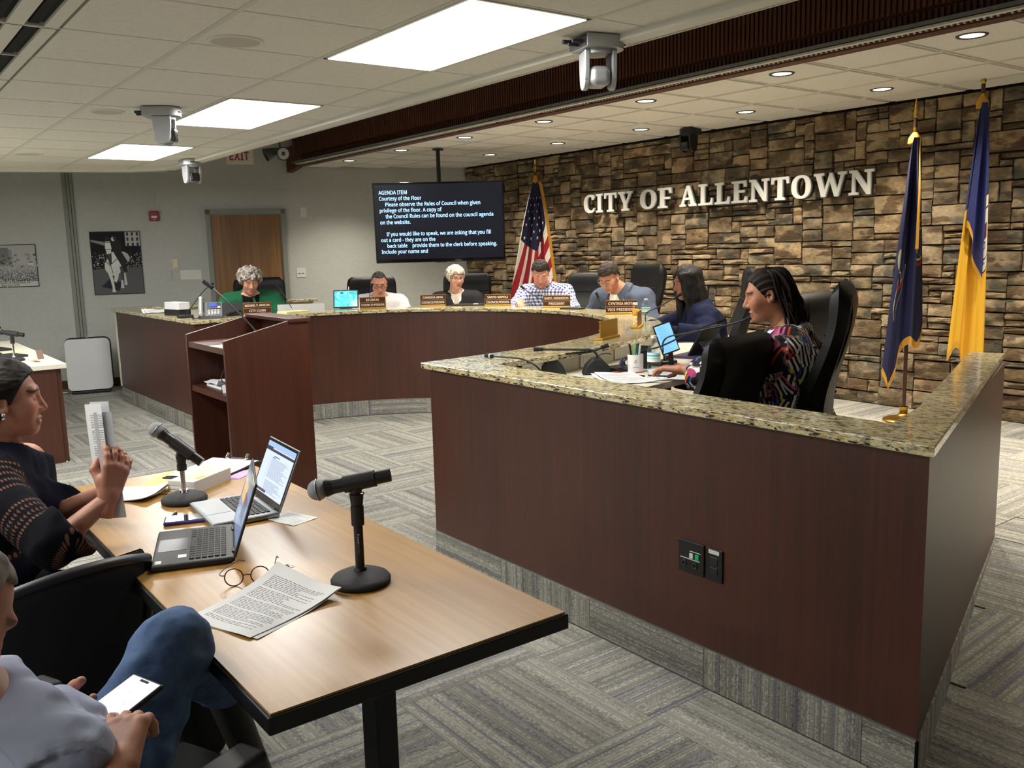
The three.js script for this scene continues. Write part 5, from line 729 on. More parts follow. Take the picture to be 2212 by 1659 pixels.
// ---------------------------------------------------------------- things on the foreground table
const TT = 0.74;
function handMic(name, label, base, top, dir, len, chromePole, text) {
  const o = thing(name, label, 'microphone', base, 0, 'handheld microphones on desk stands');
  M('stand_base', lathe([[0, 0.034], [0.02, 0.034], [0.05, 0.029], [0.07, 0.02], [0.076, 0.012], [0.075, 0.002], [0.07, 0], [0, 0]], 40), std({ color: 0x1b1b1c, roughness: 0.55, bumpMap: rep(T.fine, 0.05), bumpScale: 0.0006 }), o);
  M('pole', [cyl(chromePole ? 0.008 : 0.0115, chromePole ? 0.008 : 0.0115, top - 0.09, 0, 0.03, 0, 16), cyl(0.018, 0.014, 0.012, 0, 0.03, 0, 16)], chromePole ? mat.chrome : mat.black, o); M('collar', [cyl(0.016, 0.0165, chromePole ? 0.02 : 0.05, 0, top - (chromePole ? 0.08 : 0.11), 0, 16), cyl(0.0145, 0.018, 0.03, 0, top - 0.06, 0, 14)], mat.plastic, o);
  const d = V3(...dir).normalize(), C = V3(0, top, 0), A = C.clone().addScaledVector(d, len * 0.28), Bk = C.clone().addScaledVector(d, -len * 0.44);
  M('clip', [rod([0, top - 0.04, 0], [0, top - 0.012, 0], 0.012, 0.016), rod(C.clone().addScaledVector(d, -0.05), C.clone().addScaledVector(d, 0.03), 0.021, 0.022, 16)], mat.plastic, o); M('clip_screw', rod([-0.016, top - 0.028, 0.012], [0.016, top - 0.028, -0.012], 0.004), mat.chrome, o);
  const mic = M('microphone_body', [rod(Bk, A, 0.0165, 0.0185, 20), rod(A, A.clone().addScaledVector(d, 0.02), 0.0185, 0.023, 20)], std({ color: 0x151516, roughness: 0.38 }), o);
  const bc = A.clone().addScaledVector(d, 0.04); const ball = new THREE.SphereGeometry(0.0265, 28, 20); ball.translate(bc.x, bc.y, bc.z); M('ball_grille', ball, std({ color: 0x8f9194, metalness: 0.7, roughness: 0.5, bumpMap: rep(T.weave, 0.35), bumpScale: 0.0012 }), mic); const ringG = new THREE.TorusGeometry(0.0265, 0.0022, 8, 28); ringG.applyQuaternion(new THREE.Quaternion().setFromUnitVectors(V3(0, 0, 1), d)); ringG.translate(bc.x, bc.y, bc.z); M('grille_ring', ringG, mat.steel, mic);
  if (text) { const pg = new THREE.CylinderGeometry(0.0117, 0.0117, 0.07, 12, 1, true, 0.5, 1.0); pg.translate(0, 0.1, 0); M('lettering', pg, std({ map: canvasTex(64, 320, (g, w, h) => { g.fillStyle = '#101011'; g.fillRect(0, 0, w, h); g.save(); g.translate(18, 16); g.rotate(Math.PI / 2); g.fillStyle = '#c9c9c7'; g.font = `44px ${SANS}`; g.fillText('frame', 0, 0); g.fillStyle = '#7b7b7a'; g.fillText('works', 124, 0); g.restore(); }), roughness: 0.4 }), o); }
  return o;
}
handMic('desk_microphone', 'nearest handheld microphone on a black stand lettered frameworks', [-1.96, TT, -0.981], 0.262, [-0.56, -0.17, 0.77], 0.2, false, true);
handMic('desk_microphone', 'tilted handheld microphone on a chrome stand beside the open papers', [-3.038, TT, -0.874], 0.19, [-0.46, 0.6, 0.6], 0.2, true);
function laptop(label, x, z, turn, W, D, open, bodyM, deckM, kind, keyM) {
  const o = thing('laptop', label, 'laptop', [x, TT, z], turn, 'open laptops'); M('base', rbox(W, 0.016, D, 0.005, 0, 0.009, 0), bodyM, o); M('deck', box(W - 0.012, 0.001, D - 0.012, 0, 0.0172, 0), deckM, o);
  M('trackpad', box(W * 0.34, 0.0012, D * 0.36, -0.01, 0.0178, D * 0.27), std({ color: kind === 'mail' ? 0x2c2d2f : 0x8a8c90, roughness: 0.3 }), o);
  const kw = (W - 0.05) / 14, kd = D * 0.46 / 6; for (let r = 0; r < 6; r++) for (let c = 0; c < 14; c++) { if (r === 5 && c > 3 && c < 9) { if (c === 4) M('key', rbox(kw * 4.8, 0.003, kd * 0.8, 0.001, -W / 2 + 0.025 + kw * 6.5, 0.0192, -D * 0.4 + kd * (r + 0.5)), keyM, o); continue; } const k = M('key', laptop.kg[kind] ||= rbox(kw * 0.86, 0.003, kd * 0.8, 0.001), keyM, o); k.position.set(-W / 2 + 0.025 + kw * (c + 0.5), 0.0192, -D * 0.4 + kd * (r + 0.5)); }
  const lid = new THREE.Group(); const H = D * 0.98; const L = g => { g.rotateX(-open); g.translate(0, 0.016, -D / 2 + 0.004); return g; };
  const l = M('lid', L(rbox(W, H, 0.007, 0.003, 0, H / 2, -0.0035)), bodyM, o); M('bezel', L(tr(new THREE.PlaneGeometry(W - 0.006, H - 0.006), 0, H / 2, 0.0004)), mat.blackGloss, l); M('screen', L(tr(new THREE.PlaneGeometry(W - 0.024, H - 0.036), 0, H / 2 + 0.006, 0.0009)), lit(screenTex(480, 320, kind), 0.62), l);
  for (const q of [-0.32, 0.32]) M('hinge', rod([W * (q - 0.04), 0.016, -D / 2 + 0.004], [W * (q + 0.04), 0.016, -D / 2 + 0.004], 0.005), mat.plastic, o); return o;
}
laptop.kg = {};
{
  const a = laptop('black laptop nearest the camera with lid seen edge-on', -2.504, -0.739, -0.34, 0.325, 0.215, 0.34, std({ color: 0x1d1d1f, roughness: 0.5 }), std({ color: 0x333335, roughness: 0.5 }), 'mail', std({ color: 0x141415, roughness: 0.55 }));
  M('sticker', box(0.026, 0.0006, 0.016, 0.135, 0.0182, 0.09), mat.lightPlastic, a); M('sticker', box(0.026, 0.0006, 0.022, 0.1, 0.0182, 0.03), mat.lightPlastic, a);
  laptop('silver laptop with a web page on its screen', -2.79, -0.955, -0.08, 0.3, 0.21, 0.4, mat.aluminium, std({ color: 0x9a9ca0, metalness: 0.5, roughness: 0.45 }), 'web', std({ color: 0x1b1c1e, roughness: 0.55 }));
  papers('printed document with curled corner in front of the black desk microphone', -1.957, TT, -0.735, 0.36, 2, 0.03, 1); papers('white sheet under the silver laptop', -2.6, TT, -1.07, 0.3, 1, 0.0, 2, 0.14, 0.1); papers('curled stack of printed pages behind the held paper', -3.24, TT, -0.765, -0.9, 3, 0.02, 0, 0.16, 0.2); papers('white sheets at the table edge under the raised hands', -3.2, TT, -0.6, 0.5, 2, 0.006, 2, 0.18, 0.12);
  // eyeglasses
  const e = thing('eyeglasses', 'round tortoise-red eyeglasses standing on the table', 'eyeglasses', [-2.135, TT, -0.752], face(0.85, 0.52) + 0.12);
  const fm = std({ color: 0x4a1a18, roughness: 0.3 }); for (const s of [-1, 1]) { M('rim', tr(new THREE.TorusGeometry(0.0225, 0.0016, 8, 36), s * 0.032, 0.024, 0), fm, e); M('lens', tr(new THREE.CylinderGeometry(0.0218, 0.0218, 0.001, 28), s * 0.032, 0.024, 0, Math.PI / 2), mat.glass, e); M('temple', tube([[s * 0.054, 0.03, 0], [s * 0.064, 0.03, -0.004], [s * 0.066, 0.03, -0.03], [s * (s > 0 ? 0.07 : 0.03), 0.034, -0.1], [s * (s > 0 ? 0.072 : 0.015), 0.02, -0.13]], 0.0015, 6, 24), fm, e); } M('bridge', tube([[-0.011, 0.027, 0], [0, 0.03, 0.003], [0.011, 0.027, 0]], 0.0016, 6, 10), fm, e);
  const bc = thing('binder_clip', 'small black binder clip beside the eyeglasses', 'clip', [-2.126, TT, -0.848], 0.6); M('jaw', tr(ext([[-0.012, 0], [0.012, 0], [0.003, 0.028], [-0.003, 0.028]], 0.03, 0.001), 0, 0, -0.015), mat.black, bc); for (const s of [-1, 1]) M('wire_handle', tube([[s * 0.003, 0.027, -0.01], [s * 0.024, 0.03, -0.006], [s * 0.03, 0.03, 0], [s * 0.024, 0.03, 0.006], [s * 0.003, 0.027, 0.01]], 0.001, 6, 20), mat.chrome, bc);
  const ph = thing('cell_phone', 'phone in a purple case lying face up by the laptops', 'phone', [-2.8, TT, -0.815], -0.35); M('case', rbox(0.076, 0.011, 0.15, 0.005, 0, 0.0055, 0), std({ color: 0x4b3f8f, roughness: 0.45 }), ph); M('glass', rbox(0.066, 0.002, 0.138, 0.001, 0, 0.0112, 0), phy({ color: 0x0c0d12, roughness: 0.06, clearcoat: 1 }), ph);
  const pe = thing('marker_pen', 'black pen lying beside the purple phone', 'pen', [-2.85, TT, -0.77], 0); M('barrel', rod([0.06, 0.006, 0.032], [-0.04, 0.006, -0.03], 0.006, 0.006, 10), mat.black, pe); M('clip', rod([-0.02, 0.013, -0.02], [-0.045, 0.013, -0.035], 0.0015), mat.chrome, pe);
  const bk = thing('form_block', 'thick block of cream forms on the table', 'paper block', [-3.21, TT, -0.985], -0.96); for (let i = 0; i < 6; i++) M('pad', box(0.215 - 0.002 * hash(i, 1, 1), 0.0068, 0.11, 0.002 * (hash(i, 2, 1) - 0.5), 0.0036 + i * 0.0072, 0), mat.paper, bk); M('cover_sheet', box(0.213, 0.0008, 0.108, 0, 0.0438, 0), std({ map: canvasTex(256, 128, (g, w, h) => { g.fillStyle = '#ddd6bc'; g.fillRect(0, 0, w, h); g.fillStyle = '#c0a96a'; g.fillRect(150, 10, 60, 26); g.fillStyle = '#cdbf8c'; for (let i = 0; i < 6; i++) g.fillRect(20, 50 + i * 11, 190, 4); }), roughness: 0.9 }), bk);
  const fo = thing('manila_folder', 'tan manila folder under the form block', 'folder', [-3.31, TT, -0.93], -0.75); M('cover', rbox(0.3, 0.004, 0.23, 0.0015, 0, 0.002, 0), mat.manila, fo);
  const cb = thing('clipboard', 'clipboard with a printed page at the far table end', 'clipboard', [-3.4, TT + 0.004, -1.1], 0.62); M('board', rbox(0.23, 0.004, 0.32, 0.001, 0, 0.002, 0), mat.blackMatte, cb); page(cb, 0.216, 0.279, pageMat[0], 0.004, 0.006); M('clip', [rbox(0.11, 0.006, 0.03, 0.002, 0, 0.009, -0.145), rod([-0.045, 0.012, -0.15], [-0.045, 0.024, -0.165], 0.008), rod([0.045, 0.012, -0.15], [0.045, 0.024, -0.165], 0.008)], mat.chrome, cb);
  const pk = thing('purple_slip', 'pink paper slip under the clipboard page', 'papers', [-3.28, TT, -1.14], 0.7); M('sheet', box(0.1, 0.002, 0.12, 0, 0.001, 0), std({ color: 0xc9a2d8, roughness: 0.9 }), pk);
}
// ---------------------------------------------------------------- things on the staff desk
{
  const Y = 0.777;
  handMic('desk_microphone', 'handheld microphone on a chrome stand at the corner of the staff desk', [-8.0, Y, -1.08], 0.22, [-0.5, 0.16, 0.8], 0.21, true); handMic('desk_microphone', 'microphone at the very edge of the picture on the staff desk', [-8.6, Y, -1.0], 0.24, [-0.5, 0.1, 0.8], 0.2, true);
  const f = (label, x, z, w, d, t, c, r) => { const o = thing('folder', label, 'folder', [x, Y, z], r); M('cover', rbox(w, t, d, 0.003, 0, t / 2, 0), std({ color: c, roughness: 0.6 }), o); M('pages', rbox(w * 0.98, t * 0.6, d * 0.98, 0.002, -0.006, t * 0.5, 0.004), mat.paper, o); };
  f('dark folder on the staff desk behind the microphone stand', -8.35, -1.03, 0.26, 0.32, 0.02, 0x23222e, 0.3); f('blue folder on the staff desk in front of the dark one', -7.95, -0.92, 0.22, 0.3, 0.012, 0x2f6fc4, 0.1); f('thin dark tablet case far back on the staff desk', -9.1, -1.05, 0.3, 0.26, 0.018, 0x1a1a1d, 0.2);
  const ys = thing('yellow_note', 'pale yellow note sheet on the staff desk', 'papers', [-8.75, Y, -1.18], 0.2); M('sheet', box(0.3, 0.003, 0.1, 0, 0.0015, 0), mat.yellowPaper, ys);
  const np = thing('small_sign_holder', 'small brown sign leaning on the corner of the staff desk', 'sign', [-7.93, Y, -1.26], face(0.95, -0.3)); M('plate', tr(rbox(0.05, 0.075, 0.004, 0.001, 0, 0.04, 0), 0, 0, 0, -0.35), std({ color: 0x8a6a5e, roughness: 0.5 }), np); M('foot', box(0.05, 0.004, 0.05, 0, 0.002, -0.015), mat.lightPlastic, np);
  const ks = thing('key_bunch', 'bunch of keys lying by the small sign', 'keys', [-7.8, Y, -1.2]); M('ring', tr(new THREE.TorusGeometry(0.014, 0.0015, 6, 20), 0, 0.002, 0, Math.PI / 2), mat.steel, ks); for (let i = 0; i < 4; i++) M('key', tr(box(0.045, 0.003, 0.012), 0.025, 0.002 + i * 0.003, 0.012 * (i - 1.5), 0, i * 0.5), i & 1 ? mat.brass : mat.steel, ks);
}
// ---------------------------------------------------------------- task chairs in the foreground
function taskChair(label, x, z, turn, bk = 1) {
  const Y = y => 0.52 + (y - 0.52) * bk;
  const c = thing('task_chair', label, 'chair', [x, 0, z], turn, 'black task chairs at the table');
  const sup = (u, p) => Math.pow(Math.max(0, 1 - Math.pow(Math.abs(u), p)), 1 / p);
  const bg = pad(0.42 * bk, (u, v) => [u * lerp(0.215, 0.235, v) * (v > 0.85 ? 0.93 + 0.07 * sup((v - 0.85) / 0.15, 2) : 1), v - 0.05 * u * u * v], (u, v) => 0.06 * u * u - 0.06 * v, (u, v) => 0.004 + 0.02 * sup(u, 6) * Math.sqrt(sup(2 * v - 1, 8)), 18, 14); bg.translate(0, 0.52, -0.24); M('backrest', bg, mat.leatherCloth, c);
  M('top_rail', tube([-1, -0.7, -0.35, 0, 0.35, 0.7, 1].map(u => [u * 0.228, Y(0.935 - 0.05 * u * u), -0.305 + 0.06 * u * u]), 0.017, 10, 30), mat.plastic, c); for (const s of [-1, 1]) M('side_rail', tube([[s * 0.228, Y(0.885), -0.245], [s * 0.235, Y(0.7), -0.215], [s * 0.22, Y(0.53), -0.185]], 0.013, 8, 20), mat.plastic, c);
  const seat = pad(0.48, (u, v) => [u * 0.25 * (v > 0.8 ? 0.9 + 0.1 * sup((v - 0.8) / 0.2, 2) : 1), v], (u, v) => 0.01 * u * u - 0.03 * Math.pow(v, 5), (u, v) => 0.004 + 0.035 * sup(u, 5) * Math.sqrt(sup(2 * v - 1, 6)), 14, 12); seat.rotateX(Math.PI / 2); seat.translate(0, 0.46, -0.22); M('seat', seat, mat.leatherCloth, c);
  for (const s of [-1, 1]) M('armrest', [rbox(0.075, 0.03, 0.25, 0.014, s * 0.3, 0.66, -0.02, 3), rod([s * 0.3, 0.65, -0.04], [s * 0.29, 0.46, -0.04], 0.018, 0.02), rod([s * 0.29, 0.46, -0.04], [s * 0.2, 0.43, -0.02], 0.016)], std({ color: 0x232324, roughness: 0.55 }), c);
  M('column', [cyl(0.026, 0.026, 0.3, 0, 0.1, 0, 14), box(0.2, 0.03, 0.26, 0, 0.405, -0.02), rod([0, 0.41, -0.1], [0, 0.6, -0.25], 0.02)], mat.black, c);
  for (let k = 0; k < 5; k++) { const a = k * Math.PI * 0.4 + 0.2, dx = Math.sin(a), dz = Math.cos(a); M('base_leg', rod([0, 0.11, 0], [dx * 0.28, 0.07, dz * 0.28], 0.024, 0.015, 8), mat.black, c); M('caster', tr(new THREE.CylinderGeometry(0.028, 0.028, 0.045, 14), dx * 0.28, 0.03, dz * 0.28, 0, a, Math.PI / 2), mat.rubber, c); }
  return c;
}
taskChair('black task chair under the woman at the table', -2.6, -0.3, face(-0.96, 0.28)).scale.set(1, 0.87, 1);
taskChair('black task chair under the man in jeans', -1.75, -0.31, face(-0.4, -0.92), 0.42);
{
  const b = thing('shoulder_bag', 'black bag with a looped strap on the floor under the table', 'bag', [-2.78, 0, -0.72], 0.4); M('body', [rbox(0.32, 0.26, 0.16, 0.05, 0, 0.13, 0, 4)], mat.blackMatte, b); M('strap', tube([[0.1, 0.24, 0.08], [0.22, 0.1, 0.16], [0.2, 0.02, 0.22], [0.05, 0.015, 0.24], [-0.05, 0.03, 0.18], [0.02, 0.12, 0.1]], 0.012, 6, 40), mat.blackMatte, b); M('buckle', rbox(0.03, 0.01, 0.02, 0.003, 0.2, 0.025, 0.2), mat.steel, b);
  const rd = new THREE.IcosahedronGeometry(0.07, 3); { const p = rd.attributes.position; for (let i = 0; i < p.count; i++) { const k = 1 + 0.35 * (vnoise(p.getX(i) * 30 + 20, p.getY(i) * 30 + p.getZ(i) * 21 + 20, 64, 64, 2) - 0.5); p.setXYZ(i, p.getX(i) * k * 1.1, p.getY(i) * k, p.getZ(i) * k * 0.7); } rd.computeVertexNormals(); }
  const r = thing('red_pouch', 'crumpled red cloth pouch beside the black bag', 'pouch', [-2.95, 0.062, -0.5]); M('cloth', rd, std({ color: 0xa3161c, roughness: 0.8 }), r);
}
// ---------------------------------------------------------------- people: distance fields meshed with surface nets
const sub3 = (a, b) => [a[0] - b[0], a[1] - b[1], a[2] - b[2]], add3 = (a, b, k = 1) => [a[0] + b[0] * k, a[1] + b[1] * k, a[2] + b[2] * k], dot3 = (a, b) => a[0] * b[0] + a[1] * b[1] + a[2] * b[2], crs = (a, b) => [a[1] * b[2] - a[2] * b[1], a[2] * b[0] - a[0] * b[2], a[0] * b[1] - a[1] * b[0]], nrm = a => { const l = Math.hypot(...a) || 1; return [a[0] / l, a[1] / l, a[2] / l]; }, mixv = (a, b, t) => [lerp(a[0], b[0], t), lerp(a[1], b[1], t), lerp(a[2], b[2], t)];
const smin = (a, b, k) => { const h = Math.max(k - Math.abs(a - b), 0) / k; return Math.min(a, b) - h * h * k * 0.25; };
const smax = (a, b, k) => -smin(-a, -b, k);
function caps(a, b, ra, rb) { const bx = b[0] - a[0], by = b[1] - a[1], bz = b[2] - a[2], L = bx * bx + by * by + bz * bz || 1e-9; return (x, y, z) => { const px = x - a[0], py = y - a[1], pz = z - a[2]; const t = clamp((px * bx + py * by + pz * bz) / L); return Math.hypot(px - bx * t, py - by * t, pz - bz * t) - (ra + (rb - ra) * t); }; }
const ell = (c, r) => { const m = Math.min(...r); return (x, y, z) => { const k0 = Math.hypot((x - c[0]) / r[0], (y - c[1]) / r[1], (z - c[2]) / r[2]); const k1 = Math.hypot((x - c[0]) / r[0] / r[0], (y - c[1]) / r[1] / r[1], (z - c[2]) / r[2] / r[2]); return k1 < 1e-6 ? -m : k0 * (k0 - 1) / k1; }; };
const uni = (L, k) => (x, y, z) => { let d = L[0](x, y, z); for (let i = 1; i < L.length; i++) d = smin(d, L[i](x, y, z), k); return d; };
const n3 = (x, y, z, s = 0) => { const x0 = Math.floor(x), y0 = Math.floor(y), z0 = Math.floor(z); let fx = x - x0, fy = y - y0, fz = z - z0; fx = fx * fx * (3 - 2 * fx); fy = fy * fy * (3 - 2 * fy); fz = fz * fz * (3 - 2 * fz); const h = (i, j, k) => hash(x0 + i + 57 * (z0 + k), y0 + j + 131 * (z0 + k), s); return lerp(lerp(lerp(h(0, 0, 0), h(1, 0, 0), fx), lerp(h(0, 1, 0), h(1, 1, 0), fx), fy), lerp(lerp(h(0, 0, 1), h(1, 0, 1), fx), lerp(h(0, 1, 1), h(1, 1, 1), fx), fy), fz) - 0.5; };
function nets(f, lo, hi, c, colour) {
  const nx = Math.ceil((hi[0] - lo[0]) / c) + 2, ny = Math.ceil((hi[1] - lo[1]) / c) + 2, nz = Math.ceil((hi[2] - lo[2]) / c) + 2, F = new Float32Array(nx * ny * nz), B = 6, br = B * c * 0.9 * 1.5;
  for (let k = 0; k < nz; k += B) for (let j = 0; j < ny; j += B) for (let i = 0; i < nx; i += B) {
    const d0 = f(lo[0] + (i + B / 2) * c, lo[1] + (j + B / 2) * c, lo[2] + (k + B / 2) * c), far = Math.abs(d0) > br;
    for (let z = k; z < Math.min(nz, k + B); z++) for (let y = j; y < Math.min(ny, j + B); y++) for (let x = i; x < Math.min(nx, i + B); x++) F[(z * ny + y) * nx + x] = far ? d0 : f(lo[0] + x * c, lo[1] + y * c, lo[2] + z * c);
  }
  const id = new Int32Array(nx * ny * nz).fill(-1), pos = [], idx = []; const at = (x, y, z) => F[(z * ny + y) * nx + x];
  for (let z = 0; z < nz - 1; z++) for (let y = 0; y < ny - 1; y++) for (let x = 0; x < nx - 1; x++) {
    let m = 0; const v = []; for (let q = 0; q < 8; q++) { const d = at(x + (q & 1), y + (q >> 1 & 1), z + (q >> 2)); v.push(d); if (d < 0) m |= 1 << q; } if (m === 0 || m === 255) continue;
    let sx = 0, sy = 0, sz = 0, n = 0; for (let a = 0; a < 8; a++) for (let e = 0; e < 3; e++) { const b = a | 1 << e; if (b === a) continue; if ((v[a] < 0) === (v[b] < 0)) continue; const t = v[a] / (v[a] - v[b]); sx += (a & 1) + (e === 0 ? t : 0); sy += (a >> 1 & 1) + (e === 1 ? t : 0); sz += (a >> 2) + (e === 2 ? t : 0); n++; }
    id[(z * ny + y) * nx + x] = pos.length / 3; pos.push(lo[0] + (x + sx / n) * c, lo[1] + (y + sy / n) * c, lo[2] + (z + sz / n) * c);
  }
  const I = (x, y, z) => id[(z * ny + y) * nx + x];
  for (let z = 1; z < nz - 1; z++) for (let y = 1; y < ny - 1; y++) for (let x = 1; x < nx - 1; x++) { const s = at(x, y, z) < 0; const Q = (a, b, cc, d, fl) => { if (a < 0 || b < 0 || cc < 0 || d < 0) return; if (fl) idx.push(a, b, cc, a, cc, d); else idx.push(a, cc, b, a, d, cc); };
    if (s !== at(x + 1, y, z) < 0) Q(I(x, y - 1, z - 1), I(x, y, z - 1), I(x, y, z), I(x, y - 1, z), s); if (s !== at(x, y + 1, z) < 0) Q(I(x - 1, y, z - 1), I(x - 1, y, z), I(x, y, z), I(x, y, z - 1), s); if (s !== at(x, y, z + 1) < 0) Q(I(x - 1, y - 1, z), I(x, y - 1, z), I(x, y, z), I(x - 1, y, z), s); }
  const g = new THREE.BufferGeometry(); g.setAttribute('position', new THREE.Float32BufferAttribute(pos, 3)); g.setIndex(idx); g.computeVertexNormals();
  const col = new Float32Array(pos.length); for (let i = 0; i < pos.length; i += 3) { const q = colour ? colour(pos[i], pos[i + 1], pos[i + 2]) : [1, 1, 1]; col[i] = q[0]; col[i + 1] = q[1]; col[i + 2] = q[2]; } g.setAttribute('color', new THREE.BufferAttribute(col, 3));
  g.setAttribute('uv', new THREE.BufferAttribute(new Float32Array(pos.length / 3 * 2), 2)); return g;
}
const lin = hex => { const c = new THREE.Color(hex); return [c.r, c.g, c.b]; };
const skinMat = phy({ vertexColors: true, roughness: 0.55, sheen: 0.15, sheenRoughness: 0.6, bumpMap: rep(T.fine, 0.02), bumpScale: 0.0002 });
const hairMat = phy({ vertexColors: true, roughness: 0.62, specularIntensity: 0.5 });
// frame with columns left, up, forward
function frame(fwd, up = [0, 1, 0]) { const z = nrm(fwd), x = nrm(crs(up, z)), y = crs(z, x); return { x, y, z }; }
const toW = (o, R, p) => [o[0] + R.x[0] * p[0] + R.y[0] * p[1] + R.z[0] * p[2], o[1] + R.x[1] * p[0] + R.y[1] * p[1] + R.z[1] * p[2], o[2] + R.x[2] * p[0] + R.y[2] * p[1] + R.z[2] * p[2]];
function place(g, o, R) { const m = new THREE.Matrix4().makeBasis(V3(...R.x), V3(...R.y), V3(...R.z)); m.setPosition(...o); g.applyMatrix4(m); return g; }
// head in its own frame: +x subject's left, +y up, +z face
function headField(o) {
  const s = o.fem ? 0.94 : 1, jw = o.fem ? 0.9 : 1, nz = o.nose || 1, fat = o.fat || 0;
  const A = [ell([0, 0.032, -0.014], [0.074, 0.09, 0.094]), ell([0, -0.025, 0.022], [0.061 + fat, 0.085, 0.064]), ell([0, -0.078, 0.032], [(0.045 + fat) * jw, 0.036, 0.05]), ell([0, -0.1, 0.06], [0.022 * jw, 0.018, 0.02]), ell([0.04, -0.022, 0.06], [0.024 + fat, 0.03, 0.022]), ell([-0.04, -0.022, 0.06], [0.024 + fat, 0.03, 0.022])];
  const base = uni(A, 0.03), brow = caps([-0.036, 0.03, 0.077], [0.036, 0.03, 0.077], 0.012, 0.012), n1 = caps([0, 0.016, 0.083], [0, -0.028, 0.104 + 0.008 * (nz - 1)], 0.008, 0.0115 * nz), n2 = caps([-0.0125 * nz, -0.034, 0.092], [0.0125 * nz, -0.034, 0.092], 0.0085, 0.0085);
  const so1 = ell([0.032, 0.009, 0.096], [0.021, 0.014, 0.016]), so2 = ell([-0.032, 0.009, 0.096], [0.021, 0.014, 0.016]), e1 = ell([0.031, 0.007, 0.07], [0.0145, 0.0135, 0.0135]), e2 = ell([-0.031, 0.007, 0.07], [0.0145, 0.0135, 0.0135]);
  const l1 = caps([-0.019, -0.0645, 0.083], [0.019, -0.0645, 0.083], 0.006, 0.006), l1c = caps([-0.007, -0.063, 0.0875], [0.007, -0.063, 0.0875], 0.0065, 0.0065), l2 = caps([-0.014, -0.0765, 0.084], [0.014, -0.0765, 0.084], 0.0078, 0.0078), mo = ell([0, -0.0705, 0.094], [0.022, o.open ? 0.005 : 0.0016, 0.012]);
  const ear = q => { const a = ell([0.079 * q, 0.0, -0.012], [0.008, 0.033, 0.019]), b = ell([0.086 * q, 0.004, -0.006], [0.008, 0.02, 0.011]), c = ell([0.078 * q, -0.024, -0.004], [0.008, 0.011, 0.009]); return (x, y, z) => smax(smin(a(x, y, z), c(x, y, z), 0.01), -b(x, y, z), 0.006); };
  const ea = ear(1), eb = ear(-1), nk = caps([0, -0.06, -0.028], [0, -0.16, -0.05], o.fem ? 0.05 : 0.058, o.fem ? 0.052 : 0.062);
  const f = (x, y, z) => { let d = base(x, y, z); d = smin(d, nk(x, y, z), 0.03); if (z > 0.02 && Math.abs(x) < 0.075) { d = smin(d, brow(x, y, z), 0.02); d = smax(d, -so1(x, y, z), 0.02); d = smax(d, -so2(x, y, z), 0.02); d = smin(d, e1(x, y, z), 0.004); d = smin(d, e2(x, y, z), 0.004); d = smin(d, n1(x, y, z), 0.014); d = smin(d, n2(x, y, z), 0.01); d = smin(d, l1(x, y, z), 0.008); d = smin(d, l1c(x, y, z), 0.006); d = smin(d, l2(x, y, z), 0.008); d = smax(d, -mo(x, y, z), 0.004); } d = smin(d, Math.min(ea(x, y, z), eb(x, y, z)), 0.008); return d; };
  return { f: (x, y, z) => f(x / s, y / s, z / s) * s, s };
}
function headColour(o) {
  const sk = lin(o.skin), lip = mixv(sk, lin(o.lip || 0x9a4a44), 0.6), br = lin(o.brow || 0x3a2a20), s = o.fem ? 0.94 : 1;
  return (X, Y, Z) => { const x = X / s, y = Y / s, z = Z / s, ax = Math.abs(x); let c = sk; const bl = 0.94 + 0.12 * (n3(x * 60, y * 60, z * 60, 3) + 0.5); c = [c[0] * bl, c[1] * bl * 0.99, c[2] * bl * 0.98];
    if (z > 0.05) { const ch = Math.exp(-(((ax - 0.04) / 0.022) ** 2) - ((y + 0.028) / 0.022) ** 2); c = [c[0] * (1 + 0.04 * ch), c[1] * (1 - 0.1 * ch), c[2] * (1 - 0.12 * ch)];
      if (ax < 0.025 - 0.3 * Math.abs(y + 0.07) && y < -0.056 && y > -0.086) c = lip; if (o.open && Math.abs(y + 0.0705) < 0.005 && ax < 0.018) c = [0.05, 0.015, 0.012];
      const by = 0.033 - 0.12 * Math.max(0, ax - 0.035); if (ax > 0.012 && ax < 0.052 && Math.abs(y - by) < 0.0055 * (o.browT || 1)) c = mixv(c, br, 0.8);
      if (Math.hypot((ax - 0.031) / 0.0155, (y - 0.006) / 0.0075) < 1) { if (o.eyes) { c = [0.6, 0.58, 0.55]; if (Math.hypot(ax - 0.031, y - 0.006) < 0.0058) c = [0.03, 0.02, 0.015]; if (y > 0.0105) c = [0.03, 0.02, 0.02]; } else if (y < 0.003) c = mixv(c, br, 0.75); }
      if (o.stash && y < -0.047 && y > -0.061 && ax < 0.03) c = mixv(c, lin(o.stash), 0.8); }
    if (o.stubble && y < -0.035 && z > -0.02 && !(ax < 0.022 && y > -0.085 && y < -0.057)) c = mixv(c, lin(o.stubble), 0.38); return c; };
}
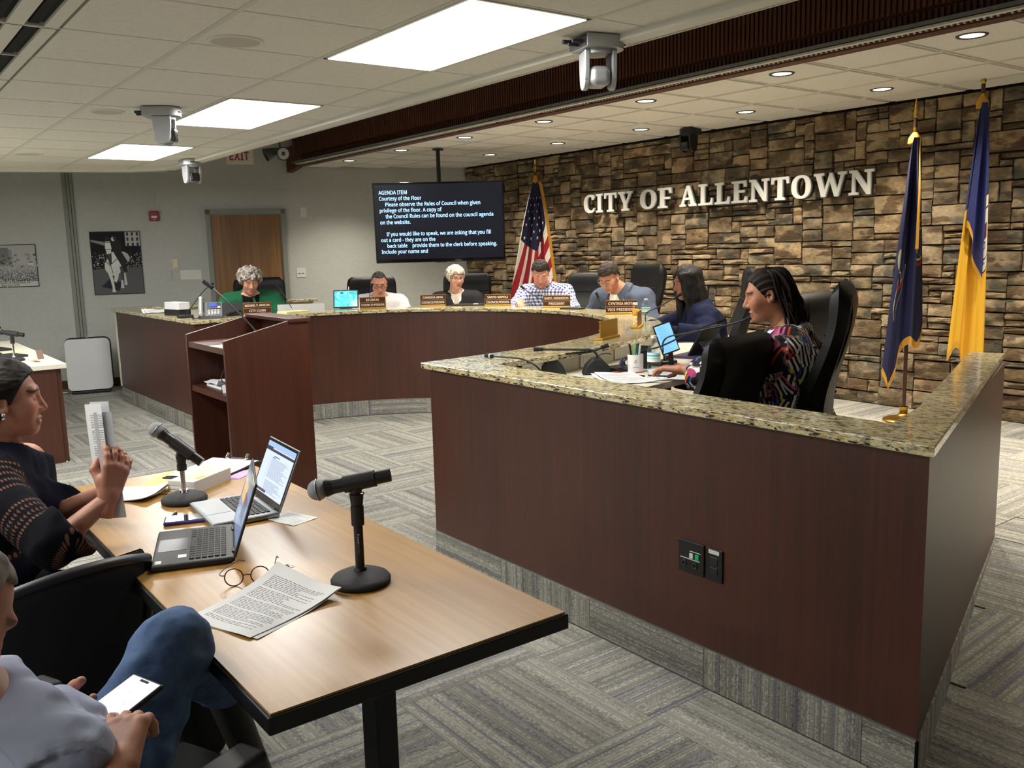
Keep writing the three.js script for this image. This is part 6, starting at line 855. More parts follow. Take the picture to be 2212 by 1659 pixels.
// hand in its own frame: +y along the fingers, +z out of the palm, +x thumb side
function handField(curl, spread = 0.1, thumb = 0.5) {
  const P = [], seg = (a, b, r0, r1) => P.push(caps(a, b, r0, r1)); const pal = []; const fx = [0.028, 0.009, -0.01, -0.028], len = [0.068, 0.076, 0.07, 0.056], base = [0.088, 0.092, 0.088, 0.08];
  for (let i = 0; i < 4; i++) pal.push(caps([fx[i] * 0.55, 0.005, 0], [fx[i], base[i], 0], 0.016, 0.0125)); pal.push(caps([0.016, 0.02, 0.006], [0.03, 0.045, 0.012], 0.018, 0.014)); pal.push(caps([0, -0.04, 0], [0, 0.01, 0], 0.027, 0.022));
  const fing = []; for (let i = 0; i < 4; i++) { const c = Array.isArray(curl) ? curl[i] : curl; let p = [fx[i], base[i], 0], a = c * 0.7; const sp = -spread * (i - 1.5) * 0.35; const pts = [p]; for (const [k, q] of [[0.46, 0], [0.3, c], [0.24, c * 0.8]]) { a += q; p = [p[0] + Math.sin(sp) * k * len[i] * -1 * -1, p[1] + Math.cos(a) * k * len[i], p[2] + Math.sin(a) * k * len[i]]; pts.push(p); } fing.push(uni([caps(pts[0], pts[1], 0.0102, 0.0094), caps(pts[1], pts[2], 0.0094, 0.0086), caps(pts[2], pts[3], 0.0086, 0.0076)], 0.004)); }
  { let p = [0.03, 0.038, 0.01]; const a = 0.9 - thumb * 0.5, pts = [p]; p = add3(p, [Math.sin(a) * 0.042, Math.cos(a) * 0.036, 0.012 + 0.014 * thumb]); pts.push(p); p = add3(p, [Math.sin(a - 0.5 - thumb * 0.5) * 0.03, Math.cos(a - 0.5) * 0.03, 0.006 + 0.014 * thumb]); pts.push(p); fing.push(uni([caps(pts[0], pts[1], 0.0125, 0.0105), caps(pts[1], pts[2], 0.0105, 0.0088)], 0.005)); }
  const palm = uni(pal, 0.014); return (x, y, z) => { let d = palm(x, y, z); let m = 1e9; for (const q of fing) m = Math.min(m, q(x, y, z)); return smin(d, m, 0.008); };
}
function colGeo(g, hex, k = 0.06) { const c = lin(hex), p = g.attributes.position, a = new Float32Array(p.count * 3); for (let i = 0; i < p.count; i++) { const b = 1 + k * n3(p.getX(i) * 90, p.getY(i) * 90, p.getZ(i) * 90, 5) * 2; a[3 * i] = c[0] * b; a[3 * i + 1] = c[1] * b; a[3 * i + 2] = c[2] * b; } g.setAttribute('color', new THREE.BufferAttribute(a, 3)); return g; }
function bounds(L, m) { const lo = [1e9, 1e9, 1e9], hi = [-1e9, -1e9, -1e9]; for (const p of L) for (let i = 0; i < 3; i++) { lo[i] = Math.min(lo[i], p[i] - m); hi[i] = Math.max(hi[i], p[i] + m); } return [lo, hi]; }

function person(o) {
  // o: label, head [x,y,z], look [dir], face [x,z], hip [x,y,z], floor, arms {L:{e,w,d,n,curl,thumb},R}, knees, ankles, skin..., top{...}, hair
  const root = thing('person', o.label, 'person', [0, 0, 0]); const W = o.w || 1;
  const F = nrm([o.face[0], 0, o.face[1]]), Lf = [F[2], 0, -F[0]], HR = frame(o.look, o.up || [0, 1, 0]); const H = o.head, hs = o.fem ? 0.94 : 1;
  const nb = toW(H, HR, [0, -0.15 * hs, -0.05 * hs]), N = o.neck || [nb[0] * 0.6 + (H[0] - F[0] * 0.05) * 0.4, H[1] - 0.185, nb[2] * 0.6 + (H[2] - F[2] * 0.05) * 0.4];
  const hip = o.hip, sw = (o.sw || 0.18) * W, drop = o.drop || 0.055; const tdir = nrm(sub3(N, hip)), fw = nrm(crs(Lf, tdir).map(v => v)); // fw: chest forward
  const fwd = dot3(fw, F) > 0 ? fw : fw.map(v => -v);
  const sh = s => add3(add3(add3(N, Lf, s * sw), [0, -drop, 0]), F, o.hunch || 0.01); const SL = sh(1), SR = sh(-1);
  const bulk = o.bulk || 1; const chest = add3(N, sub3(hip, N), 0.32), belly = add3(add3(N, sub3(hip, N), 0.68), fwd, 0.02 + (o.belly || 0));
  const torso = []; for (const s of [-1, 1]) { const c = add3(chest, Lf, s * 0.085 * W), b = add3(belly, Lf, s * 0.065 * W), h = add3(hip, Lf, s * 0.085 * W); torso.push(caps(add3(add3(N, Lf, s * 0.07 * W), [0, -0.07, 0]), c, 0.075 * bulk, 0.1 * bulk), caps(c, b, 0.1 * bulk, 0.1 * bulk), caps(b, h, 0.1 * bulk, 0.115 * bulk)); if (o.fem) torso.push(caps(add3(add3(chest, Lf, s * 0.07), fwd, 0.06), add3(add3(chest, Lf, s * 0.075), fwd, 0.075), 0.06 * bulk, 0.055 * bulk)); }
  const SLr = 0.062 * bulk * W; torso.push(caps(N, SL, 0.05, SLr), caps(N, SR, 0.05, SLr)); const neck = caps(add3(N, [0, 0.02, 0]), toW(H, HR, [0, -0.07, -0.03]), o.fem ? 0.048 : 0.058, o.fem ? 0.047 : 0.056);
  const A = o.arms, arms = {}; for (const k of ['L', 'R']) { const a = A[k], S = k === 'L' ? SL : SR; arms[k] = { up: caps(S, a.e, 0.056 * bulk, 0.043 * bulk), fo: caps(a.e, a.w, 0.042, 0.027), S, ...a }; }
  const legs = []; const kn = o.knees, an = o.ankles; for (let i = 0; i < 2; i++) { const h = add3(hip, Lf, (i ? -1 : 1) * 0.09); legs.push(caps(h, kn[i], 0.095 * bulk, 0.062), caps(kn[i], an[i], 0.06, 0.042)); }
  const bodyAll = uni([...torso, neck], 0.05), armB = uni([arms.L.up, arms.L.fo, arms.R.up, arms.R.fo], 0.02), legB = uni(legs, 0.03);
  const body = (x, y, z) => smin(smin(bodyAll(x, y, z), armB(x, y, z), 0.03), legB(x, y, z), 0.04);
  const pts = [N, hip, SL, SR, A.L.e, A.L.w, A.R.e, A.R.w, ...kn, ...an];
  const [lo, hi] = bounds(pts, 0.16); const sk = lin(o.skin);
  const near = o.near || 1; const geos = [nets((x, y, z) => body(x, y, z) + 0.004, lo, hi, 0.017 / near, () => sk)];
  const hf = headField(o); const hg = nets(hf.f, [-0.1, -0.175, -0.13], [0.1, 0.135, 0.13], 0.0042 / near, headColour(o)); place(hg, H, HR); geos.push(hg);
  const nailC = mixv(sk, [0.85, 0.6, 0.55], 0.4);
  for (const k of ['L', 'R']) { const a = arms[k]; if (!a.d) continue; const R0 = frame(a.n, a.d); const y = nrm(a.d), z = nrm(sub3(a.n, y.map(v => v * dot3(a.n, y)))); let x = crs(y, z); if (k === 'L') x = x.map(v => -v); const ff = handField(a.curl === undefined ? 0.35 : a.curl, a.spread, a.thumb); const g = nets(ff, [-0.07, -0.06, -0.05], [0.115, 0.19, 0.11], 0.0036 / near, (X, Y, Z) => { const b = 0.92 + 0.16 * (n3(X * 120, Y * 120, Z * 120, 4) + 0.5); return [sk[0] * b * 1.02, sk[1] * b * 0.95, sk[2] * b * 0.93]; }); const m = { x, y, z }; place(g, a.w, m); if (dot3(crs(x, y), z) < 0) { const id = g.index.array; for (let i = 0; i < id.length; i += 3) { const t = id[i]; id[i] = id[i + 1]; id[i + 1] = t; } g.computeVertexNormals(); } else g.computeVertexNormals(); geos.push(g); }
  const bm = new THREE.Mesh(mergeGeometries(geos), skinMat); bm.name = 'body'; root.add(bm);
  // trousers or skirt
  const pc = o.pants; { const f = (x, y, z) => smin(legB(x, y, z), smax(bodyAll(x, y, z), y - hip[1] - 0.09, 0.01), 0.03) - 0.013 - (o.pfold || 1) * (0.007 * n3(x * 18, y * 26, z * 18, 2) + 0.004 * n3(x * 40, y * 56, z * 40, 3)); const [a, b] = bounds([hip, ...kn, ...an], 0.15); const g = uvm(nets(f, a, b, 0.017 / (o.nearLegs || near), null)); M('trousers', g, pc.isMaterial ? pc : std({ color: pc, roughness: 0.85 }), root); }
  for (let i = 0; i < 2; i++) M('shoe', nets(caps(an[i], add3([an[i][0], o.floor + 0.035, an[i][2]], F, 0.16), 0.045, 0.034), ...bounds([an[i], add3([an[i][0], o.floor + 0.04, an[i][2]], F, 0.16)], 0.06), 0.012, null), mat.black, root);
  // upper garment(s)
  const U = p => { const q = sub3(p, N); return [dot3(q, Lf), dot3(q, tdir), dot3(q, fwd)]; };
  for (const t of o.tops) {
    const cuff = t.sleeve === undefined ? 0.97 : t.sleeve; const sl = []; for (const k of ['L', 'R']) { const a = arms[k], wv = t.flare || 0; if (cuff > 0) sl.push(caps(a.S, a.e, 0.06 * bulk, 0.05 * bulk), caps(a.e, mixv(a.e, a.w, cuff), 0.05 * bulk, 0.038 + wv)); else sl.push(caps(a.S, mixv(a.S, a.e, 1 + cuff), 0.06 * bulk, 0.055 * bulk)); }
    const S = uni(sl, 0.02), offs = t.off || 0.014, fold = t.fold === undefined ? 0.007 : t.fold; const nc = add3(N, [0, 0.055, 0]), nr = t.neckR || 0.062, nk2 = caps(add3(N, [0, -0.03, 0]), toW(H, HR, [0, -0.06, -0.03]), nr, nr);
    const cuffs = ['L', 'R'].map(k => { const a = arms[k]; const e = cuff > 0 ? mixv(a.e, a.w, cuff) : mixv(a.S, a.e, 1 + cuff), d = nrm(cuff > 0 ? sub3(a.w, a.e) : sub3(a.e, a.S)); return [e, d]; });
    const f = (x, y, z) => { let a = S(x, y, z); for (const [e, d] of cuffs) { const q = (x - e[0]) * d[0] + (y - e[1]) * d[1] + (z - e[2]) * d[2]; const r = Math.hypot(x - e[0], y - e[1], z - e[2]); if (r < 0.12) a = Math.max(a, q); } let d = smin(bodyAll(x, y, z), a, 0.035) - offs; d -= fold * (n3(x * 16, y * 22, z * 16, 7) + 0.6 * n3(x * 38, y * 30, z * 38, 8)); const u = U([x, y, z]); d = smax(d, -nk2(x, y, z), 0.006); d = smax(d, u[1] - 0.045, 0.02); if (t.vee && u[2] > 0) { const w = t.vee * clamp((u[1] + t.veeL) / t.veeL) + 0.004; if (u[1] > -t.veeL) d = smax(d, w - Math.abs(u[0]) , 0.006); } d = smax(d, -(u[1] + (t.len || 0.55)), 0.01); return d; };
    const [a, b] = bounds([N, hip, SL, SR, A.L.e, A.L.w, A.R.e, A.R.w], 0.15); const g = uvm(nets(f, a, b, (t.cell || 0.0105) / near, null)); if (t.uv) t.uv(g, U); M(t.name, g, t.mat, root);
  }
  // collar
  if (o.collar) { const c = o.collar, ax = nrm(sub3(toW(H, HR, [0, -0.1, -0.035]), N)), CR = frame(fwd, ax); const g = []; const n = 40, r0 = c.r || 0.068, hgt = c.h || 0.035; const pos = [], idx = []; for (let i = 0; i <= n; i++) { const an2 = 0.2 + (Math.PI * 2 - 0.4) * i / n, s = Math.sin(an2), co = Math.cos(an2); const back = 0.5 - 0.5 * co; [[r0 * 0.97, 0.0 + 0.012 * back], [r0 * 0.9, hgt * (0.5 + 0.5 * back)], [r0 * 1.0, hgt * (0.52 + 0.5 * back)], [r0 * (1.28 + 0.25 * (1 - back)), -0.01 - 0.035 * (1 - back)]].forEach(([r, h]) => pos.push(s * r, h, co * r * 1.02)); } for (let i = 0; i < n; i++) for (let k = 0; k < 3; k++) { const a = 4 * i + k; idx.push(a, a + 4, a + 1, a + 1, a + 4, a + 5); } const q = new THREE.BufferGeometry(); q.setAttribute('position', new THREE.Float32BufferAttribute(pos, 3)); q.setIndex(idx); const w = uvm((() => { const t = q.toNonIndexed(); t.computeVertexNormals(); return t; })()); place(w, add3(N, ax, 0.012), CR); M('collar', w, c.mat, root); }
  // hair
  const hm = (f, col, lo2 = [-0.2, -0.3, -0.2], hi2 = [0.2, 0.22, 0.2], cell = 0.005, name = 'hair', m = hairMat) => { const c1 = lin(col[0]), c2 = lin(col[1] || col[0]); const g = nets(f, lo2, hi2, cell / near, (x, y, z) => mixv(c1, c2, clamp(0.5 + 1.7 * n3(x * 70, y * 26, z * 70, 6)))); place(g, H, HR); g.computeVertexNormals(); return M(name, g, m, root); };
  if (o.hair) o.hair(hm, hs, root, H, HR);
  // glasses
  if (o.glasses) { const gl = []; for (const s of [-1, 1]) { const sh2 = new THREE.TorusGeometry(0.02, 0.0018, 6, 24); sh2.scale(1.12, 0.8, 1); sh2.translate(s * 0.031, 0.004, 0.098); gl.push(sh2); gl.push(tube([[s * 0.053, 0.008, 0.095], [s * 0.075, 0.01, 0.07], [s * 0.082, 0.012, 0.0]], 0.0018, 6, 16)); } gl.push(tube([[-0.01, 0.008, 0.099], [0, 0.011, 0.102], [0.01, 0.008, 0.099]], 0.0018, 6, 10)); const g = mg(gl); g.scale(hs, hs, hs); M('eyeglasses', place(g, H, HR), std({ color: o.glasses, roughness: 0.3 }), root); }
  return { root, N, H, HR, Lf, F, fwd, tdir, SL, SR };
}
// hair kinds
const skull = (g, dz = 0) => ell([0, 0.034, -0.014 + dz], [0.074 + g, 0.09 + g, 0.094 + g]);
const shortHair = (col, thick, hairline = 0.065, side = -0.02, wild = 0.004, fq = 60) => (hm, s) => { const a = skull(thick); hm((X, Y, Z) => { const x = X / s, y = Y / s, z = Z / s; let d = a(x, y, z) - wild * (n3(x * fq, y * fq, z * fq, 9) + 0.5 * n3(x * fq * 2.2, y * fq * 2.2, z * fq * 2.2, 4)); const line = z > 0.02 ? hairline + 0.15 * Math.max(0, 0.03 - z) : z > -0.03 ? lerp(side, hairline, sstep(-0.03, 0.035, z)) : lerp(-0.07, side, sstep(-0.09, -0.03, z)); d = smax(d, line + 0.1 * x * x - y, 0.012); const ear = ell([x > 0 ? 0.082 : -0.082, -0.002, -0.01], [0.02, 0.036, 0.024])(x, y, z); return smax(d, -ear, 0.008) * s; }, col); };
const seat = (x, z, F, back, y = 0.15) => [x - F[0] * back, y + 0.56, z - F[1] * back];
function stdLegs(hip, F, floor, fwdK = 0.42) { const L = [F[1], -F[0]]; const k = s => [hip[0] + F[0] * fwdK + L[0] * s * 0.11, floor + 0.5, hip[2] + F[1] * fwdK + L[1] * s * 0.11]; const a = s => [hip[0] + F[0] * (fwdK - 0.04) + L[0] * s * 0.11, floor + 0.09, hip[2] + F[1] * (fwdK - 0.04) + L[1] * s * 0.11]; return { knees: [k(1), k(-1)], ankles: [a(1), a(-1)] }; }
function armRest(N, F, s, sw, o = {}) { const L = [F[1], -F[0]]; const S = [N[0] + L[0] * s * sw, N[1] - 0.055, N[2] + L[1] * s * sw]; const e = [S[0] + L[0] * s * (o.out ?? 0.07) + F[0] * (o.ef ?? 0.1), S[1] - (o.ed ?? 0.25), S[2] + L[1] * s * (o.out ?? 0.07) + F[1] * (o.ef ?? 0.1)]; const w = [e[0] + F[0] * (o.wf ?? 0.22) - L[0] * s * (o.win ?? 0.1), o.wy ?? (e[1] - 0.02), e[2] + F[1] * (o.wf ?? 0.22) - L[1] * s * (o.win ?? 0.1)]; return { e, w, d: [F[0] - L[0] * s * 0.5, -0.12, F[1] - L[1] * s * 0.5], n: [0, -1, 0], curl: o.curl ?? 0.3, thumb: 0.4 }; }
function sitter(o) { // fills in a seated pose from head position and facing
  const F = (() => { const l = Math.hypot(...o.face); return [o.face[0] / l, o.face[1] / l]; })(); const floor = o.floor ?? DAIS, bk = o.back ?? 0.16; const neck = o.neck || [o.head[0] - F[0] * (o.nb ?? 0.07), o.head[1] - (o.nd ?? 0.165), o.head[2] - F[1] * (o.nb ?? 0.07)];
  const hip = o.hip || seat(neck[0], neck[2], F, bk, floor); const sw = (o.sw || 0.18) * (o.w || 1); const lg = stdLegs(hip, F, floor);
  return person({ floor, neck, hip, ...lg, ...o, face: F, arms: { L: o.armL || armRest(neck, F, 1, sw, o.armO), R: o.armR || armRest(neck, F, -1, sw, o.armO) } });
}
const clothMat = (hex, r = 0.9) => phy({ color: hex, roughness: r, specularIntensity: 0.35, bumpMap: rep(T.weave, 0.05), bumpScale: 0.0005 });
const dirDown = (fx, fz, deg) => { const l = Math.hypot(fx, fz), c = Math.cos(deg * Math.PI / 180), s = Math.sin(deg * Math.PI / 180); return [fx / l * c, -s, fz / l * c]; };

console.log('people');
// clerk in green
{
  const r = sitter({ label: 'clerk with curly grey hair in a green jacket leaning over the desk', head: [-8.72, 1.3, -3.32], look: dirDown(0.95, 0.16, 20), face: [0.93, 0.36], nb: 0.1, nd: 0.15, back: 0.26, w: 1.12, bulk: 1.15, skin: 0xc08a72, brow: 0x8a7a6a, nose: 1.15, pants: 0x1c1c20, armO: { out: 0.16, ef: 0.2, ed: 0.2, wf: 0.2, win: 0.05, wy: 0.945 },
    tops: [{ name: 'undershirt', mat: clothMat(0x0d0d0f), off: 0.008, neckR: 0.06 }, { name: 'jacket', mat: clothMat(0x1d5a3c), off: 0.026, vee: 0.075, veeL: 0.2, neckR: 0.07, fold: 0.014 }], collar: { mat: std({ color: 0x1f6242, roughness: 0.85, side: THREE.DoubleSide }), r: 0.084, h: 0.03 },
    hair: (hm, s) => { const a = ell([0, 0.05, -0.02], [0.118, 0.098, 0.12]); hm((x, y, z) => { let d = a(x, y, z) - 0.036 * n3(x * 38, y * 38, z * 38, 3) - 0.026 * n3(x * 85, y * 85, z * 85, 5); d = smax(d, (z > 0.02 ? 0.05 - y - 0.4 * Math.max(0, Math.abs(x) - 0.05) * 2 : -0.05 - y), 0.02); return d; }, [0x6f6862, 0xb5aea4], [-0.16, -0.12, -0.18], [0.16, 0.19, 0.16], 0.0048); } });
  // lanyard
  const q = r; M('lanyard', [tube([add3(add3(q.N, q.Lf, 0.06), q.fwd, 0.05), add3(add3(add3(q.N, q.Lf, 0.045), q.fwd, 0.135), [0, -0.08, 0]), add3(add3(q.N, q.fwd, 0.17), [0, -0.22, 0])], 0.006, 6, 20), tube([add3(add3(q.N, q.Lf, -0.06), q.fwd, 0.05), add3(add3(add3(q.N, q.Lf, -0.045), q.fwd, 0.135), [0, -0.08, 0]), add3(add3(q.N, q.fwd, 0.17), [0, -0.22, 0])], 0.006, 6, 20)], std({ color: 0x9a8a66, roughness: 0.8 }), r.root);
}
// man in white shirt
{
  const r = sitter({ label: 'man with slicked hair and glasses in a white shirt looking down', head: [-8.29, 1.225, -4.54], look: dirDown(0.9, 0.44, 20), face: [0.9, 0.43], nb: 0.09, nd: 0.15, back: 0.2, w: 1.12, bulk: 1.18, fat: 0.004, skin: 0xba846c, brow: 0x4a3c34, glasses: 0x1c1412, pants: 0x202024, armO: { out: 0.14, ef: 0.12, wy: 0.945 }, tops: [{ name: 'shirt', mat: clothMat(0xe4e2e6), off: 0.018, neckR: 0.066, fold: 0.012 }], collar: { mat: std({ color: 0xe6e4e8, roughness: 0.8, side: THREE.DoubleSide }), r: 0.075, h: 0.035 }, hair: (hm, s, ...a) => shortHair([0x17130f, 0x5a5450], 0.007, 0.088, 0.0, 0.002, 80)(hm, s, ...a) });
  const q = r, tie = [[0, 0], [0.022, -0.03], [0.018, -0.04], [0.04, -0.3], [0, -0.36], [-0.04, -0.3], [-0.018, -0.04], [-0.022, -0.03]]; const g = ext(tie, 0.006, 0.002); const R = { x: q.Lf, y: q.tdir, z: q.fwd }; place(g, add3(add3(q.N, q.fwd, 0.125), q.tdir, -0.035), R); M('necktie', g, std({ color: 0x24222a, roughness: 0.7 }), r.root);
}
// woman with white hair
{
  sitter({ label: 'woman with short white hair and glasses in a dark sweater', head: [-7.9, 1.262, -5.243], look: dirDown(0.96, 0.2, 6), face: [0.8, 0.6], nb: 0.05, nd: 0.175, back: 0.14, w: 1.05, bulk: 1.12, fem: true, fat: 0.005, skin: 0xc8947c, brow: 0x9a8a78, glasses: 0x2c1a16, eyes: true, pants: 0x1c1c20, armO: { out: 0.12, ef: 0.12, wy: 0.945 }, tops: [{ name: 'sweater', mat: clothMat(0x232326), off: 0.02, neckR: 0.07, vee: 0.05, veeL: 0.09 }, { name: 'blouse', mat: clothMat(0xe8e2d6), off: 0.01, neckR: 0.062 }], collar: { mat: std({ color: 0xefe9dc, roughness: 0.8, side: THREE.DoubleSide }), r: 0.082, h: 0.03 },
    hair: (hm, s) => { const a = ell([0, 0.046, -0.018], [0.1, 0.096, 0.112]); hm((x, y, z) => { let d = a(x, y, z) - 0.012 * n3(x * 50, y * 34, z * 50, 3) - 0.008 * n3(x * 110, y * 60, z * 110, 5); return smax(d, (z > 0.03 ? 0.052 - y - 0.8 * Math.max(0, Math.abs(x) - 0.05) : -0.055 - y), 0.018); }, [0xa39a8c, 0xe0d8c8], [-0.14, -0.1, -0.16], [0.14, 0.18, 0.14], 0.0045); } });
}
// man in checked shirt
const checks = tex(256, 256, (u, v) => { const a = Math.abs(((u * 8) % 1) - 0.5) < 0.24, b = Math.abs(((v * 8) % 1) - 0.5) < 0.24; const n = 1 + 0.06 * (hash(Math.floor(u * 256), Math.floor(v * 256), 1) - 0.5); const c = a && b ? [38, 46, 92] : a || b ? [132, 142, 178] : [226, 228, 236]; return c.map(q => q * n); });
{
  const N = [-6.94, 1.16, -5.68]; const F = nrm([0.55, 0, 0.83]);
  sitter({ label: 'dark-haired man in a blue checked shirt writing with a pen', head: [-6.87, 1.305, -5.56], look: dirDown(0.8, 0.6, 32), face: [0.55, 0.83], neck: N, back: 0.22, w: 1.1, bulk: 1.15, skin: 0xc08770, brow: 0x241a16, stubble: 0x5a4438, pants: 0x23252e, armR: { e: [-7.02, 0.99, -5.36], w: [-6.68, 1.05, -5.16], d: [0.55, -0.25, 0.5], n: [-0.3, -0.9, 0.3], curl: [0.6, 0.5, 0.7, 0.8], thumb: 1 }, armL: { e: [-6.58, 0.96, -5.72], w: [-6.42, 0.95, -5.48], d: [-0.3, -0.1, 0.9], n: [0, -1, 0] }, tops: [{ name: 'shirt', mat: std({ map: rep(checks, 0.26), roughness: 0.85 }), off: 0.018, neckR: 0.064, sleeve: 0.8, fold: 0.011 }], collar: { mat: std({ map: rep(checks, 0.26), roughness: 0.85, side: THREE.DoubleSide }), r: 0.076, h: 0.035 }, hair: shortHair([0x120d0b, 0x2c221e], 0.016, 0.074, -0.02, 0.008, 55) });
  const p = thing('ballpoint_pen', 'pen held by the man in checked shirt', 'pen', [-6.6, 1.03, -5.08]); M('barrel', rod([0.01, -0.01, 0.015], [-0.09, 0.11, -0.03], 0.004, 0.004, 8), mat.silver, p); M('tip', rod([0.01, -0.01, 0.015], [0.018, -0.014, 0.018], 0.004, 0.001, 8), mat.brass, p);
}
// man in grey suit
{
  sitter({ label: 'moustached man with glasses in a blue-grey suit reading downward', head: [-5.68, 1.29, -5.36], look: dirDown(0.3, 0.95, 34), face: [0.22, 0.97], neck: [-5.65, 1.155, -5.5], back: 0.26, w: 1.12, bulk: 1.15, skin: 0xb98167, brow: 0x3a2c24, stash: 0x8a7a70, nose: 1.15, glasses: 0x8a8a8a, pants: 0x3c4252, armO: { out: 0.12, ef: 0.06, wy: 0.945, ed: 0.2, wf: 0.14 }, tops: [{ name: 'shirt', mat: clothMat(0xe9e6dc), off: 0.01, neckR: 0.064 }, { name: 'suit_jacket', mat: clothMat(0x4a5264), off: 0.027, vee: 0.075, veeL: 0.34, neckR: 0.072, fold: 0.012 }], collar: { mat: std({ color: 0x434a5a, roughness: 0.85, side: THREE.DoubleSide }), r: 0.086, h: 0.03 }, hair: shortHair([0x241c18, 0x3f342c], 0.017, 0.066, -0.015, 0.007, 55) });
}
// woman in navy blazer
{
  const F = [-0.62, 0.78];
  const r = sitter({ label: 'woman with long black hair in a navy blazer', head: [-4.38, 1.285, -4.9], look: dirDown(-0.42, 0.9, 12), face: F, neck: [-4.3, 1.11, -4.95], back: 0.12, w: 1.0, fem: true, skin: 0x935a40, brow: 0x1a110e, lip: 0x8a3a3c, pants: 0x15161c, armL: { e: [-4.02, 0.93, -4.72], w: [-4.2, 0.97, -4.52], d: [-0.8, -0.1, 0.35], n: [0, -1, 0.1], curl: 0.4, thumb: 0.6 }, armR: { e: [-4.62, 0.94, -4.86], w: [-4.52, 0.96, -4.62], d: [0.5, -0.1, 0.7], n: [0, -1, 0], curl: 0.4 }, tops: [{ name: 'blazer', mat: clothMat(0x171c38), off: 0.022, vee: 0.05, veeL: 0.3, neckR: 0.07, sleeve: 0.72, flare: 0.012, fold: 0.012 }, { name: 'top', mat: clothMat(0x14131a), off: 0.008, neckR: 0.07 }],
    hair: (hm, s) => { const a = skull(0.014), L = []; const st = (x0, z0, x1, y1, z1, r0, r1) => L.push(caps([x0, 0.06, z0], [x1, y1, z1], r0, r1)); for (const q of [-1, 1]) { st(q * 0.058, 0.05, q * 0.085, -0.1, 0.05, 0.026, 0.032); st(q * 0.085, 0.02, q * 0.1, -0.26, 0.055, 0.03, 0.036); st(q * 0.075, -0.03, q * 0.1, -0.22, -0.03, 0.04, 0.045); st(q * 0.03, -0.07, q * 0.05, -0.2, -0.08, 0.05, 0.05); } const l = uni(L, 0.03); hm((X, Y, Z) => { const x = X / s, y = Y / s, z = Z / s; let d = smax(a(x, y, z), z > 0.03 ? 0.072 - y - 0.9 * Math.max(0, Math.abs(x) - 0.018) : -0.1 - y, 0.02); d = smin(d, l(x, y, z), 0.025); d -= 0.006 * n3(x * 60, y * 22, z * 60, 3) + 0.005 * n3(x * 140, y * 34, z * 140, 4); const facec = ell([0, -0.02, 0.085], [0.046, 0.085, 0.06])(x, y, z); return smax(d, -facec, 0.012) * s; }, [0x080607, 0x1c1614], [-0.17, -0.36, -0.17], [0.17, 0.17, 0.15], 0.0052); } });
  const br = thing('pearl_bracelet', 'cream bead bracelet on the wrist of the woman in navy', 'bracelet', [-4.155, 0.962, -4.565]); for (let i = 0; i < 14; i++) { const a = i / 14 * Math.PI * 2; M('bead', sph(0.007, Math.cos(a) * 0.0 + 0.02 * Math.sin(a) * 0.7, 0.034 * Math.cos(a), 0.034 * Math.sin(a), 8), mat.cream, br); }
}
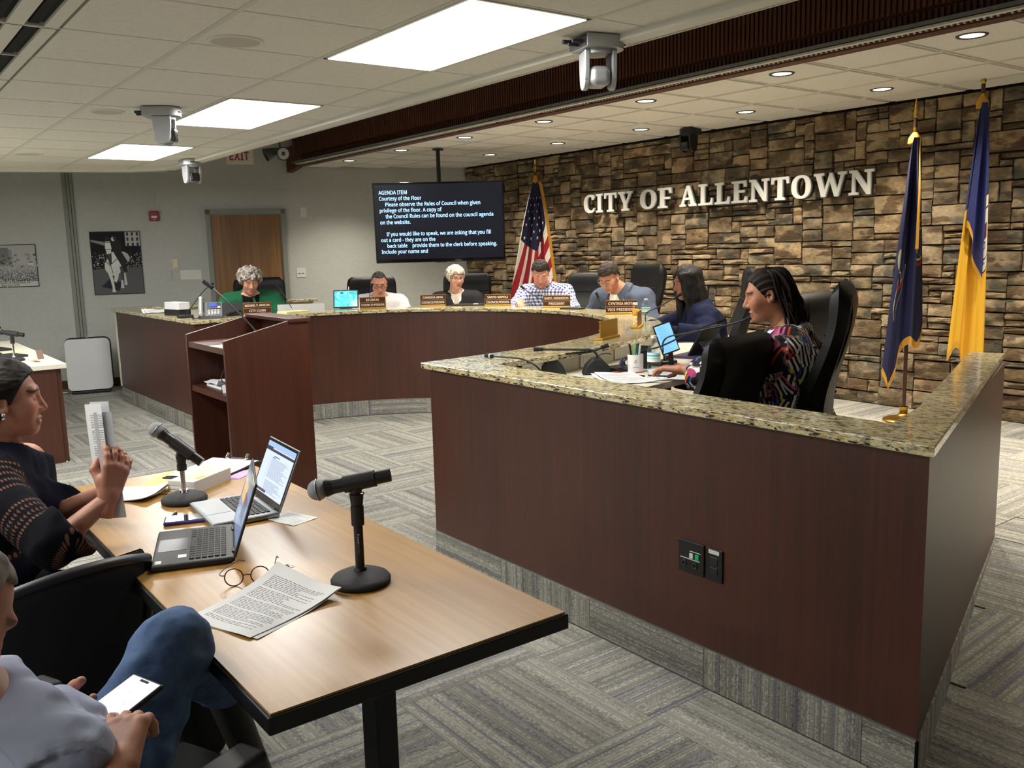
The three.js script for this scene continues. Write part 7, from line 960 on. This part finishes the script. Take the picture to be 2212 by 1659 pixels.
// woman in patterned blouse
{
  const print = canvasTex(1024, 1024, (g, w, h) => {
    g.fillStyle = '#141216'; g.fillRect(0, 0, w, h); const C = ['#e8e6e2', '#e8e6e2', '#e8e6e2', '#e8e6e2', '#e8e6e2', '#d95a9a', '#d9482e', '#2c57b8', '#d6cf3a', '#9fd0c8', '#23307a', '#111013', '#b0396a'];
    for (let i = 0; i < 210; i++) { const x = w * hash(i, 1, 1), y = h * hash(i, 2, 1), a = (hash(i, 3, 1) - 0.5) * 1.2; g.save(); g.translate(x, y); g.rotate(a); const k = Math.floor(hash(i, 4, 1) * C.length); if (hash(i, 5, 1) > 0.32) { for (let q = 0; q < 5; q++) { g.fillStyle = q % 2 ? '#141216' : C[(k + (q > 2 ? 1 : 0)) % C.length]; g.fillRect(q * 17 - 40, -60, 15, 120 + 40 * hash(i, 6, 1)); } } else { g.fillStyle = C[k]; g.beginPath(); g.ellipse(0, 0, 44, 28, 0.3, 0, 7); g.fill(); } g.restore(); }
  });
  print.wrapS = print.wrapT = THREE.RepeatWrapping;
  const F = [-0.88, 0.47];
  const r = sitter({ label: 'woman with long dreadlocks in a colourful patterned blouse speaking', head: [-2.53, 1.325, -3.36], look: dirDown(-0.72, 0.69, 12), face: F, neck: [-2.45, 1.15, -3.43], hip: [-2.38, 0.71, -3.44], w: 1.05, bulk: 1.1, fem: true, near: 1.35, open: true, skin: 0xa97254, brow: 0x2a1c16, lip: 0x9a5a52, nose: 1.12, pants: 0x151318, armL: { e: [-2.5, 0.93, -3.2], w: [-2.84, 0.98, -3.14], d: [-0.95, 0, 0.2], n: [0, -1, 0.1], curl: 0.4 }, armR: { e: [-2.62, 0.98, -3.72], w: [-2.82, 1.06, -3.52], d: [-0.85, 0.05, 0.35], n: [0.2, -0.9, 0.2], curl: [0.5, 0.6, 0.7, 0.8], thumb: 1 }, tops: [{ name: 'blouse', mat: std({ map: rep(print, 0.62), roughness: 0.8 }), off: 0.024, neckR: 0.064, sleeve: 0.72, flare: 0.02, fold: 0.016, len: 0.62 }], collar: { mat: std({ map: rep(print, 0.4), roughness: 0.8, side: THREE.DoubleSide }), r: 0.078, h: 0.045 },
    hair: (hm, s, root, H, HR) => {
      const a = skull(0.008); hm((X, Y, Z) => { const x = X / s, y = Y / s, z = Z / s; let d = a(x, y, z) - 0.004 * Math.sin(Math.atan2(x, y + 0.05) * 34); return smax(d, (z > 0.0 ? lerp(-0.01, 0.085, sstep(0.0, 0.075, z)) : -0.06) - y, 0.01) * s; }, [0x120c0a, 0x2a1d17], [-0.12, -0.1, -0.14], [0.12, 0.15, 0.12], 0.0042);
      const D = []; for (let i = 0; i < 76; i++) { const t = i / 76, ph = (hash(i, 1, 2) - 0.5) * 2.9, ht = 0.0 + 0.1 * hash(i, 2, 2); const sx = Math.sin(ph) * 0.082, sz = -0.02 - Math.cos(ph) * 0.085 ; const len = 0.2 + 0.16 * hash(i, 3, 2), j = k => (hash(i, k, 5) - 0.5) * 0.03; const out = 1.12; const p = [[sx * 0.7, Math.min(ht + 0.028, 0.112), sz * 0.6], [sx, ht, sz], [sx * out + j(1), ht - 0.09, sz * 1.15 - 0.012 + j(2)], [sx * out + j(3), ht - len * 0.65, sz * 1.12 - 0.02 + j(4)], [sx * out * 0.95 + j(6), ht - len, sz * 1.05 - 0.02 + j(7)]]; D.push(tube(p, 0.0058, 6, 18)); }
      const g = colGeo(place(mg(D), H, HR), 0x1a1210, 0.35); M('dreadlocks', g, hairMat, root);
    } });
  const wt = thing('wristwatch', 'pale strap watch on the wrist of the woman in patterned blouse', 'watch', [-2.8, 1.056, -3.54]); M('strap', place(tr(new THREE.TorusGeometry(0.031, 0.006, 8, 24), 0, 0, 0), [0, 0, 0], frame([-0.85, 0.05, 0.35])), mat.silver, wt); M('face', sph(0.012, 0.005, 0.034, 0.0, 10), mat.cream, wt);
  const p = thing('ballpoint_pen', 'purple pen in the hand of the woman in patterned blouse', 'pen', [-2.9, 1.045, -3.46]); M('barrel', rod([-0.07, 0.0, 0.01], [0.06, 0.035, 0.03], 0.0055, 0.0055, 8), std({ color: 0x2c2a8a, roughness: 0.4 }), p); M('tip', rod([-0.07, 0, 0.01], [-0.085, -0.004, 0.008], 0.005, 0.001, 8), mat.black, p);
}
// ---------------------------------------------------------------- people at the foreground table
{
  const lace = canvasTex(512, 512, (g, w, h) => { g.fillStyle = '#0a0c1c'; g.fillRect(0, 0, w, h); g.fillStyle = '#0b0b12'; g.fillRect(0, 0, w, h / 2);
    const skin = '#6e4a3c'; const row = (y, hgt, n, kind) => { for (let i = 0; i < n; i++) { const x = (i + 0.5) * w / n; g.fillStyle = skin; g.beginPath(); if (kind) { g.ellipse(x, y, w / n * 0.34, hgt, 0, 0, 7); } else { g.moveTo(x - w / n * 0.3, y - hgt); g.lineTo(x + w / n * 0.3, y); g.lineTo(x - w / n * 0.3, y + hgt); } g.fill(); } };
    for (let i = 0; i < 5; i++) row(30 + i * 13, 3, 46, 1); row(120, 3, 40, 1); row(132, 5, 34, 0); row(146, 5, 34, 0); row(158, 3, 40, 1); row(222, 4, 36, 1); row(236, 5, 30, 1); });
  const N = [-3.12, 0.965, -0.36], F = [0.42, -0.91]; const eR = [-2.7, 0.775, -0.41], SRp = [-2.96, 0.91, -0.27];
  const R = sitter({ label: 'dark-haired woman in navy lace top holding up folded papers at the table', floor: 0, head: [-3.105, 1.143, -0.39], look: [0.24, -0.03, -0.97], face: F, neck: N, hip: [-2.98, 0.52, -0.24], w: 0.98, fem: true, near: 1.5, skin: 0xae7a64, brow: 0x1e1512, lip: 0x8a4a4a, nose: 0.92, pants: 0x0d0e16,
    armR: { e: eR, w: [-2.7, 0.885, -0.565], d: [-0.05, 0.88, -0.3], n: [-0.95, -0.1, 0.2], curl: [0.35, 0.4, 0.45, 0.5], thumb: 0.9, spread: 0.15 }, armL: { e: [-3.2, 0.72, -0.47], w: [-2.86, 0.875, -0.61], d: [0.35, 0.8, -0.15], n: [0.9, -0.2, 0.3], curl: [0.35, 0.4, 0.4, 0.5], thumb: 0.8 },
    tops: [{ name: 'lace_top', mat: phy({ map: lace, roughness: 0.9, specularIntensity: 0.25 }), off: 0.014, neckR: 0.066, sleeve: 0.3, flare: 0.035, fold: 0.008, uv: g => { const p = g.attributes.position, uv = g.attributes.uv, d = sub3(eR, SRp), L = Math.hypot(...d), a = nrm(d), b = nrm(crs(a, [0, 1, 0])), c = crs(a, b); for (let i = 0; i < p.count; i++) { const q = sub3([p.getX(i), p.getY(i), p.getZ(i)], SRp), t = dot3(q, a) / L, x = dot3(q, b), y = dot3(q, c); if (t > -0.1 && t < 1.5 && Math.hypot(x, y) < 0.13) uv.setXY(i, 0.5 + Math.atan2(y, x) / 6.283, clamp(0.98 - 0.42 * (t + 0.1) / 1.3, 0.5, 1)); else uv.setXY(i, 0.1, 0.2); } } }],
    hair: (hm, s) => { const a = skull(0.018), tail = uni([caps([0, 0.0, -0.1], [0.0, -0.1, -0.105], 0.045, 0.04), caps([0, -0.1, -0.105], [0.02, -0.26, -0.1], 0.04, 0.03), caps([0.05, -0.02, -0.05], [0.03, -0.1, -0.08], 0.04, 0.04), caps([-0.05, -0.02, -0.05], [-0.03, -0.1, -0.08], 0.04, 0.04)], 0.03); hm((X, Y, Z) => { const x = X / s, y = Y / s, z = Z / s; const line = z > -0.01 ? lerp(-0.02, 0.084, sstep(-0.005, 0.075, z)) : lerp(-0.1, -0.02, sstep(-0.05, -0.005, z)); let d = smax(a(x, y, z), line - y, 0.012); d = smin(d, tail(x, y, z), 0.025); d -= 0.004 * n3(x * 40, y * 90, z * 30, 3) + 0.003 * n3(x * 60, y * 220, z * 60, 4); return smax(d, -ell([x > 0 ? 0.084 : -0.084, -0.012, -0.006], [0.02, 0.028, 0.018])(x, y, z), 0.006) * s; }, [0x0b0908, 0x2c2622], [-0.13, -0.32, -0.17], [0.13, 0.16, 0.12], 0.0045); } });
  M('earring', place(mg([sph(0.006, -0.084, -0.034, -0.006, 10), sph(0.005, -0.085, -0.046, -0.006, 10)]), R.H, R.HR), mat.silver, R.root);
  // folded papers held up
  const pp = thing('held_papers', 'folded white printed sheets held up by the woman in navy lace', 'papers', [-2.73, 0.99, -0.575]); const ax = nrm([0.2, -0.93, 0.0]), rt = nrm([0.6, 0.02, -0.8]);
  const sheet = (o, w0, w1, top, bot, tilt) => { const up = [-ax[0], -ax[1], -ax[2]]; const n = nrm(crs(rt, up)), r2 = nrm(add3(rt, n, tilt)); const P = (u, v) => { const y = lerp(bot, top, v), x = lerp(w0, w1, u), b = 0.004 * Math.sin(v * 3.1); return add3(add3(add3(o, up, y), r2, x), n, b); }; const g = cloth((u, v) => P(u, 1 - v), 6, 16); g.setAttribute('uv', new THREE.Float32BufferAttribute(Array.from({ length: 7 * 17 }, (_, i) => [(i % 7) / 6 * 0.4, 1 - Math.floor(i / 7) / 16]).flat(), 2)); return g; };
  M('outer_leaf', sheet([0, 0, 0.005], -0.045, 0.015, 0.165, -0.09, 0.35), pageMat[2], pp); M('inner_leaf', sheet([0.004, 0, -0.003], -0.022, 0.028, 0.14, -0.17, -0.15), std({ color: 0xd4d5dc, roughness: 0.9, side: THREE.DoubleSide }), pp); M('back_leaf', sheet([-0.012, 0, -0.014], -0.04, 0.018, 0.168, -0.12, 0.1), std({ color: 0xd0d1d8, roughness: 0.9, side: THREE.DoubleSide }), pp);
}
{
  const denimT = tex(256, 256, (u, v) => { const w = Math.sin((u + v) * Math.PI * 128) * 0.5 + 0.5, n = hash(Math.floor(u * 256), Math.floor(v * 256), 2), p = fbm(u, v, 5, 5, 4, 3); return mix3([34, 54, 92], [96, 126, 168], clamp(0.2 + 0.25 * w + 0.3 * n + 0.6 * (p - 0.35))); });
  const denim = std({ map: rep(denimT, 0.16), roughness: 0.9 }); const F = [-0.42, -0.91];
  const R = sitter({ label: 'man in jeans and pale blue shirt looking at a phone', floor: 0, head: [-1.645, 1.0, -0.085], look: dirDown(-0.3, -0.95, 40), face: F, neck: [-1.645, 0.83, -0.11], hip: [-1.7, 0.53, -0.19], w: 1.0, near: 1.7, nearLegs: 1.9, skin: 0xb07c62, brow: 0x6a5a4a, pants: denim, pfold: 2.2, bulk: 1.05,
    knees: [[-1.98, 0.5, -0.42], [-1.78, 0.785, -0.462]], ankles: [[-2.0, 0.09, -0.46], [-2.12, 0.5, -0.66]],
    armR: { e: [-1.28, 0.69, -0.1], w: [-1.43, 0.765, -0.275], d: [-0.72, 0.34, -0.3], n: [-0.25, -0.88, -0.35], curl: [0.5, 0.85, 0.95, 1.0], thumb: 0.35, spread: 0.2 }, armL: { e: [-1.95, 0.64, -0.03], w: [-1.83, 0.715, -0.21], d: [0.85, 0.15, -0.4], n: [0.0, 0.95, 0.1], curl: [0.25, 0.25, 0.3, 0.35], thumb: 0.5 },
    tops: [{ name: 'shirt', mat: clothMat(0xaab0c8), off: 0.016, neckR: 0.064, sleeve: 0.5, fold: 0.02, len: 0.36, cell: 0.009 }], collar: { mat: std({ color: 0xaab0c8, roughness: 0.85, side: THREE.DoubleSide }), r: 0.075, h: 0.035 }, hair: shortHair([0x5a5048, 0x9a9086], 0.006, 0.085, 0.0, 0.002, 90) });
  const ph = thing('cell_phone', 'black smartphone with a bright screen held by the man in jeans', 'phone', [0, 0, 0]); const c = [-1.593, 0.79, -0.31], y = nrm([-0.05, 0.024, -0.108]), x0 = nrm([0.038, -0.004, -0.018]), n = nrm(crs(y, x0)), nn = n[1] > 0 ? n : n.map(v => -v), x = crs(y, nn); const fr = { x, y, z: nn };
  M('case', place(rbox(0.078, 0.155, 0.011, 0.006), c, fr), mat.black, ph); M('screen', place(tr(new THREE.PlaneGeometry(0.068, 0.143), 0, 0, 0.0062), c, fr), lit(canvasTex(160, 340, (g, w, h) => { g.fillStyle = '#dfe0ea'; g.fillRect(0, 0, w, h); g.fillStyle = '#b9b8bb'; g.fillRect(10, 50, w - 20, 120); for (let i = 0; i < 40; i++) { const v = 150 + 80 * hash(i, 1, 1); g.fillStyle = `rgb(${v},${v},${v})`; g.fillRect(10 + hash(i, 2, 1) * 130, 50 + hash(i, 3, 1) * 110, 14, 12); } g.fillStyle = '#c9cad6'; g.fillRect(10, 190, w - 20, 60); g.fillStyle = '#1a1a1c'; g.fillRect(55, 4, 50, 14); }), 0.95), ph);
}
scene.traverse(o => { if (o.isMesh) { o.castShadow = true; o.receiveShadow = true; } });
renderer.render(scene, camera);
